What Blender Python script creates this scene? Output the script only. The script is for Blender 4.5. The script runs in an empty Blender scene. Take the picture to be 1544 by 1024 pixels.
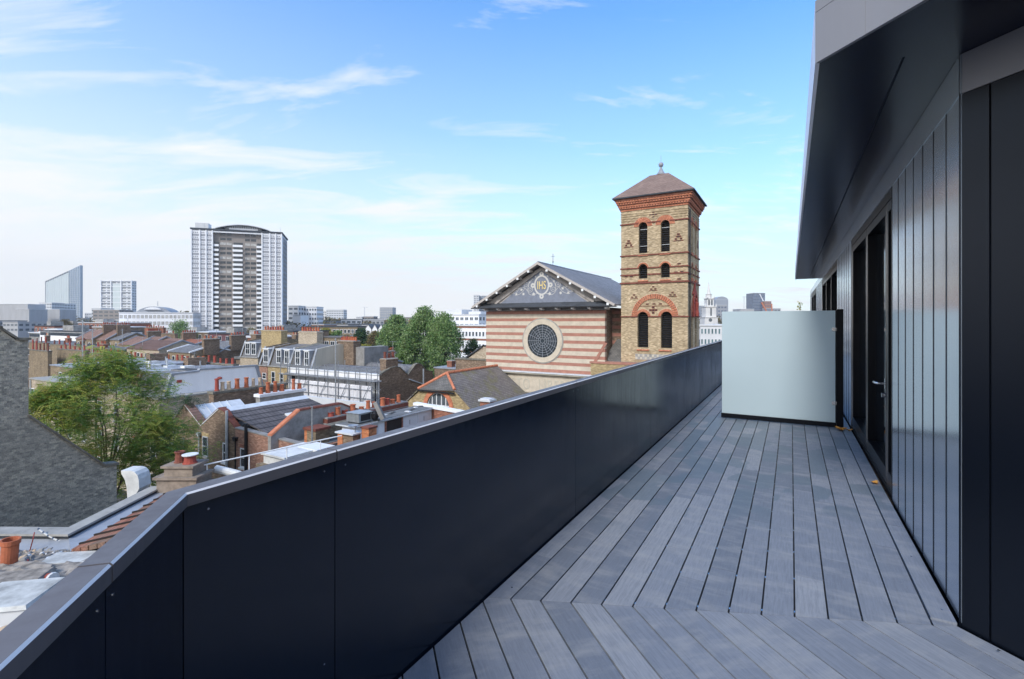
import bpy, bmesh, math, random
from math import sin, cos, tan, pi, radians, sqrt, atan2
from mathutils import Vector, Matrix
random.seed(7)
S = bpy.context.scene
C = S.collection
F, CX, HY, EYE = 729.0, 772.0, 484.0, 1.6      # focal length (px of the 1544 px frame), principal x, horizon row, eye height above the deck
STREET = -15.0

# ---------------------------------------------------------------- frames
class Frame:
    """a horizontal frame turned th degrees: coordinates (n across, m along, z up)"""
    def __init__(s, th):
        t = radians(th); s.th = t
        s.B = (cos(t), -sin(t)); s.A = (sin(t), cos(t))
    def ray(s, px, py):
        k = (px-CX)/F; q = (HY-py)/F
        return s.B[0]*k+s.B[1], s.A[0]*k+s.A[1], q
    def m(s, px, py, m):
        a, b, q = s.ray(px, py); t = m/b; return a*t, m, EYE+q*t
    def n(s, px, py, n):
        a, b, q = s.ray(px, py); t = n/a; return n, b*t, EYE+q*t
    def z(s, px, py, z):
        a, b, q = s.ray(px, py); t = (z-EYE)/q; return a*t, b*t, z
    def y(s, px, py, Y):
        a, b, q = s.ray(px, py); return a*Y, b*Y, EYE+q*Y
    def world(s, n, m, z):
        return (s.B[0]*n+s.A[0]*m, s.B[1]*n+s.A[1]*m, z)
W0 = Frame(0)
CF = Frame(30)       # streets, church and the long side of the terrace

# ---------------------------------------------------------------- materials
MATS = {}
class NT:
    def __init__(s, name, rough=.7, spec=.3, metal=0.0):
        m = bpy.data.materials.new(name); m.use_nodes = True
        s.m = m; s.t = m.node_tree; s.n = s.t.nodes; s.l = s.t.links
        s.b = s.n['Principled BSDF']
        s.b.inputs['Roughness'].default_value = rough
        s.b.inputs['Specular IOR Level'].default_value = spec
        s.b.inputs['Metallic'].default_value = metal
        s.tc = s.n.new('ShaderNodeTexCoord')
        MATS[name] = m
    def node(s, typ, **kw):
        n = s.n.new(typ)
        for k, v in kw.items():
            if hasattr(n, k): setattr(n, k, v)
        return n
    def math(s, op, a, b=0.0, c=None):
        n = s.n.new('ShaderNodeMath'); n.operation = op
        for i, v in enumerate((a, b) if c is None else (a, b, c)):
            if isinstance(v, (int, float)): n.inputs[i].default_value = v
            else: s.l.new(v, n.inputs[i])
        return n.outputs[0]
    def noise(s, scale, detail=4, rough=.6, vec=None, dist=0.0):
        n = s.n.new('ShaderNodeTexNoise'); n.inputs['Scale'].default_value = scale
        n.inputs['Detail'].default_value = detail; n.inputs['Roughness'].default_value = rough
        n.inputs['Distortion'].default_value = dist
        s.l.new(vec if vec is not None else s.tc.outputs['Object'], n.inputs['Vector'])
        return n.outputs['Fac']
    def mapv(s, scale=(1, 1, 1), rot=(0, 0, 0), loc=(0, 0, 0), vec=None):
        n = s.n.new('ShaderNodeMapping')
        n.inputs['Scale'].default_value = scale; n.inputs['Rotation'].default_value = rot; n.inputs['Location'].default_value = loc
        s.l.new(vec if vec is not None else s.tc.outputs['Object'], n.inputs['Vector'])
        return n.outputs[0]
    def ramp(s, fac, stops, interp='LINEAR'):
        n = s.n.new('ShaderNodeValToRGB'); n.color_ramp.interpolation = interp
        e = n.color_ramp.elements
        while len(e) < len(stops): e.new(.5)
        for x, (p, c) in zip(e, stops):
            x.position = p; x.color = (c[0], c[1], c[2], 1) if hasattr(c, '__len__') else (c, c, c, 1)
        s.l.new(fac, n.inputs[0]); return n.outputs[0]
    def mix(s, fac, a, b, mode='MIX'):
        n = s.n.new('ShaderNodeMix'); n.data_type = 'RGBA'; n.blend_type = mode
        for i, v in ((0, fac), (6, a), (7, b)):
            if isinstance(v, (int, float)): n.inputs[i].default_value = v if i == 0 else (v, v, v, 1)
            elif hasattr(v, '__len__'): n.inputs[i].default_value = (v[0], v[1], v[2], 1)
            else: s.l.new(v, n.inputs[i])
        return n.outputs[2]
    def color(s, c):
        if hasattr(c, '__len__'): s.b.inputs['Base Color'].default_value = (c[0], c[1], c[2], 1)
        else: s.l.new(c, s.b.inputs['Base Color'])
    def rough(s, r): s.l.new(r, s.b.inputs['Roughness'])
    def bump(s, h, strength=.3, dist=.01):
        n = s.n.new('ShaderNodeBump'); n.inputs['Strength'].default_value = strength; n.inputs['Distance'].default_value = dist
        s.l.new(h, n.inputs['Height']); s.l.new(n.outputs[0], s.b.inputs['Normal'])
    def facev(s):
        """(x+y, z) of the object: runs along both axis-aligned walls"""
        x = s.n.new('ShaderNodeSeparateXYZ'); s.l.new(s.tc.outputs['Object'], x.inputs[0])
        c = s.n.new('ShaderNodeCombineXYZ'); s.l.new(s.math('ADD', x.outputs[0], x.outputs[1]), c.inputs[0]); s.l.new(x.outputs[2], c.inputs[1])
        s.sep = x
        return c.outputs[0]
    def attr(s, name):
        n = s.n.new('ShaderNodeAttribute'); n.attribute_name = name; return n.outputs['Fac']

def plain(name, col, rough=.7, var=.25, scale=3.0, metal=0.0, spec=.3, streak=False, bump=0):
    t = NT(name, rough, spec, metal)
    d = tuple(c*(1-var) for c in col); u = tuple(min(1, c*(1+var*.6)) for c in col)
    v = t.mapv((scale, scale, scale*(.15 if streak else 1)))
    f = t.noise(1.0, 5, .65, v)
    t.color(t.ramp(f, [(.3, d), (.55, col), (.75, u)]))
    if bump: t.bump(f, bump, .02)
    return t.m

def brickid(t, v, bw, bh):
    """one random value per brick"""
    x = t.n.new('ShaderNodeSeparateXYZ'); t.l.new(v, x.inputs[0])
    row = t.math('FLOOR', t.math('DIVIDE', x.outputs[1], bh))
    odd = t.math('MODULO', t.math('ABSOLUTE', row), 2.0)
    colm = t.math('FLOOR', t.math('SUBTRACT', t.math('DIVIDE', x.outputs[0], bw), t.math('MULTIPLY', odd, .5)))
    c = t.n.new('ShaderNodeCombineXYZ'); t.l.new(colm, c.inputs[0]); t.l.new(row, c.inputs[1])
    w = t.n.new('ShaderNodeTexWhiteNoise'); w.noise_dimensions = '2D'; t.l.new(c.outputs[0], w.inputs['Vector'])
    return w.outputs['Value']

def brick(name, c1, c2, mortar, bw=.225, bh=.075, ms=.01, dirt=.35, soot=None, patch=.5):
    t = NT(name, .9, .15)
    v = t.facev()
    b = t.n.new('ShaderNodeTexBrick'); t.l.new(v, b.inputs['Vector'])
    b.inputs['Scale'].default_value = 1; b.inputs['Brick Width'].default_value = bw; b.inputs['Row Height'].default_value = bh
    b.inputs['Mortar Size'].default_value = ms; b.inputs['Bias'].default_value = -.1
    b.inputs['Color1'].default_value = (*c1, 1); b.inputs['Color2'].default_value = (*c2, 1); b.inputs['Mortar'].default_value = (*mortar, 1)
    cs = t.mapv((1/bw, 1/bh, 1), vec=v)
    wn = brickid(t, v, bw, bh)
    col = t.mix(patch, b.outputs['Color'], t.ramp(wn, [(0, tuple(x*.5 for x in c1)), (.45, c1), (.8, c2), (1, tuple(min(1, x*1.4) for x in c2))], 'LINEAR'), 'MIX')
    n = t.noise(.55, 6, .7)
    col = t.mix(t.ramp(n, [(.35, dirt), (.62, 0)]), col, soot or tuple(x*.35 for x in c1))
    t.color(col)
    t.bump(b.outputs['Fac'], .25, .004)
    t.m.node_tree.nodes['Bump'].invert = True
    return t.m

def slate(name, c1, c2, axis='y', w=.3, h=.12, moss=None, ms=.012):
    """courses of slates: axis is the object axis the ridge runs along"""
    t = NT(name, .75, .25)
    x = t.n.new('ShaderNodeSeparateXYZ'); t.l.new(t.tc.outputs['Object'], x.inputs[0])
    c = t.n.new('ShaderNodeCombineXYZ'); t.l.new(x.outputs[0 if axis == 'x' else 1], c.inputs[0]); t.l.new(x.outputs[2], c.inputs[1])
    b = t.n.new('ShaderNodeTexBrick'); t.l.new(c.outputs[0], b.inputs['Vector'])
    b.inputs['Scale'].default_value = 1; b.inputs['Brick Width'].default_value = w; b.inputs['Row Height'].default_value = h
    b.inputs['Mortar Size'].default_value = ms
    b.inputs['Color1'].default_value = (*c1, 1); b.inputs['Color2'].default_value = (*c2, 1); b.inputs['Mortar'].default_value = (*[v*.3 for v in c1], 1)
    n = t.noise(.8, 6, .7)
    col = t.mix(t.ramp(n, [(.35, .45), (.65, 0)]), b.outputs['Color'], tuple(v*.5 for v in c1))
    if moss: col = t.mix(t.ramp(t.noise(.5, 5, .7, t.mapv((1, 1, 1), loc=(9, 3, 1))), [(.5, 0), (.68, .7)]), col, moss)
    t.color(col)
    t.bump(b.outputs['Fac'], .3, .01); t.m.node_tree.nodes['Bump'].invert = True
    return t.m

# ---------------------------------------------------------------- mesh builder
class MB:
    def __init__(s, thing=None, mat=None):
        s.v = []; s.f = []; s.mi = []; s.mats = []; s.o = thing.base if thing else (0, 0, 0); s.th = thing
        s.tint = None; s.tints = []; s.smooth = False; s.cur = 0
        if mat: s.use(mat)
    def use(s, mat):
        if mat not in s.mats: s.mats.append(mat)
        s.cur = s.mats.index(mat); return s
    def P(s, p):
        s.v.append((p[0]-s.o[0], p[1]-s.o[1], p[2]-s.o[2])); return len(s.v)-1
    def face(s, idx):
        s.f.append(tuple(idx)); s.mi.append(s.cur)
        if s.tint is not None: s.tints.append(s.tint)
    def poly(s, pts): s.face([s.P(p) for p in pts]); return s
    def hexa(s, b, t):
        i = [s.P(p) for p in b]; j = [s.P(p) for p in t]; n = len(i)
        s.face(i[::-1]); s.face(j)
        for a in range(n):
            c = (a+1) % n; s.face((i[a], i[c], j[c], j[a]))
        return s
    def box(s, x0, x1, y0, y1, z0, z1):
        if x0 > x1: x0, x1 = x1, x0
        if y0 > y1: y0, y1 = y1, y0
        if z0 > z1: z0, z1 = z1, z0
        return s.hexa([(x0, y0, z0), (x1, y0, z0), (x1, y1, z0), (x0, y1, z0)], [(x0, y0, z1), (x1, y0, z1), (x1, y1, z1), (x0, y1, z1)])
    def slab(s, pts, z0, z1):
        return s.hexa([(p[0], p[1], z0) for p in pts], [(p[0], p[1], z1) for p in pts])
    def prism(s, prof, axis, c0, c1):
        """prof: (a, z) pairs; axis 'm' = profile lies in n-z and runs along m; 'n' = profile in m-z and runs along n"""
        if axis == 'm': f = lambda a, z, c: (a, c, z)
        else: f = lambda a, z, c: (c, a, z)
        return s.hexa([f(a, z, c0) for a, z in prof], [f(a, z, c1) for a, z in prof])
    def bar(s, a, b, w, h=None):
        """square bar from a to b"""
        a = Vector(a); b = Vector(b); d = (b-a).normalized(); h = h or w
        u = d.cross(Vector((0, 0, 1)))
        if u.length < 1e-4: u = Vector((1, 0, 0))
        u.normalize(); v = u.cross(d)
        q = [u*(w/2)+v*(h/2), -u*(w/2)+v*(h/2), -u*(w/2)-v*(h/2), u*(w/2)-v*(h/2)]
        return s.hexa([a+k for k in q], [b+k for k in q])
    def tube(s, pts, r, seg=8):
        pts = [Vector(p) for p in pts]; rings = []
        rr = r if hasattr(r, '__len__') else [r]*len(pts)
        for i, p in enumerate(pts):
            d = (pts[min(i+1, len(pts)-1)]-pts[max(i-1, 0)]).normalized()
            u = d.cross(Vector((0, 0, 1)))
            if u.length < 1e-3: u = Vector((1, 0, 0))
            u.normalize(); w = u.cross(d)
            rings.append([s.P(p+(u*cos(2*pi*k/seg)+w*sin(2*pi*k/seg))*rr[i]) for k in range(seg)])
        for a, b in zip(rings, rings[1:]):
            for k in range(seg): s.face((a[k], a[(k+1) % seg], b[(k+1) % seg], b[k]))
        s.face(rings[0][::-1]); s.face(rings[-1]); return s
    def lathe(s, c, prof, seg=14, jit=0):
        rings = []
        for r, z in prof:
            rings.append([s.P((c[0]+r*cos(2*pi*k/seg), c[1]+r*sin(2*pi*k/seg), c[2]+z)) for k in range(seg)])
        for a, b in zip(rings, rings[1:]):
            for k in range(seg): s.face((a[k], a[(k+1) % seg], b[(k+1) % seg], b[k]))
        s.face(rings[0][::-1]); s.face(rings[-1]); return s
    def ring(s, c, r0, r1, m0, m1, a0=0.0, a1=2*pi, seg=32, axis='m'):
        """flat ring sector standing in the n-z plane (axis m) or m-z plane (axis n); c = (a, z)"""
        for k in range(seg):
            p, q = a0+(a1-a0)*k/seg, a0+(a1-a0)*(k+1)/seg
            pr = [(c[0]+r0*cos(p), c[1]+r0*sin(p)), (c[0]+r1*cos(p), c[1]+r1*sin(p)), (c[0]+r1*cos(q), c[1]+r1*sin(q)), (c[0]+r0*cos(q), c[1]+r0*sin(q))]
            s.prism(pr, axis, m0, m1)
        return s
    def mesh(s, name):
        me = bpy.data.meshes.new(name); me.from_pydata(s.v, [], s.f)
        for m in s.mats: me.materials.append(MATS[m])
        me.polygons.foreach_set('material_index', s.mi)
        if s.tints:
            a = me.attributes.new('tint', 'FLOAT', 'FACE'); a.data.foreach_set('value', s.tints)
        bm = bmesh.new(); bm.from_mesh(me)
        if not s.tints: bmesh.ops.recalc_face_normals(bm, faces=bm.faces)
        bm.to_mesh(me); bm.free()
        if s.smooth: me.polygons.foreach_set('use_smooth', [True]*len(me.polygons))
        me.update(); return me
    def build(s, name, parent=None, mat=None, label=None):
        if mat and not s.mats: s.use(mat)
        o = bpy.data.objects.new(name, s.mesh(name)); C.objects.link(o)
        par = parent if parent is not None else (s.th.o if s.th else None)
        if par is not None: o.parent = par
        if label: o['label'] = label
        return o

class T:
    """a thing: an Empty at its base, in frame fr, at (n, m, z)"""
    def __init__(s, name, label, cat, base=(0, 0, 0), fr=CF, group=None, kind=None):
        o = bpy.data.objects.new(name, None); C.objects.link(o); o.empty_display_size = .3
        o.location = fr.world(*base); o.rotation_euler = (0, 0, -fr.th)
        s.o = o; s.base = base; s.fr = fr
        if kind: o['kind'] = kind
        else: o['label'] = label; o['category'] = cat
        if group: o['group'] = group
    def mb(s, mat=None): return MB(s, mat)

def struct(name, mb):
    o = mb.build(name); o['kind'] = 'structure'; return o

def place(mb, name, base, fr, label=None, cat=None, group=None):
    """top-level thing that is one mesh; mb was made in a temporary T"""
    pass

def dup(o, parent, loc):
    c = o.copy(); C.objects.link(c); c.parent = parent; c.location = loc
    for ch in o.children:
        d = ch.copy(); C.objects.link(d); d.parent = c
    return c

# ---------------------------------------------------------------- shared building pieces
def window(T_, par, face, c, a0, a1, z0, z1, frame='white_paint', pane='dark_glass', bars=(1, 1), sill=None, w=.07, proud=.05, lintel=None, name='window'):
    """sash window on a wall: face 'm' (wall plane m=c, seen from -m) or 'n' (wall plane n=c, seen from +n)"""
    sgn = -1 if face == 'm' else 1
    def bx(mb, p0, p1, q0, q1, d0, d1):
        e0, e1 = c+sgn*d0, c+sgn*d1
        if face == 'm': mb.box(p0, p1, e0, e1, q0, q1)
        else: mb.box(e0, e1, p0, p1, q0, q1)
    f = T_.mb(frame)
    bx(f, a0, a0+w, z0, z1, -.02, proud); bx(f, a1-w, a1, z0, z1, -.02, proud)
    bx(f, a0+w, a1-w, z0, z0+w, -.02, proud); bx(f, a0+w, a1-w, z1-w, z1, -.02, proud)
    for k in range(1, bars[0]+1):
        x = a0+(a1-a0)*k/(bars[0]+1); bx(f, x-.02, x+.02, z0+w, z1-w, -.02, proud-.012)
    for k in range(1, bars[1]+1):
        x = z0+(z1-z0)*k/(bars[1]+1); bx(f, a0+w, a1-w, x-.025, x+.025, -.02, proud-.006)
    if sill: f.use(sill); bx(f, a0-.08, a1+.08, z0-.12, z0-.002, -.02, proud+.08)
    if lintel: f.use(lintel); bx(f, a0-.12, a1+.12, z1+.002, z1+.24, -.02, .022)
    o = f.build(name, par)
    g = T_.mb(pane); bx(g, a0+w, a1-w, z0+w, z1-w, -.015, proud*.35)
    g.build('pane', o)
    return o

def simple_windows(T_, par, face, c, cols, rows, frame='white_paint', pane='dark_glass', w=.08, proud=.06, extra=None, rnd=None):
    """a grid of equal windows; the first 100 are objects of their own, the rest one stuff part. cols/rows: (a0,a1) lists"""
    sgn = -1 if face == 'm' else 1
    cnt = 0; rest = T_.mb(frame); n_rest = 0; cache = {}
    for (z0, z1) in rows:
        for (a0, a1) in cols:
            def draw(mb, oa, oz):
                def bx(p0, p1, q0, q1, d1):
                    e0, e1 = c-sgn*.02, c+sgn*d1
                    if face == 'm': mb.box(p0+oa, p1+oa, e0, e1, q0+oz, q1+oz)
                    else: mb.box(e0, e1, p0+oa, p1+oa, q0+oz, q1+oz)
                W, H = a1-a0, z1-z0
                mb.use(frame); bx(0, w, 0, H, proud); bx(W-w, W, 0, H, proud); bx(w, W-w, 0, w, proud); bx(w, W-w, H-w, H, proud)
                nb = max(1, round(W/.9))
                for k in range(1, nb): bx(W*k/nb-w*.35, W*k/nb+w*.35, w, H-w, proud-.01)
                mb.use(pane if (rnd is None or random.random() > rnd[1]) else rnd[0]); bx(w, W-w, w, H-w, proud*.4)
            if cnt < 100:
                f = T_.mb(frame); draw(f, a0, z0); f.build('window', par); cnt += 1
            else: draw(rest, a0, z0); n_rest += 1
    if n_rest: rest.build('window', par)['kind'] = 'stuff'

POT_COLS = ('terracotta', 'terracotta_red', 'buff_clay', 'terracotta_dark')
def pot(T_, par, c, h=.6, r=.15, mat='terracotta', name='chimney_pot', cap=False):
    p = T_.mb(mat); p.smooth = False
    p.lathe(c, [(r*1.12, 0), (r*1.12, h*.08), (r*.95, h*.12), (r*.82, h*.86), (r*1.02, h*.88), (r*1.05, h*.97), (r*.8, h), (r*.7, h-.02), (r*.68, h-.1)], 12)
    if cap: p.use('white_paint'); p.lathe((c[0], c[1], c[2]+h+.02), [(r*1.4, 0), (r*1.3, .04), (r*.3, .12)], 10)
    return p.build(name, par)

def stack(T_, par, n0, n1, m0, m1, z0, z1, mat='stock_brick', pots=4, along='m', pot_h=.6, name='chimney', mats=('terracotta',), r=.14, seed=None):
    """brick chimney stack with an oversailing course, mortar flaunching and a row of pots"""
    b = T_.mb(mat); b.box(n0, n1, m0, m1, z0, z1-.22); b.box(n0-.06, n1+.06, m0-.06, m1+.06, z1-.218, z1-.06)
    b.use('mortar'); b.prism([(n0-.02, z1-.058), (n1+.02, z1-.058), (n1-.12, z1+.05), (n0+.12, z1+.05)], 'm', m0-.01, m1+.01)
    o = b.build(name, par)
    for k in range(pots):
        f = (k+.5)/pots
        c = ((n0+n1)/2, m0+(m1-m0)*f, z1+.03) if along == 'm' else (n0+(n1-n0)*f, (m0+m1)/2, z1+.03)
        pot(T_, o, c, pot_h*random.choice((1, 1, .95, .8, 1.1)), r*random.uniform(.92, 1.05), random.choice(mats))
    return o
# ---------------------------------------------------------------- material library
plain('white_paint', (.74, .75, .76), .5, .12, 1.2)
plain('white_render', (.80, .80, .82), .8, .10, .7, streak=True)
plain('cream_render', (.50, .46, .38), .85, .2, .8, streak=True)
plain('grey_render', (.27, .26, .25), .9, .35, 1.1)
plain('stained_render', (.33, .32, .31), .9, .55, .9, bump=.2)
plain('mortar', (.30, .28, .25), .95, .35, 5)
plain('stone_coping', (.34, .33, .31), .85, .3, 2)
plain('mossy_coping', (.19, .175, .145), .95, .5, 3)
plain('lead_flashing', (.29, .31, .35), .45, .25, 1.5, spec=.5)
plain('pale_lead', (.60, .63, .67), .4, .18, 2, spec=.5)
plain('dark_felt', (.06, .065, .075), .9, .35, 1)
plain('grey_felt', (.16, .165, .17), .9, .35, 1)
plain('terracotta', (.42, .13, .065), .8, .3, 6)
plain('terracotta_red', (.34, .075, .055), .8, .3, 6)
plain('terracotta_dark', (.20, .07, .05), .85, .4, 6)
plain('buff_clay', (.52, .40, .29), .8, .25, 6)
plain('orange_tile', (.55, .20, .11), .8, .3, 3)
plain('black_pipe', (.02, .02, .022), .5, .3, 4)
plain('grey_pipe', (.42, .45, .48), .5, .2, 4)
plain('galvanised', (.42, .44, .46), .4, .25, 5, metal=.6)
plain('scaffold_steel', (.30, .32, .35), .45, .25, 5, metal=.5)
plain('sheeting', (.68, .67, .69), .85, .2, .5, streak=True)
plain('concrete', (.40, .40, .41), .85, .15, .4, streak=True)
plain('light_concrete', (.60, .61, .63), .8, .10, .2, streak=True)
plain('white_panel', (.78, .79, .82), .7, .06, .15)
plain('grey_panel', (.30, .31, .34), .8, .10, .3)
plain('tan_panel', (.30, .26, .23), .85, .15, .4)
plain('brown_panel', (.27, .24, .22), .85, .12, .3)
plain('stone_white', (.62, .61, .60), .8, .14, .3)
plain('purple_cladding', (.14, .07, .08), .8, .2, .3)
plain('red_stripe', (.38, .185, .14), .9, .22, 2)
plain('cream_stripe', (.56, .49, .395), .9, .2, 1.5)
plain('gold', (.80, .62, .25), .4, .1, 5)
plain('tympanum_blue', (.20, .22, .275), .9, .2, 2)
plain('scroll_white', (.55, .54, .52), .9, .1, 4)
plain('bargeboard', (.45, .41, .38), .8, .2, 2)
plain('bark', (.13, .10, .075), .95, .4, 6)
plain('pale_bark', (.24, .20, .16), .95, .35, 6)
plain('street_grey', (.07, .07, .072), .95, .2, .1)
plain('white_plastic', (.66, .66, .65), .6, .25, 2)
plain('dirty_white', (.50, .50, .48), .8, .45, 2.5)
plain('dark_timber', (.03, .022, .02), .8, .3, 2)
plain('rubble', (.30, .265, .23), .95, .6, 4.5, bump=.8)
plain('red_door', (.30, .05, .04), .6, .2, 2)
def glassy(name, col, rough=.12, spec=.6, panes=None):
    t = NT(name, rough, spec)
    n = t.noise(.6, 2)
    t.color(t.ramp(n, [(.35, tuple(c*.6 for c in col)), (.65, col)]))
    return t.m
glassy('dark_glass', (.035, .045, .055))
glassy('mid_glass', (.12, .14, .16))
glassy('curtain_glass', (.55, .54, .52), .5, .2)
glassy('sky_glass', (.30, .36, .42), .08, .9)
glassy('green_glass', (.12, .20, .22), .1, .8)
glassy('blue_glass', (.09, .13, .21), .1, .8)
brick('stock_brick', (.24, .18, .115), (.35, .27, .175), (.20, .18, .15), soot=(.05, .042, .035))
brick('brown_brick', (.20, .135, .095), (.31, .225, .16), (.22, .19, .15), soot=(.035, .03, .026))
brick('yellow_brick', (.38, .28, .14), (.48, .37, .20), (.34, .30, .22), dirt=.25, soot=(.16, .12, .08))
brick('tower_brick', (.44, .335, .205), (.57, .45, .30), (.30, .26, .2), dirt=.4, soot=(.16, .12, .08), patch=.6)
brick('red_brick', (.27, .10, .065), (.36, .15, .10), (.26, .21, .17), dirt=.3)
brick('pink_brick', (.33, .16, .11), (.44, .25, .18), (.34, .29, .25), dirt=.35, soot=(.15, .09, .07))
brick('orange_brick', (.52, .17, .07), (.62, .24, .11), (.36, .26, .18), dirt=.25)
brick('pale_brick', (.42, .34, .25), (.50, .42, .32), (.40, .36, .3), dirt=.25)
brick('voussoir', (.46, .155, .085), (.55, .22, .13), (.40, .26, .19), bw=.12, bh=.12, dirt=.2)
slate('grey_slate', (.17, .17, .18), (.24, .24, .25), 'y')
slate('grey_slate_x', (.17, .17, .18), (.24, .24, .25), 'x')
slate('church_slate', (.24, .24, .26), (.31, .31, .33), 'y', .35, .14)
slate('hall_slate', (.19, .17, .165), (.27, .245, .23), 'y', .3, .13, moss=(.17, .16, .05))
slate('hall_slate_x', (.13, .125, .12), (.19, .18, .17), 'x', .3, .13)
slate('tile_brown_x', (.23, .135, .105), (.31, .19, .15), 'x', .3, .16)
slate('tile_brown', (.15, .085, .065), (.21, .125, .10), 'y', .3, .16)
slate('tile_red_x', (.30, .11, .07), (.38, .16, .10), 'x', .3, .16)
slate('tower_tile', (.24, .165, .14), (.31, .225, .19), 'x', .3, .12)
slate('concrete_tile', (.12, .105, .105), (.17, .15, .15), 'y', .33, .17, ms=.02)

# old dark flank wall: very mixed stock bricks
t = NT('flank_brick', .95, .1); v = t.facev()
b = t.n.new('ShaderNodeTexBrick'); t.l.new(v, b.inputs['Vector'])
for k, x in (('Scale', 1), ('Brick Width', .13), ('Row Height', .072), ('Mortar Size', .013), ('Bias', -.1)): b.inputs[k].default_value = x
b.inputs['Color1'].default_value = (.18, .165, .14, 1); b.inputs['Color2'].default_value = (.52, .46, .37, 1); b.inputs['Mortar'].default_value = (.36, .35, .32, 1)
cell = t.mapv((1/.13, 1/.072, 1), vec=v)
n1 = brickid(t, v, .13, .072); n2 = t.noise(.35, 5, .7); n3 = t.noise(2.4, 2, .5, t.mapv((.7, .7, 1), loc=(3, 1, 5), vec=cell))
col = t.mix(.55, b.outputs['Color'], t.ramp(n1, [(0, (.16, .155, .14)), (.3, (.34, .32, .28)), (.55, (.48, .45, .38)), (.8, (.64, .57, .46)), (1, (.85, .76, .58))]))
col = t.mix(t.ramp(n3, [(.66, 0), (.72, .6)]), col, (.48, .44, .34))
col = t.mix(t.ramp(n2, [(.40, .4), (.62, 0)]), col, (.26, .245, .21))
col = t.mix(t.ramp(t.noise(28, 3, .7), [(.42, .5), (.6, 0)]), col, (.13, .12, .10))
t.color(col); t.bump(b.outputs['Fac'], .5, .008); t.m.node_tree.nodes['Bump'].invert = True

# powder-coated metal of the terrace
def coat(name, col, rough, spec=.5, metal=0.0, wav=.10):
    t = NT(name, rough, spec, metal)
    n = t.noise(.5, 3, .6, t.mapv((1, 1, .5)))
    t.color(t.ramp(n, [(.3, tuple(c*.85 for c in col)), (.7, tuple(c*1.15 for c in col))]))
    r = t.math('ADD', t.math('MULTIPLY', t.noise(2.0, 4, .6), .5), t.math('MULTIPLY', t.noise(1.0, 5, .7, t.mapv((22, 22, .8))), .5))   # dust and dried water runs
    if wav >= .1: t.rough(t.ramp(r, [(.38, rough*.75), (.6, min(1, rough*1.35))]))
    if wav: t.bump(t.noise(.8, 0, .3), wav, .012)
    return t.m
coat('navy_panel', (.004, .009, .021), .20, .45)
coat('coping_coat', (.115, .105, .11), .42, .5)
coat('coping_highlight', (.72, .70, .70), .4, .5)  # pale chamfer of the capping: its bright sky highlight is put into the colour
coat('cladding_coat', (.54, .60, .67), .19, .5, .72, 0)
coat('cladding_dark', (.004, .006, .011), .28, .32, 0, .03)
coat('soffit_coat', (.008, .011, .026), .25, .4, 0, 0)
coat('fascia_coat', (.22, .22, .24), .45, .5)
coat('door_frame', (.003, .004, .007), .35, .18, 0, 0)
coat('fascia_lit', (.88, .86, .90), .4, .5, 0, 0)  # paler copy of the fascia coat: brightness of the sky-facing side painted in
plain('brown_stone', (.27, .22, .18), .9, .4, 4)
coat('chrome', (.62, .63, .66), .18, .5, 1.0)
glassy('door_glass', (.006, .010, .015), .05, .25)
t = NT('frosted_glass', .42, .5)
t.color(t.ramp(t.noise(.7, 3), [(.3, (.50, .62, .67)), (.7, (.55, .67, .72))]))
t.b.inputs['Transmission Weight'].default_value = .25
t.bump(t.noise(300, 1), .04, .0005)
t = NT('dry_leaf', .8, .2); t.color(t.ramp(t.noise(20, 3), [(.3, (.40, .14, .03)), (.7, (.70, .36, .08))]))

# grooved composite decking: boards run along local y of each half
t = NT('deck_board', .55, .35)
uv = t.n.new('ShaderNodeUVMap'); uv.uv_map = 'board'
U = uv.outputs[0]
tint = t.attr('tint')
sp = t.n.new('ShaderNodeSeparateXYZ'); t.l.new(U, sp.inputs[0])
cmb = t.n.new('ShaderNodeCombineXYZ'); t.l.new(sp.outputs[0], cmb.inputs[0]); t.l.new(sp.outputs[1], cmb.inputs[1]); t.l.new(t.math('MULTIPLY', tint, 37.0), cmb.inputs[2])
V = cmb.outputs[0]
grain = t.noise(1.0, 6, .7, t.mapv((95, 7, 1), vec=V))
cross = t.noise(1.0, 5, .65, t.mapv((3, 9, 1), vec=V))
fine = t.noise(1.0, 3, .8, t.mapv((260, 40, 1), vec=V))
base = t.ramp(tint, [(0, (.155, .175, .215)), (.3, (.19, .21, .255)), (.7, (.225, .245, .29)), (1, (.285, .30, .335))])
col = t.mix(t.ramp(grain, [(.35, .45), (.6, 0)]), base, (.11, .125, .155))
col = t.mix(t.ramp(cross, [(.48, 0), (.70, .5)]), col, (.34, .34, .345))
col = t.mix(t.ramp(fine, [(.55, 0), (.8, .35)]), col, (.30, .30, .31))
specks = t.noise(1.0, 1, .5, t.mapv((55, 45, 1), vec=V))
col = t.mix(t.ramp(specks, [(.80, 0), (.83, .5)]), col, (.42, .40, .37))
wv = t.n.new('ShaderNodeVectorMath'); wv.operation = 'ADD'
t.l.new(t.tc.outputs['Object'], wv.inputs[0])
wc = t.n.new('ShaderNodeCombineXYZ'); t.l.new(t.math('MULTIPLY', tint, 3.0), wc.inputs[0]); t.l.new(t.math('MULTIPLY', tint, 5.0), wc.inputs[1]); t.l.new(wc.outputs[0], wv.inputs[1])
wetn = t.noise(1.1, 3, .45, wv.outputs[0], .6)
so = t.n.new('ShaderNodeSeparateXYZ'); t.l.new(t.tc.outputs['Object'], so.inputs[0])
far = t.ramp(t.math('DIVIDE', so.outputs[1], 12.0), [(.30, 0), (.36, 1)])      # the damp patches lie on the far half of the deck
wet = t.math('MULTIPLY', t.ramp(wetn, [(.515, 0), (.525, 1)]), far)
col = t.mix(t.math('MULTIPLY', wet, .55), col, (.09, .13, .165))
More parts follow.
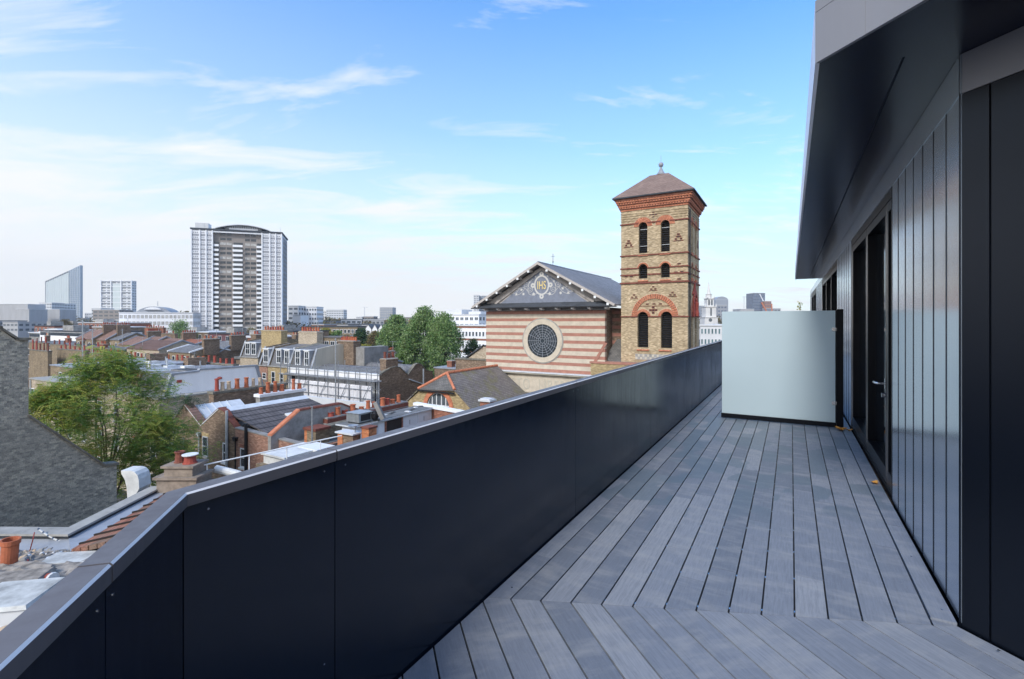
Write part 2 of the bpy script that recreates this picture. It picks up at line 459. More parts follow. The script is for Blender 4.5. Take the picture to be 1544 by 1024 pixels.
t.color(col)
t.rough(t.math('MULTIPLY_ADD', wet, -.08, .56))
g = t.math('SINE', t.math('MULTIPLY', sp.outputs[0], 2*pi/.006))
t.bump(t.math('ADD', t.math('MULTIPLY', g, .35), grain), .25, .0012)
# ---------------------------------------------------------------- the terrace (world frame)
DA = (0.5, 0.8660254)                       # direction of the long side
t2 = radians(-16.2); DB = (sin(t2), cos(t2))  # direction of the near leg (away from the camera)
PC = (-.957, 1.407)        # inner corner of the parapet
WC = (2.353, 2.53)         # corner of the right-hand wall
M0 = (-.142, 2.80)         # mitre of the boards at the parapet
def add(p, d, s): return (p[0]+d[0]*s, p[1]+d[1]*s)
def nrm(d): return (-d[1], d[0])   # to the left of d
LA, LB = nrm(DA), nrm(DB)
def isect(p, d, q, e):
    den = d[0]*e[1]-d[1]*e[0]; s = ((q[0]-p[0])*e[1]-(q[1]-p[1])*e[0])/den
    return add(p, d, s)
def off(c, s):   # corner c of the polyline (DB then DA) moved s to the left
    return isect(add(c, LB, s), DB, add(c, LA, s), DA)

def clip(poly, p, n):
    out = []
    for i in range(len(poly)):
        a, b = poly[i], poly[(i+1) % len(poly)]
        da = (a[0]-p[0])*n[0]+(a[1]-p[1])*n[1]; db = (b[0]-p[0])*n[0]+(b[1]-p[1])*n[1]
        if da >= 0: out.append(a)
        if (da >= 0) != (db >= 0):
            s = da/(da-db); out.append((a[0]+(b[0]-a[0])*s, a[1]+(b[1]-a[1])*s))
    return out

# deck boards
PITCH, GAP = .1572, .0095
mit = (WC[0]-M0[0], WC[1]-M0[1]); ml = sqrt(mit[0]**2+mit[1]**2); mit = (mit[0]/ml, mit[1]/ml)
b1 = (-.0076, 2.784)      # first gap on the mitre
deck = MB(); deck.use('deck_board'); uvs = []
rng = random.Random(3)
def board(poly, d, org, z=0.0, th=.022):
    if len(poly) < 3: return
    deck.tint = rng.random()
    nf = len(deck.f)
    deck.slab(poly, z-th, z)
    for f in deck.f[nf:]:
        for i in f:
            v = deck.v[i]; r = (v[0]-org[0], v[1]-org[1])
            uvs.append((r[0]*-nrm(d)[0]+r[1]*-nrm(d)[1], r[0]*d[0]+r[1]*d[1]))
RA, RB = (-LA[0], -LA[1]), (-LB[0], -LB[1])
LONG = 24.0
for k in range(-2, 15):
    # gap line k crosses the mitre at point q(k)
    stepA = PITCH/(mit[0]*RA[0]+mit[1]*RA[1])
    q0 = add(b1, mit, stepA*k); q1 = add(b1, mit, stepA*(k+1))
    # long leg
    g = GAP/2
    a0 = add(q0, RA, g); a1 = add(q1, RA, -g)
    poly = [add(a0, DA, -1), add(a1, DA, -1), add(a1, DA, LONG), add(a0, DA, LONG)]
    poly = clip(poly, add(M0, DA, .0015), nrm(mit))
    poly = clip(poly, add(PC, RA, .012), RA); poly = clip(poly, add(WC, LA, .02), LA)
    if len(poly) >= 3:
        cuts = [0]; c = rng.uniform(.3, 2.6)
        while c < LONG: cuts.append(c); c += rng.choice((1.2, 1.8, 2.4, 3.0))
        cuts.append(LONG+2)
        for u, w in zip(cuts, cuts[1:]):
            p = clip(poly, add(M0, DA, u-.25+.0008 if u else -3), DA); p = clip(p, add(M0, DA, w-.25-.0008), (-DA[0], -DA[1]))
            board(p, DA, q0)
for k in range(-9, 26):
    stepB = PITCH/(mit[0]*RA[0]+mit[1]*RA[1])
    q0 = add(b1, mit, stepB*k); q1 = add(b1, mit, stepB*(k+1)); g = GAP/2
    a0 = add(q0, RB, g); a1 = add(q1, RB, -g)
    poly = [add(a0, DB, -4.5), add(a1, DB, -4.5), add(a1, DB, 2), add(a0, DB, 2)]
    poly = clip(poly, add(M0, DA, -.0015), (-nrm(mit)[0], -nrm(mit)[1]))
    poly = clip(poly, add(PC, RA, .012), RA)
    poly = clip(poly, add(PC, RB, .012), RB)
    poly = clip(poly, add(WC, LB, .02), LB)
    board(poly, DB, q0)
o = struct('terrace_deck', deck)
uvl = o.data.uv_layers.new(name='board')
# loops follow the face order of the builder
i = 0
for p in o.data.polygons:
    for li in p.loop_indices: uvl.data[li].uv = uvs[i]; i += 1
# raised trim strip along the wall foot
sub = MB(); sub.use('black_pipe')
pl = [add(add(PC, DB, -5), RB, .0), PC, add(PC, DA, 28), add(WC, DA, 24), WC, add(WC, DB, -5)]
sub.slab(pl, -.32, -.024)
struct('deck_substructure', sub)
trim = MB(); trim.use('deck_board'); trim.tint = .35; uvs2 = []
a = add(WC, LA, .018); b = add(WC, LA, .125)
segs = [(.0, 1.36), (1.364, 4.0), (4.004, 7.6), (7.604, 12), (12.004, 22)]
for u, w in segs:
    trim.tint = rng.uniform(.3, .6); nf = len(trim.f)
    trim.slab([add(b, DA, u), add(a, DA, u), add(a, DA, w), add(b, DA, w)], .0005, .0135)
    for f in trim.f[nf:]:
        for j in f:
            v = trim.v[j]; r = (v[0]-b[0], v[1]-b[1]); uvs2.append((r[0]*RA[0]+r[1]*RA[1], r[0]*DA[0]+r[1]*DA[1]))
o = struct('deck_edging', trim)
uvl = o.data.uv_layers.new(name='board'); i = 0
for p in o.data.polygons:
    for li in p.loop_indices: uvl.data[li].uv = uvs2[i]; i += 1
# steel clips shining in the gaps
cl = MB(); cl.use('chrome')
for k in range(3, 15):
    q0 = add(b1, mit, PITCH/(mit[0]*RA[0]+mit[1]*RA[1])*k)
    for j in range(0, 22):
        c = add(q0, DA, .05+.4*j+rng.uniform(-.01, .01)); w = add(c, DA, .018)
        cl.slab([add(c, LA, .003), add(c, RA, .003), add(w, RA, .003), add(w, LA, .003)], -.012, -.006)
for (px, py) in ((772, 886), (1374, 842), (1420, 923), (1506, 985)):
    x, y, _ = W0.z(px, py, .0); cl.lathe((x, y, .0002 if px < 1300 else .0137), [(.006, 0), (.006, .0012), (.002, .002)], 10)
struct('deck_fixings', cl)

# ---- parapet: panels, joints and capping
par = T('parapet', 'dark navy metal parapet with a slim grey capping along the deck', 'parapet', (PC[0], PC[1], 0), W0)
def leg_panels(start, d, cuts, left, h=1.065, th=.03, z0=-.30):
    for u, w in zip(cuts, cuts[1:]):
        p = par.mb('navy_panel')
        a, b = add(start, d, u+.0022), add(start, d, w-.0022)
        p.slab([a, b, add(b, left, th), add(a, left, th)], z0, h)
        p.build('panel')
# long leg (cuts from the joints seen), then the near leg
def sA(px):   # distance along DA of the point on the long leg seen at column px
    k = (px-CX)/F; q = isect((0, 0), (k, 1), PC, DA); return (q[0]-PC[0])*DA[0]+(q[1]-PC[1])*DA[1]
def sB(px):
    k = (px-CX)/F; q = isect((0, 0), (k, 1), PC, DB); return (q[0]-PC[0])*DB[0]+(q[1]-PC[1])*DB[1]
cutsA = [0, sA(505)]
while cutsA[-1] < 25: cutsA.append(cutsA[-1]+(2.42))
leg_panels(PC, DA, cutsA, LA)
leg_panels(PC, DB, [-4.4, -3.0, -1.9, sB(159), -.001], LB)
# backing so the joints do not show daylight
bk = par.mb('black_pipe')
bk.slab([add(off(PC, .031), DB, -4.4), off(PC, .031), add(off(PC, .031), DA, cutsA[-1]), add(off(PC, .05), DA, cutsA[-1]), off(PC, .05), add(off(PC, .05), DB, -4.4)], -.30, 1.06)
bk.build('backing')
CW = .052
def capping(pieces, start, d, left, name='capping'):
    for (u, w, ea, eb) in pieces:
        c = par.mb('coping_coat')
        def pt(side, s, end):   # side: offset to the left, end: mitre or square
            base = add(start, left, side)
            if end == 'mitre': return off(start, side)
            return add(base, d, s)
        ring = []
        prof = [(-.012, 1.060, 1), (-.012, 1.095, 1), (-.007, 1.1, 0), (CW-.004, 1.1, 0), (CW+.003, 1.094, 0), (CW+.003, 1.05, 0), (CW-.001, 1.05, 0), (CW-.001, 1.066, 0), (-.008, 1.066, 0), (-.008, 1.060, 0)]
        A_ = [c.P((*pt(s_, u, ea), z)) for s_, z, _ in prof]; B_ = [c.P((*pt(s_, w, eb), z)) for s_, z, _ in prof]
        n = len(prof)
        for i in range(n):
            j = (i+1) % n
            c.use('coping_highlight' if i == 1 else 'coping_coat'); c.face((A_[i], A_[j], B_[j], B_[i]))
        c.use('coping_coat'); c.face(A_[::-1]); c.face(B_)
        c.build(name)
capping([(0, cutsA[1]-.003, 'mitre', 's')]+[(u+.003, w-.003, 's', 's') for u, w in zip(cutsA[1:], cutsA[2:])], PC, DA, LA)
sb = sB(159)
capping([(-4.4, -1.903, 's', 's'), (-1.897, sb-.003, 's', 's'), (sb+.003, 0, 's', 'mitre')], PC, DB, LB)
# rivet heads near the joints
for s_, z in ((cutsA[1]-.05, 1.03), (cutsA[1]+.05, 1.03), (cutsA[1]-.05, .3), (.07, 1.03), (cutsA[2]-.05, 1.03), (cutsA[2]+.05, 1.03)):
    rv = par.mb('chrome'); p = add(add(PC, DA, s_), RA, .0015); rv.tube([(*add(p, LA, .004), z), (*p, z)], .0035, 8); rv.build('rivet')
for s_, z in ((sb-.03, 1.02), (sb+.03, 1.02)):
    rv = par.mb('chrome'); p = add(add(PC, DB, s_), RB, .0015); rv.tube([(*add(p, LB, .004), z), (*p, z)], .0035, 8); rv.build('rivet')

# ---- the flat roof overhang, walls, doors: the penthouse
pen = T('penthouse', 'dark clad penthouse with a deep metal eaves and black glazed doors', 'building', (WC[0], WC[1], 0), W0)
HT, SO = 2.79, 3.0
def wp(s, o_=0.0): return add(add(WC, DA, s), LA, o_)     # along the long wall, o_ = proud towards the deck
def wq(s, o_=0.0): return add(add(WC, DB, -s), LB, o_)    # along the near wall, going behind the camera
def sW(px):
    k = (px-CX)/F; q = isect((0, 0), (k, 1), WC, DA); return (q[0]-WC[0])*DA[0]+(q[1]-WC[1])*DA[1]
doorA, doorB = sW(1345), sW(1283)
winA, winB = sW(1262), sW(1239)
win2A, win2B = sW(1230.5), sW(1223.5)
END = sW(1222)
def wallbox(mb, s0, s1, o0, o1, z0, z1):
    mb.slab([wp(s0, o0), wp(s0, o1), wp(s1, o1), wp(s1, o0)], z0, z1)
body = pen.mb('cladding_dark')
for a_, b_ in ((0.0, doorA), (doorB, winA), (winB, win2A), (win2B, END)): wallbox(body, a_+.02, b_, -.5, -.012, -.3, HT)
wallbox(body, .02, END, -.5, -.012, HT+.002, SO-.002)
for a_, b_ in ((winA, winB), (win2A, win2B)): wallbox(body, a_, b_, -.5, -.012, -.3, .02)
body.slab([wq(-.02, -.012), wq(5, -.012), wq(5, -.5), wq(.5, -.5)], -.3, SO-.002)
body.build('wall')
def strips(s0, s1, w):
    s_ = s0; k = 0
    n = max(1, round((s1-s0)/w)); w = (s1-s0)/n
    for i in range(n):
        a_, b_ = s0+i*w, s0+(i+1)*w
        c = pen.mb('cladding_coat')
        wallbox(c, a_+.001, b_-.006, -.01, 0.0, .018, HT)
        c.build('cladding_strip')
        c = pen.mb('cladding_dark'); wallbox(c, b_-.004, b_-.0005, -.01, .0035, .018, HT-.004); c.build('standing_seam')
strips(.004, doorA, .30)
strips(doorB, winA, .30); strips(winB, win2A, .30); strips(win2B, END, .30)
# corner post strip facing the near leg and near-wall panels
c = pen.mb('cladding_dark'); c.slab([wq(.002, 0), wq(.117, 0), wq(.117, -.01), wq(.002, -.01)], .0, HT-.005); c.build('cladding_panel')
s_ = .1265
while s_ < 4.6:
    c = pen.mb('cladding_dark'); c.slab([wq(s_, 0), wq(s_+.59, 0), wq(s_+.59, -.01), wq(s_, -.01)], .0, HT-.005); c.build('cladding_panel'); s_ += .6
c = pen.mb('fascia_coat'); c.slab([wq(.002, 0), wq(4.8, 0), wq(4.8, -.01), wq(.002, -.01)], HT, SO-.003); c.build('head_trim')
c = pen.mb('cladding_coat'); wallbox(c, 0.004, END, -.01, .004, HT+.003, SO-.003); c.build('head_trim')
# doors and windows
def opening(s0, s1, leaves, z0, handle=None, cuts=None):
    fr = pen.mb('door_frame')
    wallbox(fr, s0, s0+.04, -.14, -.006, z0, HT); wallbox(fr, s1-.07, s1, -.14, -.006, z0, HT)
    wallbox(fr, s0+.04, s1-.07, -.14, -.006, HT-.08, HT); wallbox(fr, s0+.04, s1-.07, -.14, -.006, z0, z0+.05)
    dr = fr.build('door_frame' if handle is not None else 'window_frame')
    cc = cuts or [s0+.04+(s1-s0-.11)*i/leaves for i in range(leaves+1)]
    for i in range(leaves):
        a_, b_ = cc[i], cc[i+1]
        l = pen.mb('door_frame'); f_ = .085
        wallbox(l, a_+.003, a_+f_, -.12, -.012, z0+.053, HT-.083); wallbox(l, b_-f_, b_-.003, -.12, -.012, z0+.053, HT-.083)
        wallbox(l, a_+f_, b_-f_, -.12, -.012, z0+.053, z0+.053+.14); wallbox(l, a_+f_, b_-f_, -.12, -.012, HT-.083-.09, HT-.083)
        l.use('chrome'); wallbox(l, b_-.0028, b_-.0005, -.016, -.006, z0+.06, HT-.09)
        lo = l.build('door' if handle is not None else 'window')
        g = pen.mb('door_glass'); wallbox(g, a_+f_, b_-f_, -.105, -.09, z0+.193, HT-.173); g.build('glass', lo)
        if handle == i:
            h = pen.mb('chrome'); s_ = a_+.045
            h.slab([wp(s_-.022, -.012), wp(s_+.022, -.012), wp(s_+.022, -.003), wp(s_-.022, -.003)], .95, 1.05)
            h.tube([(*wp(s_, -.01), 1.0), (*wp(s_, .05), 1.0), (*wp(s_+.02, .062), 1.0), (*wp(s_+.14, .064), .998)], .012, 10)
            h.tube([(*wp(s_, -.01), .89), (*wp(s_, .022), .89)], .022, 12)
            h.build('handle', lo)
opening(doorA, doorB, 3, .0, handle=1, cuts=[doorA+.04, doorA+.36, doorA+1.75, doorB-.07])
opening(winA, winB, 3, .02); opening(win2A, win2B, 2, .02)
# interior dark room behind the glass
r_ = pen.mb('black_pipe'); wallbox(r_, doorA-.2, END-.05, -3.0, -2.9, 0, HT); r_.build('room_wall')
# roof overhang
OV = .66
e0 = off(WC, OV); 
rf = pen.mb('soffit_coat')
ENDS = 15.5
def ro(s, o_): return wp(s, o_)
gap = .012
cut = 0.42
# soffit panels along the long side, groove .21 from the wall side
js = [None, 3.2, 6.6, 10.5, ENDS]
def eA(o_, s_): return off(WC, o_) if s_ is None else wp(s_, o_)
for (o0, o1) in ((-.02, .25), (.262, OV-.02)):
    for u, w in zip(js, js[1:]):
        sp_ = pen.mb('soffit_coat'); d0 = 0 if u is None else .003
        q = [eA(o0, u), eA(o1, u), wp(w-.003, o1), wp(w-.003, o0)]
        if u is not None: q[0] = wp(u+d0, o0); q[1] = wp(u+d0, o1)
        sp_.slab(q, SO, SO+.01); sp_.build('soffit_panel')
for (o0, o1) in ((-.02, OV-.02),):
    sp_ = pen.mb('soffit_coat'); sp_.slab([off(WC, o0), off(WC, o1), wq(5, o1), wq(5, o0)], SO, SO+.01); sp_.build('soffit_panel')
rb = pen.mb('dark_felt')
rb.slab([off(WC, OV-.025), wp(ENDS-.02, OV-.025), wp(ENDS-.02, -1.2), wp(END, -1.2), wp(END, -3.2), off(WC, -3.2), wq(5, -3.2), wq(5, OV-.025)], SO+.012, SO+.30); rb.build('roof')
# fascia: a folded sheet 0.31 deep, with joints
def fasc(pts, u, mat='fascia_coat'):
    f_ = pen.mb(mat); (a_, b_, c_, d_) = pts
    f_.slab([a_, b_, c_, d_], SO-.006, SO+.265); f_.slab([a_, b_, c_, d_], SO+.268, SO+.33); f_.build('fascia')
s_ = .0; pr = [0, .275, 1.05, 2.2, 3.4, 5.0]
for u, w in zip(pr, pr[1:]):
    a_ = off(WC, OV) if u == 0 else add(off(WC, OV), DB, -u-.002); d_ = off(WC, OV-.02) if u == 0 else add(off(WC, OV-.02), DB, -u-.002)
    fasc([a_, add(off(WC, OV), DB, -w), add(off(WC, OV-.02), DB, -w), d_], u)
pr = [0, 3.2, 6.6, 10.5, ENDS]
for u, w in zip(pr, pr[1:]):
    a_ = off(WC, OV) if u == 0 else wp(u+.003, OV); d_ = off(WC, OV-.02) if u == 0 else wp(u+.003, OV-.02)
    fasc([a_, wp(w, OV), wp(w, OV-.02), d_], u, 'fascia_lit')

# ---- frosted glass screen across the deck
PB = (3.47, 7.99); XB = (0.8660254, -0.5)
scr = T('glass_screen', 'frosted pale glass privacy screen standing across the deck', 'screen', (PB[0], PB[1], 0), W0)
def sp2(s, d=0): return add(add(PB, XB, s), DA, d)
g = scr.mb('frosted_glass'); g.slab([sp2(0, 0), sp2(1.56, 0), sp2(1.56, .018), sp2(0, .018)], .085, 1.755); g.build('glass_panel')
g = scr.mb('door_frame'); g.slab([sp2(-.01, -.02), sp2(1.575, -.02), sp2(1.575, .04), sp2(-.01, .04)], .014, .083); g.build('base_rail')
g = scr.mb('door_frame'); g.slab([sp2(1.577, -.03), sp2(1.66, -.03), sp2(1.66, .05), sp2(1.577, .05)], .014, 1.775)
g.slab([sp2(1.561, -.012), sp2(1.576, -.012), sp2(1.576, .03), sp2(1.561, .03)], .084, 1.76); g.build('post')
for z in (.35, 1.45):
    g = scr.mb('chrome'); g.slab([sp2(1.515, -.012), sp2(1.577, -.012), sp2(1.577, .03), sp2(1.515, .03)], z, z+.05); g.build('clamp')
# ---- fallen leaves
def leaf(x, y, z, r, a, lab, curl=.012):
    tt = T('fallen_leaf', lab, 'leaf', (x, y, z), W0, 'dry leaves on the deck')
    m = tt.mb('dry_leaf'); pts = []
    lob = [(0, 0), (.25, .3), (.1, .55), (.5, .5), (.45, .9), (.75, .7), (1.1, 0)]
    full = lob+[(p, -q) for p, q in lob[-2:0:-1]]
    top = [(x+r*(p*cos(a)-q*sin(a)), y+r*(p*sin(a)+q*cos(a)), z+curl*(abs(q)*1.2+abs(p-.5)*.8)+.0035) for p, q in full]
    cen = (x+r*.5*cos(a), y+r*.5*sin(a), z+.002)
    ci = m.P(cen); idx = [m.P(p) for p in top]; ci2 = m.P((cen[0], cen[1], cen[2]+.002)); idx2 = [m.P((p[0], p[1], p[2]+.002)) for p in top]
    for i in range(len(idx)): m.face((ci, idx[(i+1) % len(idx)], idx[i])); m.face((ci2, idx2[i], idx2[(i+1) % len(idx)])); m.face((idx[i], idx[(i+1) % len(idx)], idx2[(i+1) % len(idx)], idx2[i]))
    m.build('leaf_blade')
for px, py, r, a, lab in ((1263, 648, .085, .3, 'curled brown leaf on the deck under the foot of the glass screen post, leftmost'),
                          (1272, 650, .10, 1.6, 'largest orange dry leaf in the pile by the screen foot'),
                          (1279, 649, .075, 4.4, 'dry leaf lying against the wall right of the screen post')):
    x, y, _ = W0.z(px, py, .014); leaf(x, y, .013, r, a, lab, .03)
x, y, _ = W0.z(1324, 731, .014); leaf(x, y, .0137, .055, 2.0, 'small lone orange leaf on the deck edging before the black door', .02)
# ---------------------------------------------------------------- church front (frame CF)
def txt(T_, s, size, mat, name, n, m, z, xs=1.0, ext=.03, par=None, spacing=1.0, fit=None):
    c = bpy.data.curves.new('lettering', 'FONT'); c.body = s; c.size = size; c.extrude = ext; c.align_x = 'CENTER'; c.space_character = spacing
    o = bpy.data.objects.new('lettering', c); C.objects.link(o)
    dg = bpy.context.evaluated_depsgraph_get(); me = bpy.data.meshes.new_from_object(o.evaluated_get(dg))
    bpy.data.objects.remove(o)
    if fit: xs = fit/(max(v.co.x for v in me.vertices)-min(v.co.x for v in me.vertices))
    for v in me.vertices: v.co = Vector((v.co.x*xs, v.co.z, v.co.y))
    me.materials.clear(); me.materials.append(MATS[mat])
    bm = bmesh.new(); bm.from_mesh(me); bmesh.ops.recalc_face_normals(bm, faces=bm.faces); bm.to_mesh(me); bm.free()
    q = bpy.data.objects.new(name, me); C.objects.link(q); q.parent = par or T_.o
    q.location = (n-T_.base[0], m-T_.base[1], z-T_.base[2]); return q

def cut(obj, cutters):
    """real openings: boolean with prisms given as MB"""
    for k in cutters:
        me = k.mesh('cutter'); c = bpy.data.objects.new('cutter', me); C.objects.link(c); c.parent = obj.parent
        md = obj.modifiers.new('b', 'BOOLEAN'); md.operation = 'DIFFERENCE'; md.object = c; md.solver = 'EXACT'
        bpy.context.view_layer.update()
        dg = bpy.context.evaluated_depsgraph_get()
        new = bpy.data.meshes.new_from_object(obj.evaluated_get(dg)); obj.modifiers.clear()
        if len(new.polygons) > 4: obj.data = new
        bpy.data.objects.remove(c)

def archprof(c, r, zs, z0, seg=12):
    """opening profile: semicircle of radius r about (c, zs) down to z0"""
    return [(c+r, z0)]+[(c+r*cos(pi*i/seg), zs+r*sin(pi*i/seg)) for i in range(seg+1)]+[(c-r, z0)]

YC = 50.0
cn1, cm, _ = CF.y(912, 500, YC)                       # right corner of the striped front
def cf(px, py): return CF.m(px, py, cm)
cn0 = cf(733, 500)[0]; NC = (cn0+cn1)/2
zE = cf(733, 467)[2]; zS = cf(733, 556)[2]
zA = CF.m(811, 397, cm-.9)[2]
ch = T('church', 'church with red and cream striped front, round window and painted gable', 'church', (NC, cm, STREET))
LEN = 24
# body below the string course, then the banded storey
b = ch.mb('yellow_brick'); b.box(cn0, cn1, cm+.02, cm+LEN, STREET, zS-.25); body = b.build('lower_wall')
b = ch.mb('cream_stripe')
per = .80; k = 0; z = zS+.02
bands = []
while z < zE-.25:
    zz = min(z+.34, zE-.2); bands.append(('red_stripe', z, zz)); z = zz
    if z >= zE-.25: break
    zz = min(z+per-.34, zE-.2); bands.append(('cream_stripe', z, zz)); z = zz
rw = MB(ch); R0 = (cf(841, 514)[0]-cf(796, 514)[0])/2
RC = cf(818.5, 514); RCn, RCz = (cf(841, 514)[0]+cf(796, 514)[0])/2, RC[2]
for mt, z0, z1 in bands: b.use(mt); b.box(cn0, cn1, cm, cm+.5, z0, z1)
b.use('stained_render'); b.box(cn0, cn1, cm-.003, cm+.5, zE-.2, zE+.1)
b.use('brown_brick'); b.box(cn0, cn1, cm+.5, cm+LEN, zS, zE+.1)
b.build('striped_wall')
# string course / cornice with frieze
b = ch.mb('pale_lead'); b.box(cn0-.55, cn1+.2, cm-.5, cm+.5, zS-.12, zS+.01)
b.use('cream_render'); b.box(cn0-.45, cn1+.15, cm-.42, cm+.3, zS-.26, zS-.122); b.box(cn0-.2, cn1+.05, cm-.2, cm+.3, zS-.38, zS-.262)
b.build('cornice')
b = ch.mb('cream_stripe'); zf0 = cf(740, 585)[2]; b.box(cn0-.02, cn1+.02, cm-.03, cm+.3, zf0, zS-.382)
b.box(cn0-.12, cn1+.1, cm-.14, cm+.3, zf0-.14, zf0-.002); fz = b.build('frieze')
zl = zf0+.22; hh = (zS-.45)-zf0-.25
txt(ch, 'CHRISTO  LIBERATORI', hh*1.15, 'cream_render', 'inscription', (cn0+cn1)/2, cm-.045, zl, .98, .02, fz, 1.25, fit=(cn1-cn0)*.94)
# round window: stone ring, dark glass, tracery
b = ch.mb('cream_stripe'); b.ring((RCn, RCz), R0, R0*1.30, cm-.10, cm+.02, seg=40); b.use('stone_coping'); b.ring((RCn, RCz), R0*1.301, R0*1.37, cm-.05, cm+.02, seg=40)
rwin = b.build('round_window')
g = ch.mb('dark_glass'); g.prism([(RCn+R0*cos(2*pi*i/40), RCz+R0*sin(2*pi*i/40)) for i in range(40)], 'm', cm-.02, cm-.012); g.build('pane', rwin)
g = ch.mb('grey_panel'); g.use('lead_flashing')
for i in range(1, 7): g.ring((RCn, RCz), R0*i/7-.016, R0*i/7+.016, cm-.05, cm-.021, seg=32)
for i in range(16):
    a = 2*pi*i/16; r0 = R0*.14 if i % 2 == 0 else R0*.28
    g.bar((RCn+r0*cos(a), cm-.036, RCz+r0*sin(a)), (RCn+R0*cos(a), cm-.036, RCz+R0*sin(a)), .03)
g.build('tracery', rwin)
# gable
OVR = .95
nL = CF.m(712, 466, cm-OVR)[0]; nR = NC+(NC-nL)
zG = zE+.10
tyL, tyR, tyZ0, tyZ1 = cf(752, 452), cf(889, 450), cf(752, 452)[2], cf(817, 407)[2]
b = ch.mb('bargeboard'); sq = (zA-zG-.14)/(NC-nL)
b.prism([(nL+.35, zG+.1), (nR-.35, zG+.1), (NC, zG+.1+sq*(NC-nL-.35))], 'm', cm+.05, cm+.6); b.build('gable_wall')
b = ch.mb('tympanum_blue'); b.prism([(tyL[0]-.2, zG+.3), (tyR[0]+.2, zG+.3), (NC, tyZ1)], 'm', cm, cm+.045); tym = b.build('tympanum')
# pent roof at the foot of the gable
b = ch.mb('dark_felt'); zp = zG-.0
b.hexa([(nL, cm-OVR, zp), (nR, cm-OVR, zp), (nR, cm+.019, zp), (nL, cm+.019, zp)], [(nL, cm-OVR, zp+.12), (nR, cm-OVR, zp+.12), (nR-1.2, cm+.019, zp+.62), (nL+1.2, cm+.019, zp+.62)]); b.build('pent_roof')
b = ch.mb('black_pipe'); b.box(nL-.1, nR+.1, cm-OVR-.13, cm-OVR-.005, zp-.02, zp+.10); b.build('gutter')
# roof slopes
zB = zp+.14
b = ch.mb('church_slate')
for sg, nn in ((-1, nL), (1, nR)):
    b.hexa([(nn, cm-OVR+.02, zB), (NC, cm-OVR+.02, zA), (NC, cm+LEN, zA), (nn, cm+LEN, zB)], [(nn, cm-OVR+.02, zB+.14), (NC, cm-OVR+.02, zA+.14), (NC, cm+LEN, zA+.14), (nn, cm+LEN, zB+.14)])
roof = b.build('roof')
b = ch.mb('lead_flashing'); b.tube([(NC, cm-OVR, zA+.17), (NC, cm+LEN, zA+.17)], .07, 6); b.build('ridge', roof)
# bargeboards, boxed soffit under the verge
b = ch.mb('bargeboard')
for nn in (nL, nR):
    b.hexa([(nn, cm-OVR-.07, zB-.13), (NC, cm-OVR-.07, zA-.13), (NC, cm-OVR, zA-.13), (nn, cm-OVR, zB-.13)], [(nn, cm-OVR-.07, zB+.16), (NC, cm-OVR-.07, zA+.16), (NC, cm-OVR, zA+.16), (nn, cm-OVR, zB+.16)])
b.build('bargeboard')
b = ch.mb('bargeboard')
for nn in (nL, nR):
    b.hexa([(nn, cm-OVR, zB-.05), (NC, cm-OVR, zA-.05), (NC, cm+.02, zA-.05), (nn, cm+.02, zB-.05)], [(nn, cm-OVR, zB), (NC, cm-OVR, zA), (NC, cm+.02, zA), (nn, cm+.02, zB)])
b.build('verge_soffit')
sl_ = (zA-zB)/(NC-nL)
# inner raking moulding round the tympanum
b = ch.mb('bargeboard')
for sg in (-1, 1):
    x0 = (tyL[0]-.5) if sg < 0 else (tyR[0]+.5); zt_ = zG+.42; z1_ = tyZ1-.05
    b.hexa([(x0, cm-.10, zt_), (NC, cm-.10, z1_), (NC, cm-.001, z1_), (x0, cm-.001, zt_)], [(x0, cm-.10, zt_+.34), (NC, cm-.10, z1_+.34), (NC, cm-.001, z1_+.34), (x0, cm-.001, zt_+.34)])
b.build('raking_mould')
for sg in (-1, 1):
    for i in range(6):
        x = NC+sg*(NC-nL)*(.13+.158*i); z = zA-sl_*abs(x-NC)
        b = ch.mb('bargeboard'); b.box(x-.13, x+.13, cm-OVR-.02, cm-.1, z-.30, z-.055); b.use('white_paint'); b.box(x-.12, x+.12, cm-OVR-.09, cm-OVR-.021, z-.36, z-.135); b.build('purlin_end')
for i in range(9):
    x = cn0+.2+(cn1-cn0+.2)*i/8.0
    b = ch.mb('white_paint'); b.prism([(cm-OVR+.05, zG-.02), (cm-OVR+.05, zG-.14), (cm-.3, zG-.26), (cm, zG-.26), (cm, zG-.02)], 'n', x-.13, x+.13); b.build('eaves_bracket')
# painted decoration on the tympanum
D = cm-.001
oz = cf(818, 430)[2]; on = NC+.02; orx, orz = .78, .95
def oring(mb, c, rx, rz, w, a0=0, a1=2*pi, seg=28, d=0.0):
    for k in range(seg):
        p, q = a0+(a1-a0)*k/seg, a0+(a1-a0)*(k+1)/seg
        mb.prism([(c[0]+(rx-w)*cos(p), c[1]+(rz-w)*sin(p)), (c[0]+rx*cos(p), c[1]+rz*sin(p)), (c[0]+rx*cos(q), c[1]+rz*sin(q)), (c[0]+(rx-w)*cos(q), c[1]+(rz-w)*sin(q))], 'm', D-.012-d, D+.03)
b = ch.mb('scroll_white'); oring(b, (on, oz), orx+.16, orz+.16, .17)
for a in (0, pi/2, pi, 3*pi/2): oring(b, (on+(orx+.3)*cos(a), oz+(orz+.30)*sin(a)), .27, .27, .19, seg=16, d=.004)
def scroll(mb, c, r0, turns, a0, dirn, w=.045, grow=.5):
    pts = []; n = int(18*turns)
    for i in range(n+1):
        a = a0+dirn*2*pi*turns*i/n; r = r0*(.18+.82*i/n); pts.append((c[0]+r*cos(a), c[1]+r*sin(a)))
    line(mb, pts, w); return pts[-1]
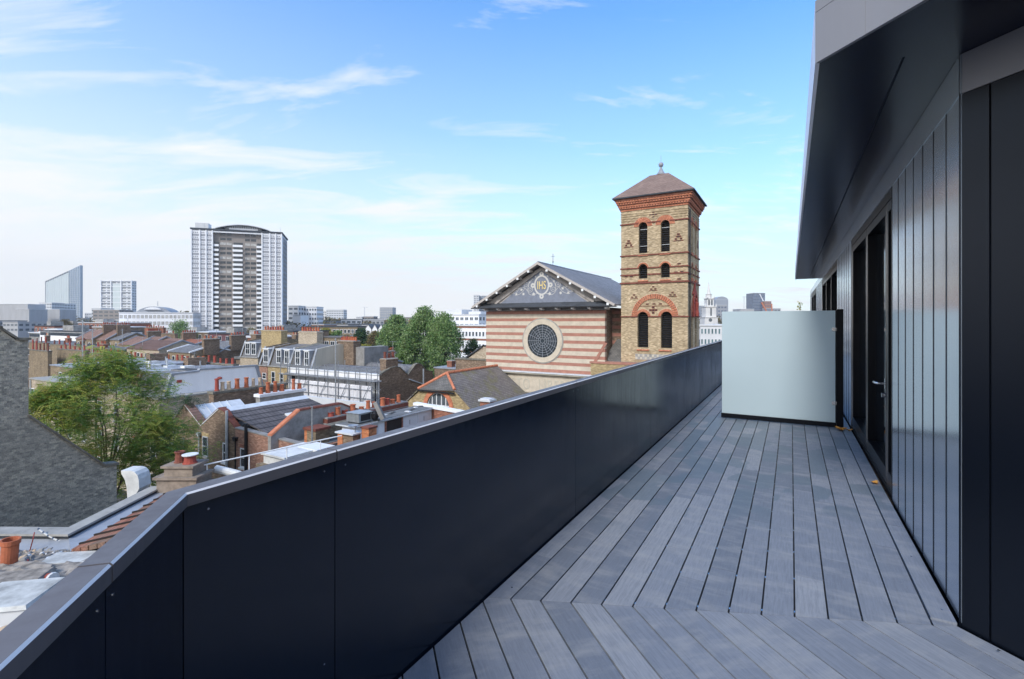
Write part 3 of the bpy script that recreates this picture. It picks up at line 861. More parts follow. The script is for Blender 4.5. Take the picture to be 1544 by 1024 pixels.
def line(mb, pts, w=.045):
    for p, q in zip(pts, pts[1:]):
        dx, dz = q[0]-p[0], q[1]-p[1]; l = sqrt(dx*dx+dz*dz) or 1; ux, uz = -dz/l*w/2, dx/l*w/2; ex, ez = dx/l*w*.3, dz/l*w*.3
        mb.prism([(p[0]+ux-ex, p[1]+uz-ez), (p[0]-ux-ex, p[1]-uz-ez), (q[0]-ux+ex, q[1]-uz+ez), (q[0]+ux+ex, q[1]+uz+ez)], 'm', D-.010, D+.03)
def bez(p0, p1, p2, n=10): return [((1-t)**2*p0[0]+2*t*(1-t)*p1[0]+t*t*p2[0], (1-t)**2*p0[1]+2*t*(1-t)*p1[1]+t*t*p2[1]) for t in [i/n for i in range(n+1)]]
def leafy(mb, c, r, a):
    pts = [(c[0]+r*(1 if k % 2 == 0 else .5)*cos(a+k*pi/5), c[1]+r*(1 if k % 2 == 0 else .5)*sin(a+k*pi/5)) for k in range(10)]
    for i in range(10): mb.prism([c, pts[i], pts[(i+1) % 10]], 'm', D-.009, D+.03)
hb = tyZ0+.42
for sg in (-1, 1):
    f = lambda x, z: (on+sg*x, hb+z)
    scroll(b, f(1.45, .62), .36, 1.7, 0 if sg > 0 else pi, -sg)
    scroll(b, f(1.95, 1.15), .36, 1.6, pi, sg)
    line(b, bez(f(.4, .25), f(1.5, -.35), f(1.75, .5))); line(b, bez(f(1.75, .5), f(1.72, 1.5), f(1.0, 1.8)))
    line(b, bez(f(1.8, .5), f(2.4, 1.35), f(3.1, .45))); line(b, bez(f(3.1, .45), f(3.4, .1), f(3.9, .3))); line(b, bez(f(2.1, .8), f(2.6, .0), f(3.4, .05))); line(b, bez(f(3.2, .55), f(3.9, .85), f(4.6, .1)))
    for (x, z, r) in ((2.55, .65, .2), (2.3, .15, .2), (3.2, .15, .17), (3.0, .85, .16), (3.7, .5, .17), (4.2, .15, .17), (1.0, .1, .24), (4.9, .08, .15), (1.15, 1.75, .13), (.75, 2.05, .12), (1.5, 1.45, .13), (2.6, 1.15, .13)): leafy(b, f(x, z), r, x*3)
b.build('scroll_painting', tym)
txt(ch, 'IHS', 1.28, 'gold', 'monogram', on, D-.025, oz-.44, .58, .02, tym, 1.06)
# weathervane rod
b = ch.mb('black_pipe'); b.tube([(NC, cm+3, zA+.1), (NC, cm+3, zA+1.5)], .025, 5); b.bar((NC-.25, cm+3, zA+1.2), (NC+.25, cm+3, zA+1.2), .03); b.lathe((NC, cm+3, zA+.55), [(.02, -.09), (.09, 0), (.02, .09)], 8); b.build('rod')
# side chapel between front and tower: dark return wall, lean-to slate roof, brick parapet
nT0 = CF.m(936, 480, cm+.6)[0]
b = ch.mb('brown_brick'); b.box(cn1+.02, nT0+4, cm+2.3, cm+9, STREET, zE)
b.use('red_stripe')
for mt, z0, z1 in bands:
    if mt == 'red_stripe': b.box(cn1+.021, cn1+5, cm+2.28, cm+2.3, z0, z1)
b.build('side_wall')
zq = CF.m(900, 546, cm-.2)[2]; zr = CF.m(930, 511, cm+2.3)[2]
b = ch.mb('hall_slate_x'); nq0 = CF.m(896, 546, cm-.1)[0]
b.hexa([(nq0+.5, cm+.6, zq-.25), (nT0+3, cm+.6, zq-.25), (nT0+3, cm+2.27, zr-.12), (cn1+.6, cm+2.27, zr-.12)], [(nq0+.5, cm+.6, zq-.1), (nT0+3, cm+.6, zq-.1), (nT0+3, cm+2.27, zr), (cn1+.6, cm+2.27, zr)]); b.build('side_roof')
b = ch.mb('yellow_brick'); b.box(nq0-.3, nT0+3, cm-.35, cm+.59, STREET, zq-.14); b.use('red_stripe'); b.box(nq0-.4, nT0+3, cm-.42, cm+.62, zq-.137, zq+.06); b.build('porch_wall')
b = ch.mb('red_stripe'); b.hexa([(nq0-.1, cm-.05, zq+.06), (nq0+.25, cm-.05, zq+.06), (cn1+.28, cm-.05, zq+2.0), (cn1-.05, cm-.05, zq+2.0)], [(nq0-.1, cm+.02, zq+.06), (nq0+.25, cm+.02, zq+.06), (cn1+.28, cm+.02, zq+2.0), (cn1-.05, cm+.02, zq+2.0)]); b.build('raking_coping')

# ---------------------------------------------------------------- bell tower
YT = 46.6
tn1, tm, _ = CF.y(1037, 400, YT)
def tf(px, py): return CF.m(px, py, tm)
tn0 = tf(936.5, 400)[0]; TW = tn1-tn0; tm1 = tm+TW; TC = (tn0+tn1)/2; TM = (tm+tm1)/2
def tz(py, px=1037): return CF.m(px, py, tm)[2]
print('tower width', TW, 'top', tz(300))
tw = T('bell_tower', 'square yellow brick bell tower with red arches and hipped tile roof', 'tower', (TC, TM, STREET))
zTop = tz(308)
b = tw.mb('tower_brick'); b.box(tn0, tn1, tm, tm1, STREET, zTop); wall = b.build('shaft')
wN = [(tf(969.5, 0)[0], tf(1003, 0)[0])]
c0, c1 = wN[0]
r1 = (tf(976, 0)[0]-tf(963, 0)[0])/2
lv = [(tz(335), tz(377), r1), (tz(401), tz(417), r1), (tz(478), tz(526), r1*1.25)]
cutters = []
def both(f):   # f(axis, centre, base plane, sign)
    for c in (c0, c1): f('m', c)
cz = [(c0, c1), (c0, c1), (tf(969.5, 0)[0]-.02, tf(1004.5, 0)[0]+.02)]
off_m = TM-TC
inner = []
for (zs, z0, r), (a_, b_) in zip(lv, cz):
    for c in (a_, b_):
        k = tw.mb('black_pipe'); k.prism(archprof(c, r, zs, z0), 'm', tm-.5, tm+.9); cutters.append(k)
        k = tw.mb('black_pipe'); k.prism(archprof(c+off_m, r*.9, zs, z0), 'n', tn1-.9, tn1+.5); cutters.append(k)
cut(wall, cutters)
wall.data.materials.clear(); wall.data.materials.append(MATS['tower_brick'])
for (zs, z0, r), (a_, b_), nm in zip(lv, cz, ('tall', 'small', 'low')):
    for c in (a_, b_):
        for ax, cc, q0, q1, rr in (('m', c, tm+.5, tm+.6, r), ('n', c+off_m, tn1-.6, tn1-.5, r*.9)):
            k = tw.mb('black_pipe')
            n_ = int((zs+rr-z0)/.22)
            for i in range(n_):
                zz = z0+.05+i*.22; hw = rr if zz < zs else sqrt(max(0, rr*rr-(zz-zs)**2))
                if hw < .08: continue
                if ax == 'm': k.hexa([(cc-hw, q0-.1, zz), (cc+hw, q0-.1, zz), (cc+hw, q1, zz+.14), (cc-hw, q1, zz+.14)], [(cc-hw, q0-.1, zz+.03), (cc+hw, q0-.1, zz+.03), (cc+hw, q1, zz+.17), (cc-hw, q1, zz+.17)])
                else: k.box(q0, q1, cc-hw, cc+hw, zz, zz+.14)
            if nm == 'tall' and ax == 'm':
                k.use('galvanised')
                for zz in (z0+.75, zs-.25): k.bar((cc-rr, q0-.13, zz), (cc+rr, q0-.13, zz), .05)
            k.build('louvre')
def arch(mb, ax, c, r0, r1, zs, p=.05, a0=0, a1=pi, seg=18):
    if ax == 'm': mb.ring((c, zs), r0, r1, tm-p, tm+.06, a0, a1, seg, 'm')
    else: mb.ring((c, zs), r0, r1, tn1-.06, tn1+p, a0, a1, seg, 'n')
def onface(mb, ax, a0, a1, z0, z1, p=.05):
    if ax == 'm': mb.box(a0, a1, tm-p, tm+.02, z0, z1)
    else: mb.box(tn1-.02, tn1+p, a0+off_m, a1+off_m, z0, z1)
def vouss(ax, c, r0, r1_, zs, name, p=.05, n=15):
    mb = tw.mb('voussoir')
    for i in range(n):
        a0, a1 = pi*i/n+.012, pi*(i+1)/n-.012
        arch(mb, ax, c, r0, r1_, zs, p, a0, a1, 2)
    mb.use('buff_clay'); arch(mb, ax, c, r1_+.0, r1_+.05, zs, p*.7)
    return mb.build(name)
for ax in ('m', 'n'):
    o_ = 0 if ax == 'm' else off_m
    for c in (c0, c1):
        vouss(ax, c+o_, r1, r1*2.15, lv[0][0], 'arch_band')
        vouss(ax, c+o_, r1, r1*1.35, lv[1][0], 'arch_band', n=11)
    a_, b_ = cz[2]; 
    vouss(ax, a_+o_, lv[2][2], lv[2][2]*1.5, lv[2][0], 'arch_band'); vouss(ax, b_+o_, lv[2][2], lv[2][2]*1.5, lv[2][0], 'arch_band')
    big = (tf(1021.5, 0)[0]-tf(951, 0)[0])/2
    vouss(ax, (a_+b_)/2+o_, big*.80, big, lv[2][0], 'great_arch', .09, 29)
    for zs, z0, r in lv:
        for c in (c0, c1):
            mb = tw.mb('terracotta_red' if False else 'voussoir')
            if ax == 'm': mb.hexa([(c-r-.08, tm-.12, z0-.30), (c+r+.08, tm-.12, z0-.30), (c+r, tm+.3, z0-.30), (c-r, tm+.3, z0-.30)], [(c-r-.08, tm-.12, z0-.24), (c+r+.08, tm-.12, z0-.24), (c+r, tm+.3, z0-.003), (c-r, tm+.3, z0-.003)])
            else: mb.box(tn1-.3, tn1+.12, c+off_m-r, c+off_m+r, z0-.3, z0-.003)
            mb.build('sill')
# string courses
for py, h, p in ((330.5, .12, .10), (381, .12, .10), (401.5, .12, .09), (412, .14, .07), (425, .16, .12), (478, .12, .10)):
    z = tz(py)
    mb = tw.mb('terracotta_dark'); 
    gaps = [(l, cc) for l, cc in zip(lv, cz) if l[1]-.02 < z < l[0]+l[2]]
    if gaps:
        l, cc = gaps[0]
        xs = [tn0-p]
        for c in cc: xs += [c-l[2], c+l[2]]
        xs.append(tn1+p)
        for q in ((xs[0], xs[1], tm-p, tm+.3), (xs[2], xs[3], tm-p, tm+.02), (tn1-.02, tn1+p, cc[0]+off_m+l[2], cc[1]+off_m-l[2]), (tn1-.02, tn1+p, cc[1]+off_m+l[2], tm1+p)):
            m2 = tw.mb('terracotta_dark'); m2.box(*q, z, z+h); m2.build('string_course')
        mb.box(xs[4], xs[5], tm-p, tm+.3, z, z+h); mb.box(tn1-.02, tn1+p, tm+.3, cc[0]+off_m-l[2], z, z+h)
    else: mb.box(tn0-p, tn1+p, tm-p, tm1+p, z, z+h)
    mb.build('string_course')
# banded brickwork above the springing of the top arches
bw_ = (c1-r1*1.85)-(c0+r1*1.85)
for i in range(9):
    z = tz(329)+.28+i*.235
    if z > zTop-.25: break
    mb = tw.mb('tower_brick'); p = .05+.0*i
    for ax in ('m', 'n'):
        dz = z+.05-lv[0][0]; q = sqrt(max(0, (r1*2.2)**2-dz*dz))
        if q <= 0 or dz > r1*2.15: onface(mb, ax, tn0-.04 if ax == 'm' else tn0, tn1+(.05 if ax == 'm' else 0), z, z+.11, p)
        else:
            onface(mb, ax, tn0, c0-q, z, z+.11, p)
            if c1-q-(c0+q) > .15: onface(mb, ax, c0+q, c1-q, z, z+.11, p)
            onface(mb, ax, c1+q, tn1+(.05 if ax == 'm' else 0), z, z+.11, p)
    mb.build('brick_band')
# little cross ornaments of sunk bricks
def orn(ax, a, z, pat):
    mb = tw.mb('terracotta_dark')
    for dx, dz, w, h in pat: onface(mb, ax, a+dx-w/2, a+dx+w/2, z+dz-h/2, z+dz+h/2, .035)
    mb.use('black_pipe')
    for dx, dz, w, h in pat: onface(mb, ax, a+dx-w*.28, a+dx+w*.28, z+dz-h*.28, z+dz+h*.28, .042)
    mb.build('brick_ornament')
tri = [(0, .32, .28, .16), (0, .1, .5, .14), (-.25, -.12, .22, .16), (.25, -.12, .22, .16), (0, -.3, .95, .08)]
dots = [(0, .0, .36, .13)]
cross = [(0, .26, .26, .2), (-.28, 0, .26, .2), (.28, 0, .26, .2), (0, -.26, .26, .2), (0, 0, .3, .2)]
st = [(0, .22, .22, .12), (-.2, 0, .22, .12), (.2, 0, .22, .12), (0, -.16, .8, .06)]
for ax in ('m', 'n'):
    orn(ax, tf(948, 0)[0], tz(361), tri); orn(ax, tf(1023, 0)[0], tz(357), tri); orn(ax, tf(985, 0)[0], tz(318), cross)
    for px, py in ((948, 400), (1024, 397), (944, 413), (952, 413), (1019, 409.5), (1028, 409), (985, 411), (948, 424), (1024, 420)): orn(ax, tf(px, 0)[0], tz(py), dots)
    for px, py in ((985, 434), (956, 446), (1014, 444)): orn(ax, tf(px, 0)[0], tz(py), st)
    orn(ax, tf(985, 0)[0], tz(467), cross)
    for px in (976, 986, 996): orn(ax, tf(px, 0)[0], tz(457.5), [(0, 0, .3, .12)])
    mb = tw.mb('terracotta_dark'); onface(mb, ax, tf(962, 0)[0], tf(1009, 0)[0], tz(461), tz(461)+.05, .04); mb.build('brick_band')
# chequer below the low windows
mb = tw.mb('stained_render'); onface(mb, 'm', tf(958, 0)[0], tf(1016, 0)[0], tz(545), tz(536), .03); mb.use('cream_render')
w_ = (tf(1016, 0)[0]-tf(958, 0)[0])/16
for i in range(16):
    for j in range(2):
        if (i+j) % 2 == 0: x = tf(958, 0)[0]+i*w_; z = tz(545)+j*.28; onface(mb, 'm', x+.02, x+w_-.02, z+.02, z+.26, .045)
mb.build('chequer_band')
# terracotta niche with a figure on the side face
nm_ = TM+.2; nz0 = tz(478)
mb = tw.mb('terracotta_red'); mb.ring((nm_, nz0+1.5), .75, 1.15, tn1-.02, tn1+.22, 0, pi, 14, 'n'); mb.box(tn1-.02, tn1+.22, nm_-1.15, nm_-.75, nz0+.05, nz0+1.5); mb.box(tn1-.02, tn1+.22, nm_+.75, nm_+1.15, nz0+.05, nz0+1.5)
mb.prism([(nm_-1.3, nz0+2.3), (nm_+1.3, nz0+2.3), (nm_+.3, nz0+3.0), (nm_, nz0+3.7), (nm_-.3, nz0+3.0)], 'n', tn1-.02, tn1+.15)
mb.use('voussoir'); mb.box(tn1-.02, tn1+.04, nm_-.75, nm_+.75, nz0+.05, nz0+2.2)
ni = mb.build('niche')
mb = tw.mb('terracotta_red'); mb.lathe((tn1+.18, nm_, nz0+.1), [(.32, 0), (.34, .3), (.24, .7), (.28, 1.1), (.30, 1.35), (.10, 1.5), (.15, 1.62), (.14, 1.75), (.04, 1.86)], 10); mb.build('statue', ni)
mb = tw.mb('black_pipe'); mb.tube([(tn1+.12, tm+.5, STREET), (tn1+.12, tm+.5, zTop-.4)], .07, 6); mb.build('downpipe')
# cornice: stepped corbels with zigzag dentils
for i in range(6):
    z = zTop-.02+i*.20; p = .07+.09*i
    mb = tw.mb('red_brick' if i % 2 else 'voussoir'); mb.box(tn0-p, tn1+p, tm-p, tm1+p, z, z+.198)
    mb.build('corbel_course')
    if i in (1, 3, 4):
        mb = tw.mb('voussoir'); nn = 26
        for k in range(nn):
            a = tn0-p+(TW+2*p)*(k+.5)/nn; w_ = .075
            mb.box(a-w_, a+w_, tm-p-.07, tm-p-.002, z+.03, z+.17)
            mb.box(tn1+p+.002, tn1+p+.07, a-w_+off_m, a+w_+off_m, z+.03, z+.17)
        mb.build('dentils')
zC = zTop-.02+1.2; P_ = .72
mb = tw.mb('dark_felt'); mb.box(tn0-P_, tn1+P_, tm-P_, tm1+P_, zC+.002, zC+.12); mb.build('eaves_board')
hz_ = tz(266, 990)
rt = .95
mb = tw.mb('tower_tile'); mb.hexa([(tn0-P_, tm-P_, zC+.122), (tn1+P_, tm-P_, zC+.122), (tn1+P_, tm1+P_, zC+.122), (tn0-P_, tm1+P_, zC+.122)],
    [(TC-rt, TM-rt*.9, zC+2.85), (TC+rt, TM-rt*.9, zC+2.85), (TC+rt, TM+rt*.9, zC+2.85), (TC-rt, TM+rt*.9, zC+2.85)]); rf_ = mb.build('roof')
mb = tw.mb('lead_flashing'); zz = zC+2.86
mb.lathe((TC, TM, zz), [(.95, 0), (.5, .05), (.38, .12), (.40, .28), (.24, .55), (.13, .8), (.11, .95), (.24, 1.08), (.27, 1.24), (.20, 1.40), (.06, 1.47), (.02, 1.5), (.018, 2.2)], 12); mb.build('finial', rf_)
# ---------------------------------------------------------------- our own building below the deck
ob = T('host_building', 'dark brick building that carries the roof terrace', 'building', (2.0, 0, STREET), W0)
b = ob.mb('brown_brick')
pts = [add(add(PC, DB, -5), RB, .03), add(PC, RA, .04), add(add(PC, DA, 28), RA, .03), add(add(WC, DA, 28), RA, 5), add(WC, RA, 5), add(add(WC, DB, -5), RA, 5)]
b.slab(pts, STREET, -.325); b.build('wall')

ORD = ['first', 'second', 'third', 'fourth', 'fifth', 'sixth', 'seventh', 'eighth', 'ninth', 'tenth', 'eleventh', 'twelfth']
# ---------------------------------------------------------------- neighbour's flat roof
RZ = -4.0
nb = T('flat_roof_building', 'neighbouring building with rubble strewn flat roof and stone coped parapet', 'building', (-8, 10, STREET), W0)
a_, b_, c_ = (-21, 12.5), (-11.3, 12.35), (-11.5, 15.6)
fl = [(-21, -2), (-1.9, -2), (-1.15, 1.6), (6.0, 14.2), (6.0, 20.2), (-6.5, 20.2), c_, b_, a_]
b = nb.mb('stock_brick'); b.slab(fl, STREET, RZ-.1); b.build('wall')
b = nb.mb('rubble'); b.slab([(-20.8, -1.9), (-2, -1.9), (-1.25, 1.6), (5.9, 14.1), (5.9, 20.1), (-6.6, 20.1), (-11.2, 15.5), (-11.2, 12.3), (-20.8, 12.45)], RZ-.098, RZ); b.build('roof')
def strip3(mb, pts_in, pts_out, z0, z1):
    for k in range(len(pts_in)-1):
        q = [pts_in[k], pts_in[k+1], pts_out[k+1], pts_out[k]]
        mb.hexa([(p[0], p[1], z0) for p in q], [(p[0], p[1], z1) for p in q])
inn = [(-21, 12.28), (-11.12, 12.12), (-11.30, 15.6)]; out = [(-21, 12.60), (-11.40, 12.45), (-11.58, 15.6)]
b = nb.mb('dark_felt'); strip3(b, inn, out, RZ-.1, RZ+.22); b.build('parapet')
inn = [(-21, 12.22), (-11.08, 12.06), (-11.25, 15.6)]; out = [(-21, 12.64), (-11.46, 12.49), (-11.64, 15.6)]
b = nb.mb('stone_coping'); strip3(b, inn, out, RZ+.222, RZ+.275); b.build('coping')
b = nb.mb('lead_flashing')
b.hexa([(-21, 12.27, RZ+.002), (-11.1, 12.11, RZ+.002), (-10.75, 11.75, RZ+.002), (-21, 11.9, RZ+.002)], [(-21, 12.27, RZ+.13), (-11.1, 12.11, RZ+.13), (-10.75, 11.75, RZ+.02), (-21, 11.9, RZ+.02)])
b.hexa([(-11.1, 12.1, RZ+.003), (-10.5, 11.5, RZ+.003), (-11.0, 15.5, RZ+.003), (-11.28, 15.5, RZ+.003)], [(-11.1, 12.1, RZ+.15), (-10.5, 11.5, RZ+.12), (-11.0, 15.5, RZ+.16), (-11.28, 15.5, RZ+.16)])
b.build('flashing')
t_ = NT('strip_tile', .85, .2); v_ = t_.mapv((26, 1.2, 26))
t_.color(t_.mix(t_.ramp(t_.noise(1.2, 5), [(.4, .0), (.65, .8)]), t_.ramp(t_.noise(1, 2, .5, v_), [(.35, (.12, .05, .035)), (.5, (.30, .12, .08)), (.7, (.38, .20, .14))]), (.16, .13, .10)))
b = nb.mb('strip_tile')
for i in range(12):
    x0, x1 = -10.48+.2*i, -10.48+.2*(i+1)+.02; z0 = RZ+.15+.045*i
    b.hexa([(x0, 11.5, z0-.1), (x1, 11.5, z0-.05), (x1-.45, 15.4, z0-.05), (x0-.45, 15.4, z0-.1)], [(x0, 11.5, z0+.02), (x1, 11.5, z0+.07), (x1-.45, 15.4, z0+.07), (x0-.45, 15.4, z0+.02)])
b.build('tiled_strip')
b = nb.mb('dark_timber')
for i in range(8):
    y = 11.75+.48*i; x = -10.48-.45*(y-11.5)/3.9; b.bar((x, y, RZ+.19), (x+2.3, y, RZ+.71), .045)
b.build('battens')
# loose gravel and crumbs of mortar over the roof
gr = MB(); r_ = random.Random(31)
for i in range(2600):
    x, y = r_.uniform(-15, -8.2), r_.uniform(7.5, 11.9); s_ = abs(r_.gauss(0, .03))+.012; gr.use(r_.choice(('rubble', 'light_concrete', 'stained_render', 'grey_render', 'buff_clay')))
    gr.hexa([(x-s_, y-s_, RZ), (x+s_, y-s_*.8, RZ), (x+s_*.8, y+s_, RZ), (x-s_*.9, y+s_, RZ)], [(x-s_*.6, y-s_*.5, RZ+s_), (x+s_*.5, y-s_*.5, RZ+s_*.8), (x+s_*.4, y+s_*.6, RZ+s_*1.1), (x-s_*.6, y+s_*.5, RZ+s_*.8)])
o = gr.build('gravel'); o['kind'] = 'stuff'
# chimney stack of the flat roof
b = nb.mb('concrete'); x0 = -11.0
cs = T('chimney_stack', 'squat brown stone chimney stack with two red pots at the parapet end', 'chimney', (-10.6, 15.6, RZ), W0)
b = cs.mb('brown_stone'); b.box(-11.25, -10.0, 15.3, 16.1, RZ-.2, -3.42); b.box(-11.33, -9.93, 15.22, 16.15, -3.418, -3.34); b.box(-11.05, -10.15, 15.35, 16.05, -3.338, -3.07); b.box(-11.12, -10.08, 15.28, 16.1, -3.068, -3.0)
b.box(-9.99, -9.5, 15.4, 16.0, RZ-.2, -3.62)
b.build('stack')
pot(cs, cs.o, (-10.82, 15.75, -3.0), .36, .15, 'terracotta_dark')
p_ = pot(cs, cs.o, (-10.42, 15.65, -3.0), .26, .19, 'terracotta_red'); 
q = cs.mb('white_paint'); q.lathe((-10.42, 15.65, -2.74), [(.16, -.02), (.23, .0), (.24, .03), (.20, .035)], 14); q.build('bowl', p_)
# ventilation hood
vh = T('vent_hood', 'pale curved sheet metal ventilation hood behind the roof parapet', 'vent', (-13.4, 17.2, -4.6), W0)
X0 = -13.75
b = vh.mb('white_plastic'); pr = [(0, -3.55), (.42, -3.55), (.58, -3.6), (.70, -3.72), (.76, -3.9), (.78, -4.25), (.5, -4.7), (.28, -4.7), (.24, -4.2), (.16, -3.9), (.02, -3.68)]
b.prism([(X0+p*.82, -4.7+(z+4.7)*.9) for p, z in pr], 'm', 17.0, 17.55)
b.use('galvanised')
b.box(X0+.2, X0+.6, 17.05, 17.5, STREET, -4.701); b.build('hood')
# things lying on the flat roof
cp = T('chimney_pot', 'leaning orange chimney pot standing on the rubble roof at far left', 'chimney pot', (-11.35, 10.9, RZ), W0)
b = cp.mb('terracotta'); b.smooth = False; b.lathe((-11.35, 10.9, RZ), [(.17, 0), (.17, .05), (.145, .08), (.15, .56), (.175, .58), (.175, .68), (.14, .68), (.13, .4)], 18); o = b.build('pot_body'); o.rotation_euler = (0, radians(4), 0)
cp = T('broken_pot', 'small broken red pot with white rim lying beside our parapet', 'chimney pot', (-9.85, 10.3, RZ), W0)
b = cp.mb('terracotta_red'); b.tube([(-10.0, 10.3, RZ+.1), (-9.75, 10.25, RZ+.13)], [.10, .13], 12); b.use('white_plastic'); b.tube([(-9.75, 10.25, RZ+.13), (-9.71, 10.24, RZ+.135)], [.135, .12], 12); b.build('pot_body')
def lump(name, lab, cat, c, sx, sy, sz, mat, mound=False, top=None, seed=1):
    tt = T(name, lab, cat, (c[0], c[1], c[2]), W0); bm = bmesh.new()
    r_ = random.Random(seed)
    bmesh.ops.create_icosphere(bm, subdivisions=4, radius=1)
    for v in bm.verts:
        n_ = Vector(v.co); f = 1+.16*sin(n_.x*5+seed)*cos(n_.y*4+seed)+.10*sin(n_.y*11+n_.x*9)+r_.uniform(-.06, .06)
        v.co = Vector((n_.x*sx*f, n_.y*sy*f, max(-.05, n_.z*sz*f)))
    me = bpy.data.meshes.new('rubble_heap'); bm.to_mesh(me); bm.free(); me.materials.append(MATS[mat])
    o = bpy.data.objects.new('heap', me); C.objects.link(o); o.parent = tt.o; return tt
lump('rubble_heap', 'long heap of grey mortar rubble around the foot of the orange pot', 'rubble', (-11.0, 10.55, RZ), 1.0, .5, .22, 'rubble', seed=2)
lump('sand_heap', 'low brown heap of debris in the middle of the flat roof', 'rubble', (-10.1, 10.9, RZ), .9, .7, .14, 'rubble', seed=5)
r_ = random.Random(12)
for i, (lab, px, py) in enumerate((('pale broken slab piece nearest the orange pot', 38, 868), ('grey brick lump behind the small white skylight', 92, 833), ('light stone chunk between the skylight and our parapet', 100, 868), ('largest loose brown stone on the flat roof near the wire', 62, 852), ('loose stone by the tiled strip corner', 118, 838), ('small dark stone beside the raised white kerb', 58, 892))):
    x, y, _ = W0.z(px, py, RZ)
    lump('loose_stone', lab, 'stone', (x, y, RZ), .10+.04*r_.random(), .09, .06, 'light_concrete' if i % 2 == 0 else 'grey_render', seed=20+i)
def skylight(lab, px, py, w, d, h, rot, gl='dirty_white'):
    x, y, _ = W0.z(px, py, RZ); tt = T('skylight', lab, 'skylight', (x, y, RZ), W0, 'skylights on the flat roof'); tt.o.rotation_euler = (0, 0, rot)
    b = tt.mb('light_concrete'); b.box(x-w/2, x+w/2, y-d/2, y+d/2, RZ-.02, RZ+h); b.build('kerb')
    b = tt.mb(gl); b.hexa([(x-w/2-.04, y-d/2-.04, RZ+h+.002), (x+w/2+.04, y-d/2-.04, RZ+h+.002), (x+w/2+.04, y+d/2+.04, RZ+h+.002), (x-w/2-.04, y+d/2+.04, RZ+h+.002)], [(x-w/2, y-d/2, RZ+h+.07), (x+w/2, y-d/2, RZ+h+.07), (x+w/2, y+d/2, RZ+h+.07), (x-w/2, y+d/2, RZ+h+.07)]); b.build('cover')
skylight('low white skylight cover beside the tiled strip', 112, 848, 1.15, .55, .06, .12)
skylight('smaller greyish skylight left of the low white one', 86, 850, .5, .55, .03, .5, 'light_concrete')
skylight('big white raised skylight at the bottom left, nearest the terrace', 20, 925, 1.1, 1.0, .32, .18)
skylight('brown topped raised kerb behind the big white skylight', 22, 886, 1.1, .5, .18, .25, 'rubble')
rp = T('rope', 'blue and white rope sagging from the stone coping to the roof', 'rope', (-11, 12, RZ), W0)
b = rp.mb('white_plastic'); A0 = Vector(W0.z(57, 797, RZ+.42)); B0 = Vector(W0.z(120, 819, RZ+.04)); n_ = 26
for i in range(n_):
    f0, f1 = i/n_, (i+1)/n_; g = lambda f: A0.lerp(B0, f)+Vector((0, 0, -.12*sin(pi*f)))
    b.use('white_plastic' if i % 3 else 'blue_glass'); b.tube([g(f0), g(f1)], .022, 6)
b.build('rope_strand')
wr = T('wire', 'loose pink wire hanging down from the coping onto the rubble', 'wire', (-12, 11.9, RZ), W0)
b = wr.mb('red_door'); b.tube([W0.z(52, 803, RZ+.4), W0.z(50, 812, RZ+.35), W0.z(45, 830, RZ+.02), W0.z(40, 838, RZ+.02), W0.z(44, 850, RZ+.02)], .012, 5); b.build('wire_run')
# handrail behind our parapet
hr = T('handrail', 'thin white pipe handrail running from the stone chimney behind the parapet', 'railing', (-9, 16, RZ), W0)
b = hr.mb('white_paint'); A0 = Vector(W0.y(290, 705, 15.7)); B0 = Vector(W0.y(515, 657, 19.6)); b.tube([A0, B0], .024, 8); b.build('rail')
for f in (.08, .33, .58, .83):
    p = A0.lerp(B0, f); b = hr.mb('white_paint'); b.tube([p, (p.x, p.y, RZ)], .02, 8); b.build('post')
wp_ = T('soil_pipe', 'short fat white pipe lying beside the stone chimney', 'pipe', (-9.3, 16.6, RZ), W0)
b = wp_.mb('white_plastic'); b.tube([(-10.1, 16.5, -3.45), (-9.3, 16.4, -3.6), (-8.5, 16.2, -3.85)], .13, 12); b.build('pipe_run')

# ---------------------------------------------------------------- dark brick flank wall at the left edge
n1, mE, zE_ = CF.z(176, 701, -4.2)
P_ = lambda px, py: CF.n(px, py, n1)[1:]
fw = T('flank_wall_house', 'house end wall of mottled dark grey brick with stepped sloping coping at far left', 'house', (n1-2, mE-2, STREET))
prof = [P_(176, 701), P_(158, 703), P_(43, 628), P_(43, 513), P_(24, 513), P_(0, 496)]
m_l = P_(-120, 496)[0]; prof += [(m_l, prof[-1][1]+1.0)]
tot = prof+[(m_l, STREET), (prof[0][0], STREET)]
b = fw.mb('flank_brick'); b.prism(tot, 'n', n1-.34, n1); b.build('wall')
b = fw.mb('dark_felt'); b.prism([(q[0]-.05, q[1]-.25) for q in prof]+[(m_l+.1, STREET), (prof[0][0]-.1, STREET)], 'n', n1-7, n1-.342); b.build('roof')
for i, (p, q) in enumerate(zip(prof, prof[1:])):
    if i == 2: continue
    b = fw.mb('mossy_coping'); e = .06 if i != 1 else 0
    b.hexa([(n1-.42, q[0]-.0, q[1]+.002), (n1+.07, q[0]-.0, q[1]+.002), (n1+.07, p[0]+e, p[1]+.002), (n1-.42, p[0]+e, p[1]+.002)], [(n1-.42, q[0], q[1]+.09), (n1+.07, q[0], q[1]+.09), (n1+.07, p[0]+e, p[1]+.09), (n1-.42, p[0]+e, p[1]+.09)])
    b.build('coping')

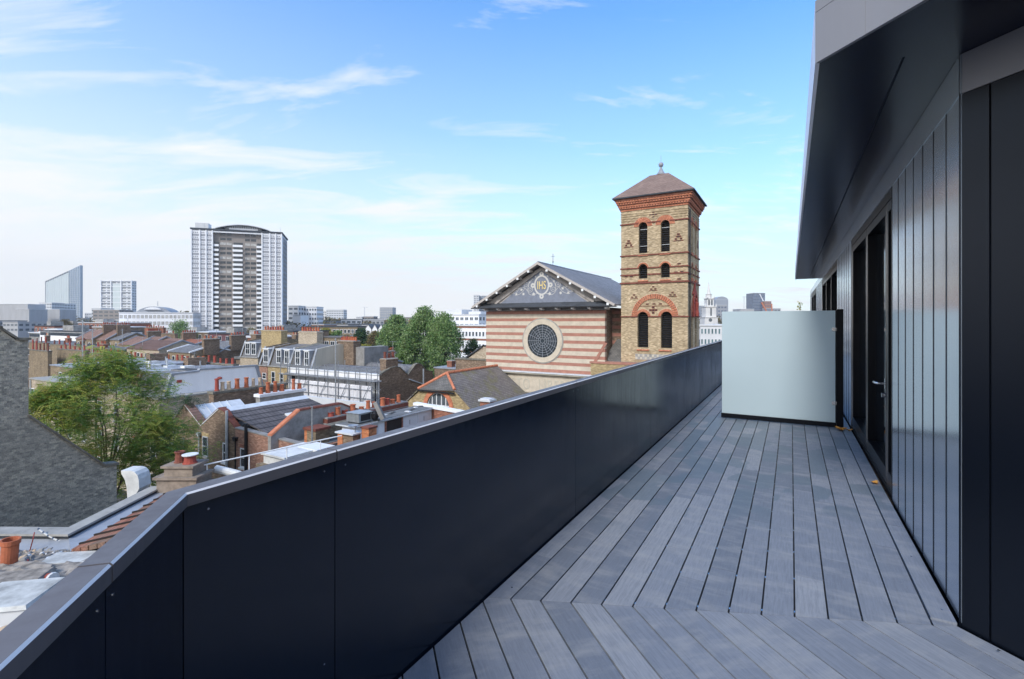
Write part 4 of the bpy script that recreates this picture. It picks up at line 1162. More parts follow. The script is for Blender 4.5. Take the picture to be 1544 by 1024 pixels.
# ---------------------------------------------------------------- butterfly-roofed house
nA, mF, _ = CF.z(355, 646, -5.6)
Q = lambda px, py: (CF.m(px, py, mF)[0], CF.m(px, py, mF)[2])
bh = T('butterfly_roof_house', 'brown brick house with V shaped butterfly roof and sash windows', 'house', (nA-2, mF, STREET))
pf = [Q(258, 640), Q(279, 610), Q(303, 641), Q(330, 616), Q(338, 621), Q(346, 634), Q(355, 646), Q(460, 673)]
DM = CF.n(386, 600, pf[2][0])[1]-mF; DT = CF.n(462, 608, pf[3][0])[1]-mF
print('DM',DM,'DT',DT)
b = bh.mb('brown_brick'); b.prism(pf[:7]+[(pf[6][0], STREET), (pf[0][0], STREET)], 'm', mF, mF+.34)
b.box(pf[0][0], pf[6][0], mF+.34, mF+max(DM, 9), STREET, min(p[1] for p in pf[:7])-.35)
b.build('wall')
b = bh.mb('pink_brick'); b.prism([pf[6], pf[7], (pf[7][0], STREET), (pf[6][0]+.001, STREET)], 'm', mF-.004, mF+.30)
b.box(pf[7][0]-.3, pf[7][0], mF+.30, mF+DT, STREET, pf[7][1]-.3); b.build('wall', label='red brick rear wall')
def copings(mb, pts, m0, m1, th, ov=0.04):
    for p, q in zip(pts, pts[1:]):
        mb.hexa([(p[0], m0-ov, p[1]+.002), (q[0], m0-ov, q[1]+.002), (q[0], m1+ov, q[1]+.002), (p[0], m1+ov, p[1]+.002)], [(p[0], m0-ov, p[1]+th), (q[0], m0-ov, q[1]+th), (q[0], m1+ov, q[1]+th), (p[0], m1+ov, p[1]+th)])
b = bh.mb('tile_brown_x'); copings(b, pf[:4], mF, mF+.5, .06); b.build('coping')
b = bh.mb('white_paint'); copings(b, [(p[0], p[1]-.06) for p in pf[1:4]], mF-.04, mF-.03, .07, .0); b.build('verge_trim')
b = bh.mb('terracotta_dark'); copings(b, pf[3:7], mF, mF+.34, .07); b.build('coping')
b = bh.mb('grey_render'); copings(b, pf[6:8], mF, mF+.3, .08, .05); b.build('coping')
# roofs
def slope(mb, p, q, m0, m1, th=.1): mb.hexa([(p[0], m0, p[1]-th), (q[0], m0, q[1]-th), (q[0], m1, q[1]-th), (p[0], m1, p[1]-th)], [(p[0], m0, p[1]), (q[0], m0, q[1]), (q[0], m1, q[1]), (p[0], m1, p[1])])
dn = lambda p, d=.16: (p[0], p[1]-d)
b = bh.mb('pale_lead'); slope(b, dn(pf[1]), dn(pf[2]), mF+.36, mF+DM)
for i in range(int((DM-1)/.55)):
    m = mF+.8+i*.55; p, q = dn(pf[1], .15), dn(pf[2], .15); b.bar((p[0], m, p[1]+.02), (q[0], m, q[1]+.02), .05)
b.build('metal_roof')
b = bh.mb('concrete_tile'); slope(b, dn(pf[2]), dn(pf[3]), mF+.36, mF+DT); slope(b, dn(pf[0]), dn(pf[1]), mF+.36, mF+DM); 
rb_ = Q(414, 662); slope(b, dn(pf[3]), dn(rb_), mF+.36, mF+DT); troof = b.build('tiled_roof')
b = bh.mb('pale_lead'); r3 = dn(pf[3], .05); b.hexa([(r3[0]-.15, mF+.4, r3[1]-.05), (r3[0]+.35, mF+.4, r3[1]-.28), (r3[0]+.35, mF+DT, r3[1]-.28), (r3[0]-.15, mF+DT, r3[1]-.05)], [(r3[0]-.15, mF+.4, r3[1]+.02), (r3[0]+.35, mF+.4, r3[1]-.19), (r3[0]+.35, mF+DT, r3[1]-.19), (r3[0]-.15, mF+DT, r3[1]+.02)]); b.build('ridge_flashing')
b = bh.mb('grey_felt'); b.box(rb_[0]-.1, pf[7][0]-.3, mF+.302, mF+DT-.5, STREET+5, rb_[1]-.35); b.build('flat_roof')
def on_slope(n, m, up): f = (n-r3[0])/(rb_[0]-r3[0]); return (n, m, dn(pf[3])[1]+(dn(rb_)[1]-dn(pf[3])[1])*f+up)
b = bh.mb('white_plastic'); sn0, sn1 = pf[3][0]+(rb_[0]-pf[3][0])*.42, pf[3][0]+(rb_[0]-pf[3][0])*.80; sm0 = mF+3.2; sm1 = mF+5.0
b.hexa([on_slope(sn0, sm0, 0), on_slope(sn1, sm0, 0), on_slope(sn1, sm1, 0), on_slope(sn0, sm1, 0)], [on_slope(sn0, sm0, .1), on_slope(sn1, sm0, .1), on_slope(sn1, sm1, .1), on_slope(sn0, sm1, .1)]); sk = b.build('skylight', troof)
b = bh.mb('sky_glass'); b.hexa([on_slope(sn0+.1, sm0+.1, .1), on_slope(sn1-.1, sm0+.1, .1), on_slope(sn1-.1, sm1-.1, .1), on_slope(sn0+.1, sm1-.1, .1)], [on_slope(sn0+.1, sm0+.1, .108), on_slope(sn1-.1, sm0+.1, .108), on_slope(sn1-.1, sm1-.1, .108), on_slope(sn0+.1, sm1-.1, .108)]); b.build('pane', sk) if False else None
def wpx(T_, xl, xr, yt, yb, m, par=None, **kw):
    n0 = CF.m(xl, yt, m)[0]; n1_ = CF.m(xr, yt, m)[0]; xc = (xl+xr)/2
    return window(T_, par or T_.o, 'm', m, n0, n1_, CF.m(xc, yb, m)[2], CF.m(xc, yt, m)[2], **kw)
wpx(bh, 306, 314, 658, 688, mF, frame='grey_pipe', bars=(0, 1), sill='stone_coping', lintel='yellow_brick')
wpx(bh, 336.5, 342.5, 668, 697, mF, bars=(0, 1), sill='white_paint')
wpx(bh, 363, 372, 676, 705, mF, bars=(0, 1), sill='white_paint', lintel='red_brick')
wpx(bh, 402, 415, 687, 701, mF, bars=(1, 0), sill='white_paint', lintel='red_brick')
wpx(bh, 262, 267, 645, 668, mF, bars=(0, 1), sill='white_paint')
wpx(bh, 282, 290, 690, 712, mF, bars=(0, 1), sill='white_paint')
def pipe(T_, px, y0, y1, m, r, mat, name='downpipe', hopper=False):
    n, _, z0 = CF.m(px, y0, m); z1 = CF.m(px, y1, m)[2]
    b = T_.mb(mat); b.tube([(n, m-.1, z1), (n, m-.1, z0)], r, 8)
    if hopper: b.hexa([(n-.1, m-.2, z0-.25), (n+.1, m-.2, z0-.25), (n+.1, m, z0-.25), (n-.1, m, z0-.25)], [(n-.17, m-.24, z0), (n+.17, m-.24, z0), (n+.17, m, z0), (n-.17, m, z0)])
    return b.build(name)
pipe(bh, 344, 619, 780, mF, .09, 'grey_pipe'); pipe(bh, 357, 659, 780, mF, .05, 'black_pipe', hopper=True)
pipe(bh, 373, 638, 800, mF, .10, 'black_pipe', 'soil_pipe'); pipe(bh, 302, 652, 780, mF, .05, 'grey_pipe', hopper=True); pipe(bh, 279, 660, 780, mF, .05, 'grey_pipe')
ex = T('rooflight_box', 'white box rooflight just above our parapet by the red brick wall', 'skylight', (*CF.m(446, 690, mF-2)[:2], -8))
n_, _, z_ = CF.m(446, 681, mF-2); b = ex.mb('white_plastic'); b.box(n_-1.0, n_+.8, mF-3.2, mF-.8, z_-.45, z_); b.box(n_-1.1, n_+.9, mF-3.3, mF-.7, z_+.002, z_+.1); b.build('box')
b = ex.mb('stock_brick'); b.box(n_-1.2, n_+1.4, mF-3.5, mF-.05, STREET, z_-.452); b.build('plinth')
n_, _, z_ = CF.m(477, 682, mF-1)
ex = T('dormer_box', 'white framed rooflight with dark glass beside the stock brick pier', 'skylight', (n_, mF-1, -8))
b = ex.mb('white_paint'); b.box(n_-.75, n_+.8, mF-1.6, mF-.4, z_-1.2, z_+.35); b.use('dark_glass'); b.box(n_-.5, n_+.3, mF-1.63, mF-1.601, z_-.75, z_+.15); b.use('stock_brick'); b.box(n_-.8, n_+.9, mF-1.7, mF-.3, STREET, z_-1.202); b.build('box')

# rendered party wall with orange coping, stepping up behind the tiled roof
n2 = rb_[0]+.1
R_ = lambda px, py: CF.n(px, py, n2)[1:]
pw = T('party_wall', 'stained grey rendered party wall with orange tile coping', 'wall', (n2, mF+4, STREET))
pp = [R_(404, 657), R_(447, 619), R_(510, 609), R_(532, 617), R_(556, 622)]
b = pw.mb('stained_render'); b.prism(pp+[(pp[-1][0], STREET), (pp[0][0], STREET)], 'n', n2, n2+.3); b.build('wall')
for i, (p, q) in enumerate(zip(pp, pp[1:])):
    b = pw.mb('orange_tile' if i == 0 else 'terracotta_dark')
    b.hexa([(n2-.06, p[0], p[1]+.002), (n2+.36, p[0], p[1]+.002), (n2+.36, q[0], q[1]+.002), (n2-.06, q[0], q[1]+.002)], [(n2-.02, p[0], p[1]+.12), (n2+.32, p[0], p[1]+.12), (n2+.32, q[0], q[1]+.12), (n2-.02, q[0], q[1]+.12)]); b.build('coping')
def aerial(lab, px, yt, yb, Y, arms=((.1, .8),), r=.03, mat='galvanised', fr=CF, name='aerial_pole', cat='aerial', yagi=True):
    n, m, z1 = fr.y(px, yt, Y); z0 = fr.y(px, yb, Y)[2]; tt = T(name, lab, cat, (n, m, z0), fr)
    b = tt.mb(mat); b.tube([(n, m, z0), (n, m, z1)], r, 6); b.build('mast')
    for dz, L_ in arms:
        b = tt.mb(mat); b.bar((n-L_*.5, m, z1-dz), (n+L_*.5, m-.2, z1-dz+.1), .03)
        if yagi:
            for k in range(6): x = n-L_*.5+L_*k/5; b.bar((x, m-.25, z1-dz+.02*k), (x, m+.25, z1-dz+.02*k), .015)
        b.build('antenna')
    return tt
aerial('tall grey pole standing before the scaffolded white house', 506, 510, 632, 38, (), .055)
aerial('bent grey pole with a stay in front of the grey rendered wall', 470.5, 613, 700, 29, ((.05, .3),), .05, yagi=False)
aerial('slender mast on the stack roof between the red pots rows', 293, 531, 560, 66, ((.2, .5),), .03)

# stock brick pier and wall with an orange quoin
n3, m3, z3 = CF.z(476, 647, -5.15)
pr_ = T('brick_pier', 'dark stock brick pier with bright orange brick corner', 'chimney', (n3, m3, STREET)); n30 = CF.m(459, 647, m3)[0]
b = pr_.mb('stock_brick'); mw = CF.n(497, 640, n3)[1]; b.box(n30+.25, n3, m3, mw, STREET, z3-.15); b.build('stack')
b = pr_.mb('orange_brick'); b.box(n30, n30+.248, m3-.004, m3+.5, STREET, z3-.15); b.build('quoin')
b = pr_.mb('terracotta_dark'); b.box(n30-.07, n3+.07, m3-.07, mw+.05, z3-.148, z3); b.build('cap')
mw2 = CF.n(562, 632, n3-.6)[1]
b = pr_.mb('stock_brick'); b.box(n3-1.2, n3-.6, mw+.06, mw2, STREET, z3-.25); b.use('mossy_coping'); b.box(n3-1.25, n3-.55, mw+.06, mw2, z3-.248, z3-.14); b.build('wall')

# long brick stack with a row of broken pots
n4, m4, z4 = CF.z(494, 631, -5.0)
ls = T('pot_row_stack', 'long low brick stack carrying a row of mixed broken red pots', 'chimney', (n4, m4, STREET)); m4e = CF.n(616, 607, n4)[1]
b = ls.mb('stock_brick'); b.box(n4-.62, n4-.1, m4+.1, m4e, STREET, z4-.5); b.build('stack')
b = ls.mb('terracotta_dark'); b.box(n4-.72, n4, m4, m4e, z4-.498, z4-.07); b.use('stained_render'); b.box(n4-.75, n4+.03, m4-.03, m4e, z4-.42, z4-.36); b.box(n4-.68, n4-.04, m4+.02, m4e-.05, z4-.069, z4+.02); b.build('oversail')
for px, h, r in ((499, .28, .22), (509.5, .55, .19), (520, .25, .22), (532, .55, .22), (545, .25, .2), (555, .6, .17), (563, .45, .13), (577, .62, .2), (584, .5, .2), (592, .35, .2), (601, .62, .17)):
    m = CF.n(px, 620, n4-.35)[1]
    if m < m4e: pot(ls, ls.o, (n4-.35, m, z4+.01), h, r, random.choice(('terracotta', 'terracotta_red', 'terracotta')))
# leaning slate stack shaft / cowl
cw = T('leaning_cowl', 'leaning grey metal flue cowl behind the grey air unit', 'flue', (*CF.y(570, 632, 31)[:2], -6))
b = cw.mb('grey_render'); b.bar(CF.y(578, 632, 31), CF.y(566, 606, 31), .38, .25); b.build('shaft')
b = cw.mb('black_pipe'); c_ = CF.y(565, 622, 31); b.lathe((c_[0], c_[1], c_[2]-.5), [(.12, 0), (.25, .2), (.28, .45), (.1, .6)], 10); b.bar(CF.y(562, 628, 31), CF.y(572, 634, 31), .12); b.build('cowl')

# grey flat-roofed shed with white panels
n5, m5, z5 = CF.z(534, 643, -4.8)
sh = T('roof_shed', 'low shed with grey felt roof and dirty white panel doors', 'shed', (n5, m5, STREET)); m5e = CF.n(654, 617, n5)[1]
b = sh.mb('white_render'); b.box(n5-1.3, n5-.12, m5+.2, m5e-.1, STREET, z5-.12); b.build('wall')
b = sh.mb('grey_felt'); b.box(n5-1.6, n5+.05, m5, m5e, z5-.118, z5); b.use('pale_lead'); b.box(n5-1.62, n5+.09, m5-.04, m5e+.04, z5-.10, z5-.02); b.build('roof')
for xl, xr, mt in ((582, 605, 'dark_timber'), (606, 628, 'light_concrete'), (629, 648, 'light_concrete'), (556, 570, 'light_concrete')):
    ma, mb_ = CF.n(xl, 640, n5-.12)[1], CF.n(xr, 640, n5-.12)[1]
    b = sh.mb(mt); b.box(n5-.14, n5-.09, ma, mb_, z5-2.2, z5-.2)
    if mt == 'dark_timber': b.use('red_brick'); b.box(n5-.14, n5-.05, ma-.12, ma, z5-2.2, z5-.2); b.box(n5-.14, n5-.05, mb_, mb_+.12, z5-2.2, z5-.2)
    else: b.use('galvanised'); b.box(n5-.09, n5-.06, (ma+mb_)/2-.02, (ma+mb_)/2+.02, z5-.8, z5-.5)
    b.build('door')
n6, m6, z6 = CF.m(549, 641, m5+.55); n6 = n5-.75
ac = T('air_unit', 'grey boxed air conditioning unit on the shed roof', 'air unit', (n6, m6+.6, z5))
b = ac.mb('galvanised'); b.box(n6-.55, n6+.55, m6, m6+1.1, z5+.08, z5+.62); b.use('black_pipe'); b.box(n6+.551, n6+.56, m6+.15, m6+.95, z5+.15, z5+.55); b.use('galvanised'); b.box(n6-.6, n6+.6, m6-.05, m6+1.15, z5+.621, z5+.65); b.build('casing')
b = ac.mb('black_pipe')
for dx in (-.45, .45):
    for dm in (.1, 1.0): b.box(n6+dx-.04, n6+dx+.04, m6+dm-.04, m6+dm+.04, z5+.001, z5+.08)
b.build('feet')
r_ = random.Random(4)
for i, px in enumerate((585, 592, 600, 611, 617, 624, 632, 640)):
    m = CF.n(px, 625, n5-.7)[1]; tt = T('debris', f'{ORD[i]} bit of dark debris from the left on the shed roof', 'debris', (n5-.8, m, z5), group='debris on the shed roof')
    b = tt.mb('dark_felt' if i % 3 else 'light_concrete'); x = n5-.8+r_.uniform(-.4, .4); w = r_.uniform(.12, .3)
    b.hexa([(x-w, m-.1, z5+.001), (x+w, m-.15, z5+.001), (x+w*.7, m+.2, z5+.001), (x-w*.8, m+.15, z5+.001)], [(x-w*.6, m-.05, z5+.05), (x+w*.5, m-.1, z5+.09), (x+w*.4, m+.1, z5+.06), (x-w*.5, m+.1, z5+.04)]); b.build('piece')
# orange chimneys right behind our parapet
n7, m7, z7 = CF.z(556, 645, -4.4)
oc = T('orange_chimney', 'bright orange brick chimney shaft rising just behind the parapet', 'chimney', (n7, m7, STREET)); n70 = CF.m(545, 645, m7)[0]
b = oc.mb('orange_brick'); b.box(n70, n7, m7, m7+.6, STREET, z7-.1); b.build('stack'); b = oc.mb('terracotta_dark'); b.box(n70-.04, n7+.04, m7-.04, m7+.64, z7-.098, z7); b.build('cap')
n7, m7, z7 = CF.z(533, 654, -4.7)
oc = T('low_chimney', 'low orange brick chimney with pale stone slab on top', 'chimney', (n7, m7, STREET)); n70 = CF.m(509, 654, m7)[0]
b = oc.mb('orange_brick'); b.box(n70, n70+.4, m7, m7+.6, STREET, z7-.1); b.box(n7-.35, n7+.1, m7-.2, m7+.35, STREET, z7-.55); b.use('brown_brick'); b.box(n70+.402, n7-.1, m7+.05, m7+.6, STREET, z7-.12); b.build('stack'); b = oc.mb('light_concrete'); b.box(n70-.12, n7+.05, m7-.1, m7+.7, z7-.098, z7-.02); b.build('cap')
sat = T('dish', 'small grey satellite dish on the low orange chimney', 'satellite dish', (n7+.3, m7+.3, z7)); 
b = sat.mb('galvanised'); b.tube([(n7-.2, m7+.3, z7-.3), (n7-.2, m7+.3, z7+.35)], .03, 6); b.lathe((n7-.2, m7+.15, z7+.28), [(.02, 0), (.2, .05), (.3, .14), (.29, .15), (.18, .07), (.02, .02)], 12); b.build('reflector')
# low red wall with a white coping in front of the hall
n8, m8, z8 = CF.z(624, 607, -4.6)
rw_ = T('low_red_wall', 'low red brick wall with worn white coping before the arched hall', 'wall', (n8, m8, STREET)); n81 = CF.m(705, 620, m8)[0]
b = rw_.mb('red_brick'); b.box(n8+.3, n81, m8, m8+.3, STREET, z8-.25); b.build('wall')
b = rw_.mb('white_render'); b.hexa([(n8, m8-.1, z8-.2), (n81, m8-.1, z8-.45), (n81, m8+.4, z8-.45), (n8, m8+.4, z8-.2)], [(n8, m8-.1, z8), (n81, m8-.1, z8-.27), (n81, m8+.4, z8-.27), (n8, m8+.4, z8)]); b.build('coping')
# ---------------------------------------------------------------- church hall
_, mh, _ = CF.z(684, 588, -4.9)
H = lambda px, py: (CF.m(px, py, mh)[0], CF.m(px, py, mh)[2])
hp = [H(600, 618), H(635, 587), H(684, 588), H(716, 623)]
nr = (hp[1][0]+hp[2][0])/2+.15; _, mr, zr_ = CF.n(674, 563, nr)
hl = T('church_hall', 'yellow brick hall with arched window and slate roof with orange ridge tiles', 'hall', (nr, mh, STREET))
zb_ = min(hp[0][1], hp[3][1])
b = hl.mb('yellow_brick'); b.prism([(hp[0][0], STREET), hp[0], hp[1], hp[2], hp[3], (hp[3][0], STREET)], 'm', mh, mh+.4); wl = b.build('wall')
b = hl.mb('yellow_brick'); mhe = cm-.6; b.box(hp[0][0]+.1, hp[3][0]-.1, mh+.4, mhe, STREET, zb_-.3); b.build('side_wall')
AC, AZ = (H(660.6, 611)[0], H(660.6, 614)[1]); ar = (H(677.5, 611)[0]-H(643.5, 611)[0])/2; ar2 = (H(683, 611)[0]-H(638, 611)[0])/2
k_ = hl.mb('black_pipe'); k_.prism(archprof(AC, ar, AZ, AZ-1.6, 16), 'm', mh-.2, mh+.25); cut(wl, [k_]); wl.data.materials.clear(); wl.data.materials.append(MATS['yellow_brick'])
b = hl.mb('orange_tile'); b.ring((AC, AZ), ar, ar2, mh-.06, mh+.05, 0, pi, 24); b.box(AC-ar2, AC-ar, mh-.06, mh+.05, AZ-1.6, AZ); b.box(AC+ar, AC+ar2, mh-.06, mh+.05, AZ-1.6, AZ); b.build('arch_band')
b = hl.mb('mid_glass'); b.prism(archprof(AC, ar, AZ, AZ-1.6, 16), 'm', mh+.2, mh+.22); aw = b.build('arched_window')
b = hl.mb('white_paint')
for f in (-.6, -.22, .22, .6): b.box(AC+ar*f-.045, AC+ar*f+.045, mh+.12, mh+.2, AZ-1.6, AZ+ar*sqrt(1-f*f))
b.ring((AC, AZ), ar-.08, ar, mh+.1, mh+.2, 0, pi, 20); b.box(AC-ar, AC+ar, mh+.13, mh+.2, AZ+.1, AZ+.18); b.build('glazing_bars', aw)
apx = (nr, mr, zr_); e = .18
def rf4(mb, pts, th=.12): mb.hexa([(p[0], p[1], p[2]-th) for p in pts], pts)
pL, pR = (hp[1][0]-.25, mh-e, hp[1][1]+.02), (hp[2][0]+.25, mh-e, hp[2][1]+.02)
b = hl.mb('hall_slate_x'); b.hexa([(pL[0], pL[1], pL[2]-.1), (pR[0], pR[1], pR[2]-.1), (nr, mr, zr_-.1)], [pL, pR, apx]); b.build('hip_roof')
b = hl.mb('hall_slate')
sR = (hp[3][0]+.1, mh-.05, hp[3][1]); sL = (hp[0][0]-.1, mh-.05, hp[0][1])
rf4(b, [apx, (nr, mhe, zr_), (sR[0], mhe, sR[2]), sR, pR]); rf4(b, [apx, pL, sL, (sL[0], mhe, sL[2]), (nr, mhe, zr_)]); b.build('roof')
b = hl.mb('black_pipe'); b.box(pL[0], pR[0], mh-e-.12, mh-e-.002, pL[2]-.16, pL[2]-.02); b.build('gutter')
def ridge_tiles(p, q, r=.13):
    p, q = Vector(p), Vector(q); n_ = int((q-p).length/.45); b = hl.mb('orange_tile')
    for i in range(n_):
        a, c = p.lerp(q, i/n_), p.lerp(q, (i+.97)/n_); b.tube([a, c], [r*1.08, r], 8)
    b.build('ridge_tiles')
up = lambda p: (p[0], p[1], p[2]+.05)
ridge_tiles(up(apx), up((nr, mhe, zr_))); ridge_tiles(up(pL), up(apx)); ridge_tiles(up(pR), up(apx))
# stone capped brick chimney by the church
n9, m9, z9 = CF.z(738, 602, -4.4)
o9 = T('small_chimney', 'red brick chimney with pale stone cap at the church corner', 'chimney', (n9, m9, STREET)); n90 = CF.m(724, 602, m9)[0]
b = o9.mb('red_brick'); b.box(n90, n9, m9, m9+.7, STREET, z9-.22); b.build('stack'); b = o9.mb('light_concrete'); b.box(n90-.12, n9+.12, m9-.12, m9+.82, z9-.218, z9-.08); b.box(n90, n9, m9, m9+.7, z9-.078, z9); b.build('cap')

# ---------------------------------------------------------------- the row with the scaffold
ns, ms, _ = CF.z(572, 566, -4.7)
zt = -4.7
G_ = lambda px, py: CF.n(px, py, ns)[1:]
sh_ = T('scaffolded_house', 'white rendered row house wrapped in scaffold with dark double gabled flank', 'house', (ns-5, ms, STREET))
fp = [G_(572.3, 566), G_(588, 556), G_(596, 553.5), G_(603, 555), G_(615, 566), G_(626, 551), G_(630, 549), G_(635, 550.5), G_(642, 559), G_(652.6, 561)]
b = sh_.mb('brown_brick'); b.prism(fp+[(fp[-1][0], STREET), (ms, STREET)], 'n', ns-.34, ns); b.build('flank_wall')
b = sh_.mb('mossy_coping')
for p, q in zip(fp, fp[1:]): b.hexa([(ns-.4, p[0], p[1]+.002), (ns+.08, p[0], p[1]+.002), (ns+.08, q[0], q[1]+.002), (ns-.4, q[0], q[1]+.002)], [(ns-.4, p[0], p[1]+.13), (ns+.08, p[0], p[1]+.13), (ns+.08, q[0], q[1]+.13), (ns-.4, q[0], q[1]+.13)])
b.build('coping')
nl = CF.m(435, 553, ms)[0]
b = sh_.mb('grey_slate_x')
d_ = [(p[0], p[1]-.12) for p in fp]
b.prism(d_+[(d_[-1][0]-.1, d_[-1][1]-1.2), (ms+.3, d_[0][1]-1.2)], 'n', nl, ns-.342); b.build('roof')
b = sh_.mb('white_render'); b.box(nl, ns-.02, ms-.004, ms+.3, STREET, zt); b.use('white_paint'); b.box(nl, ns+.02, ms-.25, ms+.32, zt-.75, zt-.62); b.box(nl, ns+.02, ms-.12, ms+.34, zt+.002, zt+.14)
b.box(ns-.9, ns-.0, ms-.06, ms-.005, STREET, zt-.76); b.build('facade')
for i in range(7):
    x = nl+1.2+i*(ns-nl-3.2)/6
    for z in (zt-3.1, zt-6.3): window(sh_, sh_.o, 'm', ms-.004, x, x+1.0, z, z+1.8, bars=(0, 1), sill='white_paint')
pipe(sh_, 567, 572, 640, ms, .07, 'black_pipe', hopper=True)
b = sh_.mb('grey_pipe'); b.tube([(ns+.1, G_(616, 572)[0], G_(616, 572)[1]), (ns+.1, G_(639, 580)[0], G_(639, 580)[1])], .09, 6); b.tube([(ns+.1, G_(637.5, 556)[0], G_(637.5, 556)[1]), (ns+.1, G_(637.5, 579)[0], G_(637.5, 579)[1])], .1, 6); b.build('downpipe')
# chimney cluster on the near gable
o = stack(sh_, sh_.o, ns-1.2, ns-.2, G_(584, 553)[0], G_(602, 553)[0], zt-.5, CF.n(590, 541, ns)[2], 'brown_brick', 3, 'm', .7, mats=('terracotta_dark', 'stained_render'), r=.2)
# scaffold
sc_ = T('scaffold', 'steel tube scaffold with grey sheeting on the white house front', 'scaffold', (nl, ms-1, STREET))
xs = [nl+.3+i*(ns-nl-.2)/9 for i in range(10)]
mo = ms-1.35
for i, x in enumerate(xs):
    for mm in (ms-.35, mo): b = sc_.mb('scaffold_steel'); b.tube([(x, mm, STREET), (x, mm, zt+(.9 if i % 3 else 1.6))], .05, 5); b.build('standard')
for z in (zt+.55, zt-.55, zt-1.6, zt-2.6, zt-3.6, zt-5.4):
    for mm in (ms-.35, mo): b = sc_.mb('scaffold_steel'); b.bar((xs[0]-.5, mm, z), (xs[-1]+.5, mm, z), .07); b.build('ledger')
for i in range(0, 9, 2): b = sc_.mb('scaffold_steel'); b.bar((xs[i], mo-.06, zt-3.6), (xs[i+1], mo-.06, zt-.55), .06); b.build('brace')
for z in (zt-.62, zt-3.7, zt-5.5): b = sc_.mb('stained_render'); b.box(xs[0]-.3, xs[-1]+.3, mo+.05, ms-.4, z-.06, z); b.build('boards')
for i in range(1, 9):
    b = sc_.mb('sheeting'); x0, x1 = xs[i]+.05, xs[i+1]-.05; z0, z1 = zt-3.5, zt-1.15; k = 8
    b.hexa([(x0+(x1-x0)*j/k, mo+.1+.09*sin(j*2.1+i), z0) for j in range(k+1)]+[(x1, mo+.2, z0), (x0, mo+.2, z0)], [(x0+(x1-x0)*j/k, mo+.1+.05*sin(j*1.7+i), z1-.12*abs(sin(j+i))) for j in range(k+1)]+[(x1, mo+.2, z1), (x0, mo+.2, z1)]); b.build('sheet')
# white apron wall below the scaffold towards us
n0_, m0_, z0_ = CF.z(565, 622, -7.2)
ap = T('yard_wall', 'stained white rendered yard wall below the scaffold', 'wall', (n0_, m0_, STREET)); nn = CF.m(430, 610, m0_)[0]
b = ap.mb('stained_render'); b.use('light_concrete'); b.box(nn, n0_, m0_, m0_+.3, STREET, z0_+.8); b.build('wall')

# mansard houses continuing the row to the left: facade plane ms
def mansard(lab, xl, xr, zf, wallmat, dormers, lowwins, ztop=-2.2, depth=9, roofm='grey_slate_x', m=None, stackn=None):
    m = m or ms
    n0, n1_ = CF.m(xl, 553, m)[0], CF.m(xr, 553, m)[0]
    tt = T('mansard_house', lab, 'house', ((n0+n1_)/2, m, STREET), group='mansard houses in the scaffolded row')
    b = tt.mb(wallmat); b.box(n0+.01, n1_-.01, m, m+depth, STREET, zf); b.build('wall')
    b = tt.mb('white_paint' if wallmat == 'white_render' else 'stone_coping'); b.box(n0+.01, n1_-.01, m-.15, m+.2, zf+.002, zf+.12); b.build('cornice')
    b = tt.mb(roofm); b.prism([(m+.25, zf+.121), (m+1.1, ztop), (m+depth*.5, ztop+.5), (m+depth-1, ztop), (m+depth, zf+.121)], 'n', n0+.02, n1_-.02); rf = b.build('roof')
    for s_ in (n0, n1_):
        b = tt.mb('stock_brick' if wallmat != 'white_render' else 'cream_render'); b.prism([(m+.1, zf+.13), (m+.95, ztop+.15), (m+depth*.5, ztop+.68), (m+depth-.9, ztop+.15), (m+depth, zf)], 'n', s_-.14, s_+.14); b.use('lead_flashing'); b.hexa([(s_-.16, m+.05, zf+.14), (s_+.16, m+.05, zf+.14), (s_+.16, m+.9, ztop+.16), (s_-.16, m+.9, ztop+.16)], [(s_-.16, m+.05, zf+.22), (s_+.16, m+.05, zf+.22), (s_+.16, m+.9, ztop+.24), (s_-.16, m+.9, ztop+.24)]); b.build('party_wall')
    for (a, c) in dormers:
        na, nc = CF.m(a, 540, m)[0], CF.m(c, 540, m)[0]; z0, z1 = zf+.5, ztop-.15
        b = tt.mb('lead_flashing'); b.box(na-.12, nc+.12, m+.32, m+1.6, z0-.1, z1+.05); b.use('white_paint'); b.box(na-.18, nc+.18, m+.22, m+1.7, z1+.052, z1+.16); dm = b.build('dormer', rf)
        window(tt, dm, 'm', m+.32, na, nc, z0, z1, bars=(1, 1), w=.09)
    for (a, c, yt, yb) in lowwins:
        na, nc = CF.m(a, yt, m)[0], CF.m(c, yt, m)[0]; window(tt, tt.o, 'm', m, na, nc, CF.m(a, yb, m)[2], CF.m(a, yt, m)[2], bars=(0, 1), sill='stone_coping', frame='white_paint')
    if stackn:
        for (a, c, dm_, h, pots, mt) in stackn:
            na, nc = CF.m(a, 520, m+dm_)[0], CF.m(c, 520, m+dm_)[0]
            stack(tt, tt.o, na, nc, m+dm_, m+dm_+1.0, ztop-1, ztop+h, mt, pots, 'n', .55, mats=('terracotta', 'terracotta_red'), r=.17)
    return tt
mansard('white fronted mansard house beside the scaffold, with two dormers', 435, 468.5, zt, 'white_render', ((442.5, 449.5), (456, 462.5)), ((439.5, 446, 565, 583),), stackn=((450, 478, 4.5, 2.3, 7, 'pale_brick'),))
mansard('yellow brick mansard house with brown sash windows and two dormers', 404, 434.5, zt+.05, 'yellow_brick', ((414, 420.5), (426, 433)), ((409.5, 415, 560, 578), (422, 427.5, 562, 579)), stackn=((394, 424, 4.0, 2.4, 8, 'yellow_brick'),))
mansard('narrow orange brick mansard house with one small dormer', 391, 403.5, zt+.05, 'pink_brick', ((394.5, 401.5),), ((396, 401.5, 562, 571),))
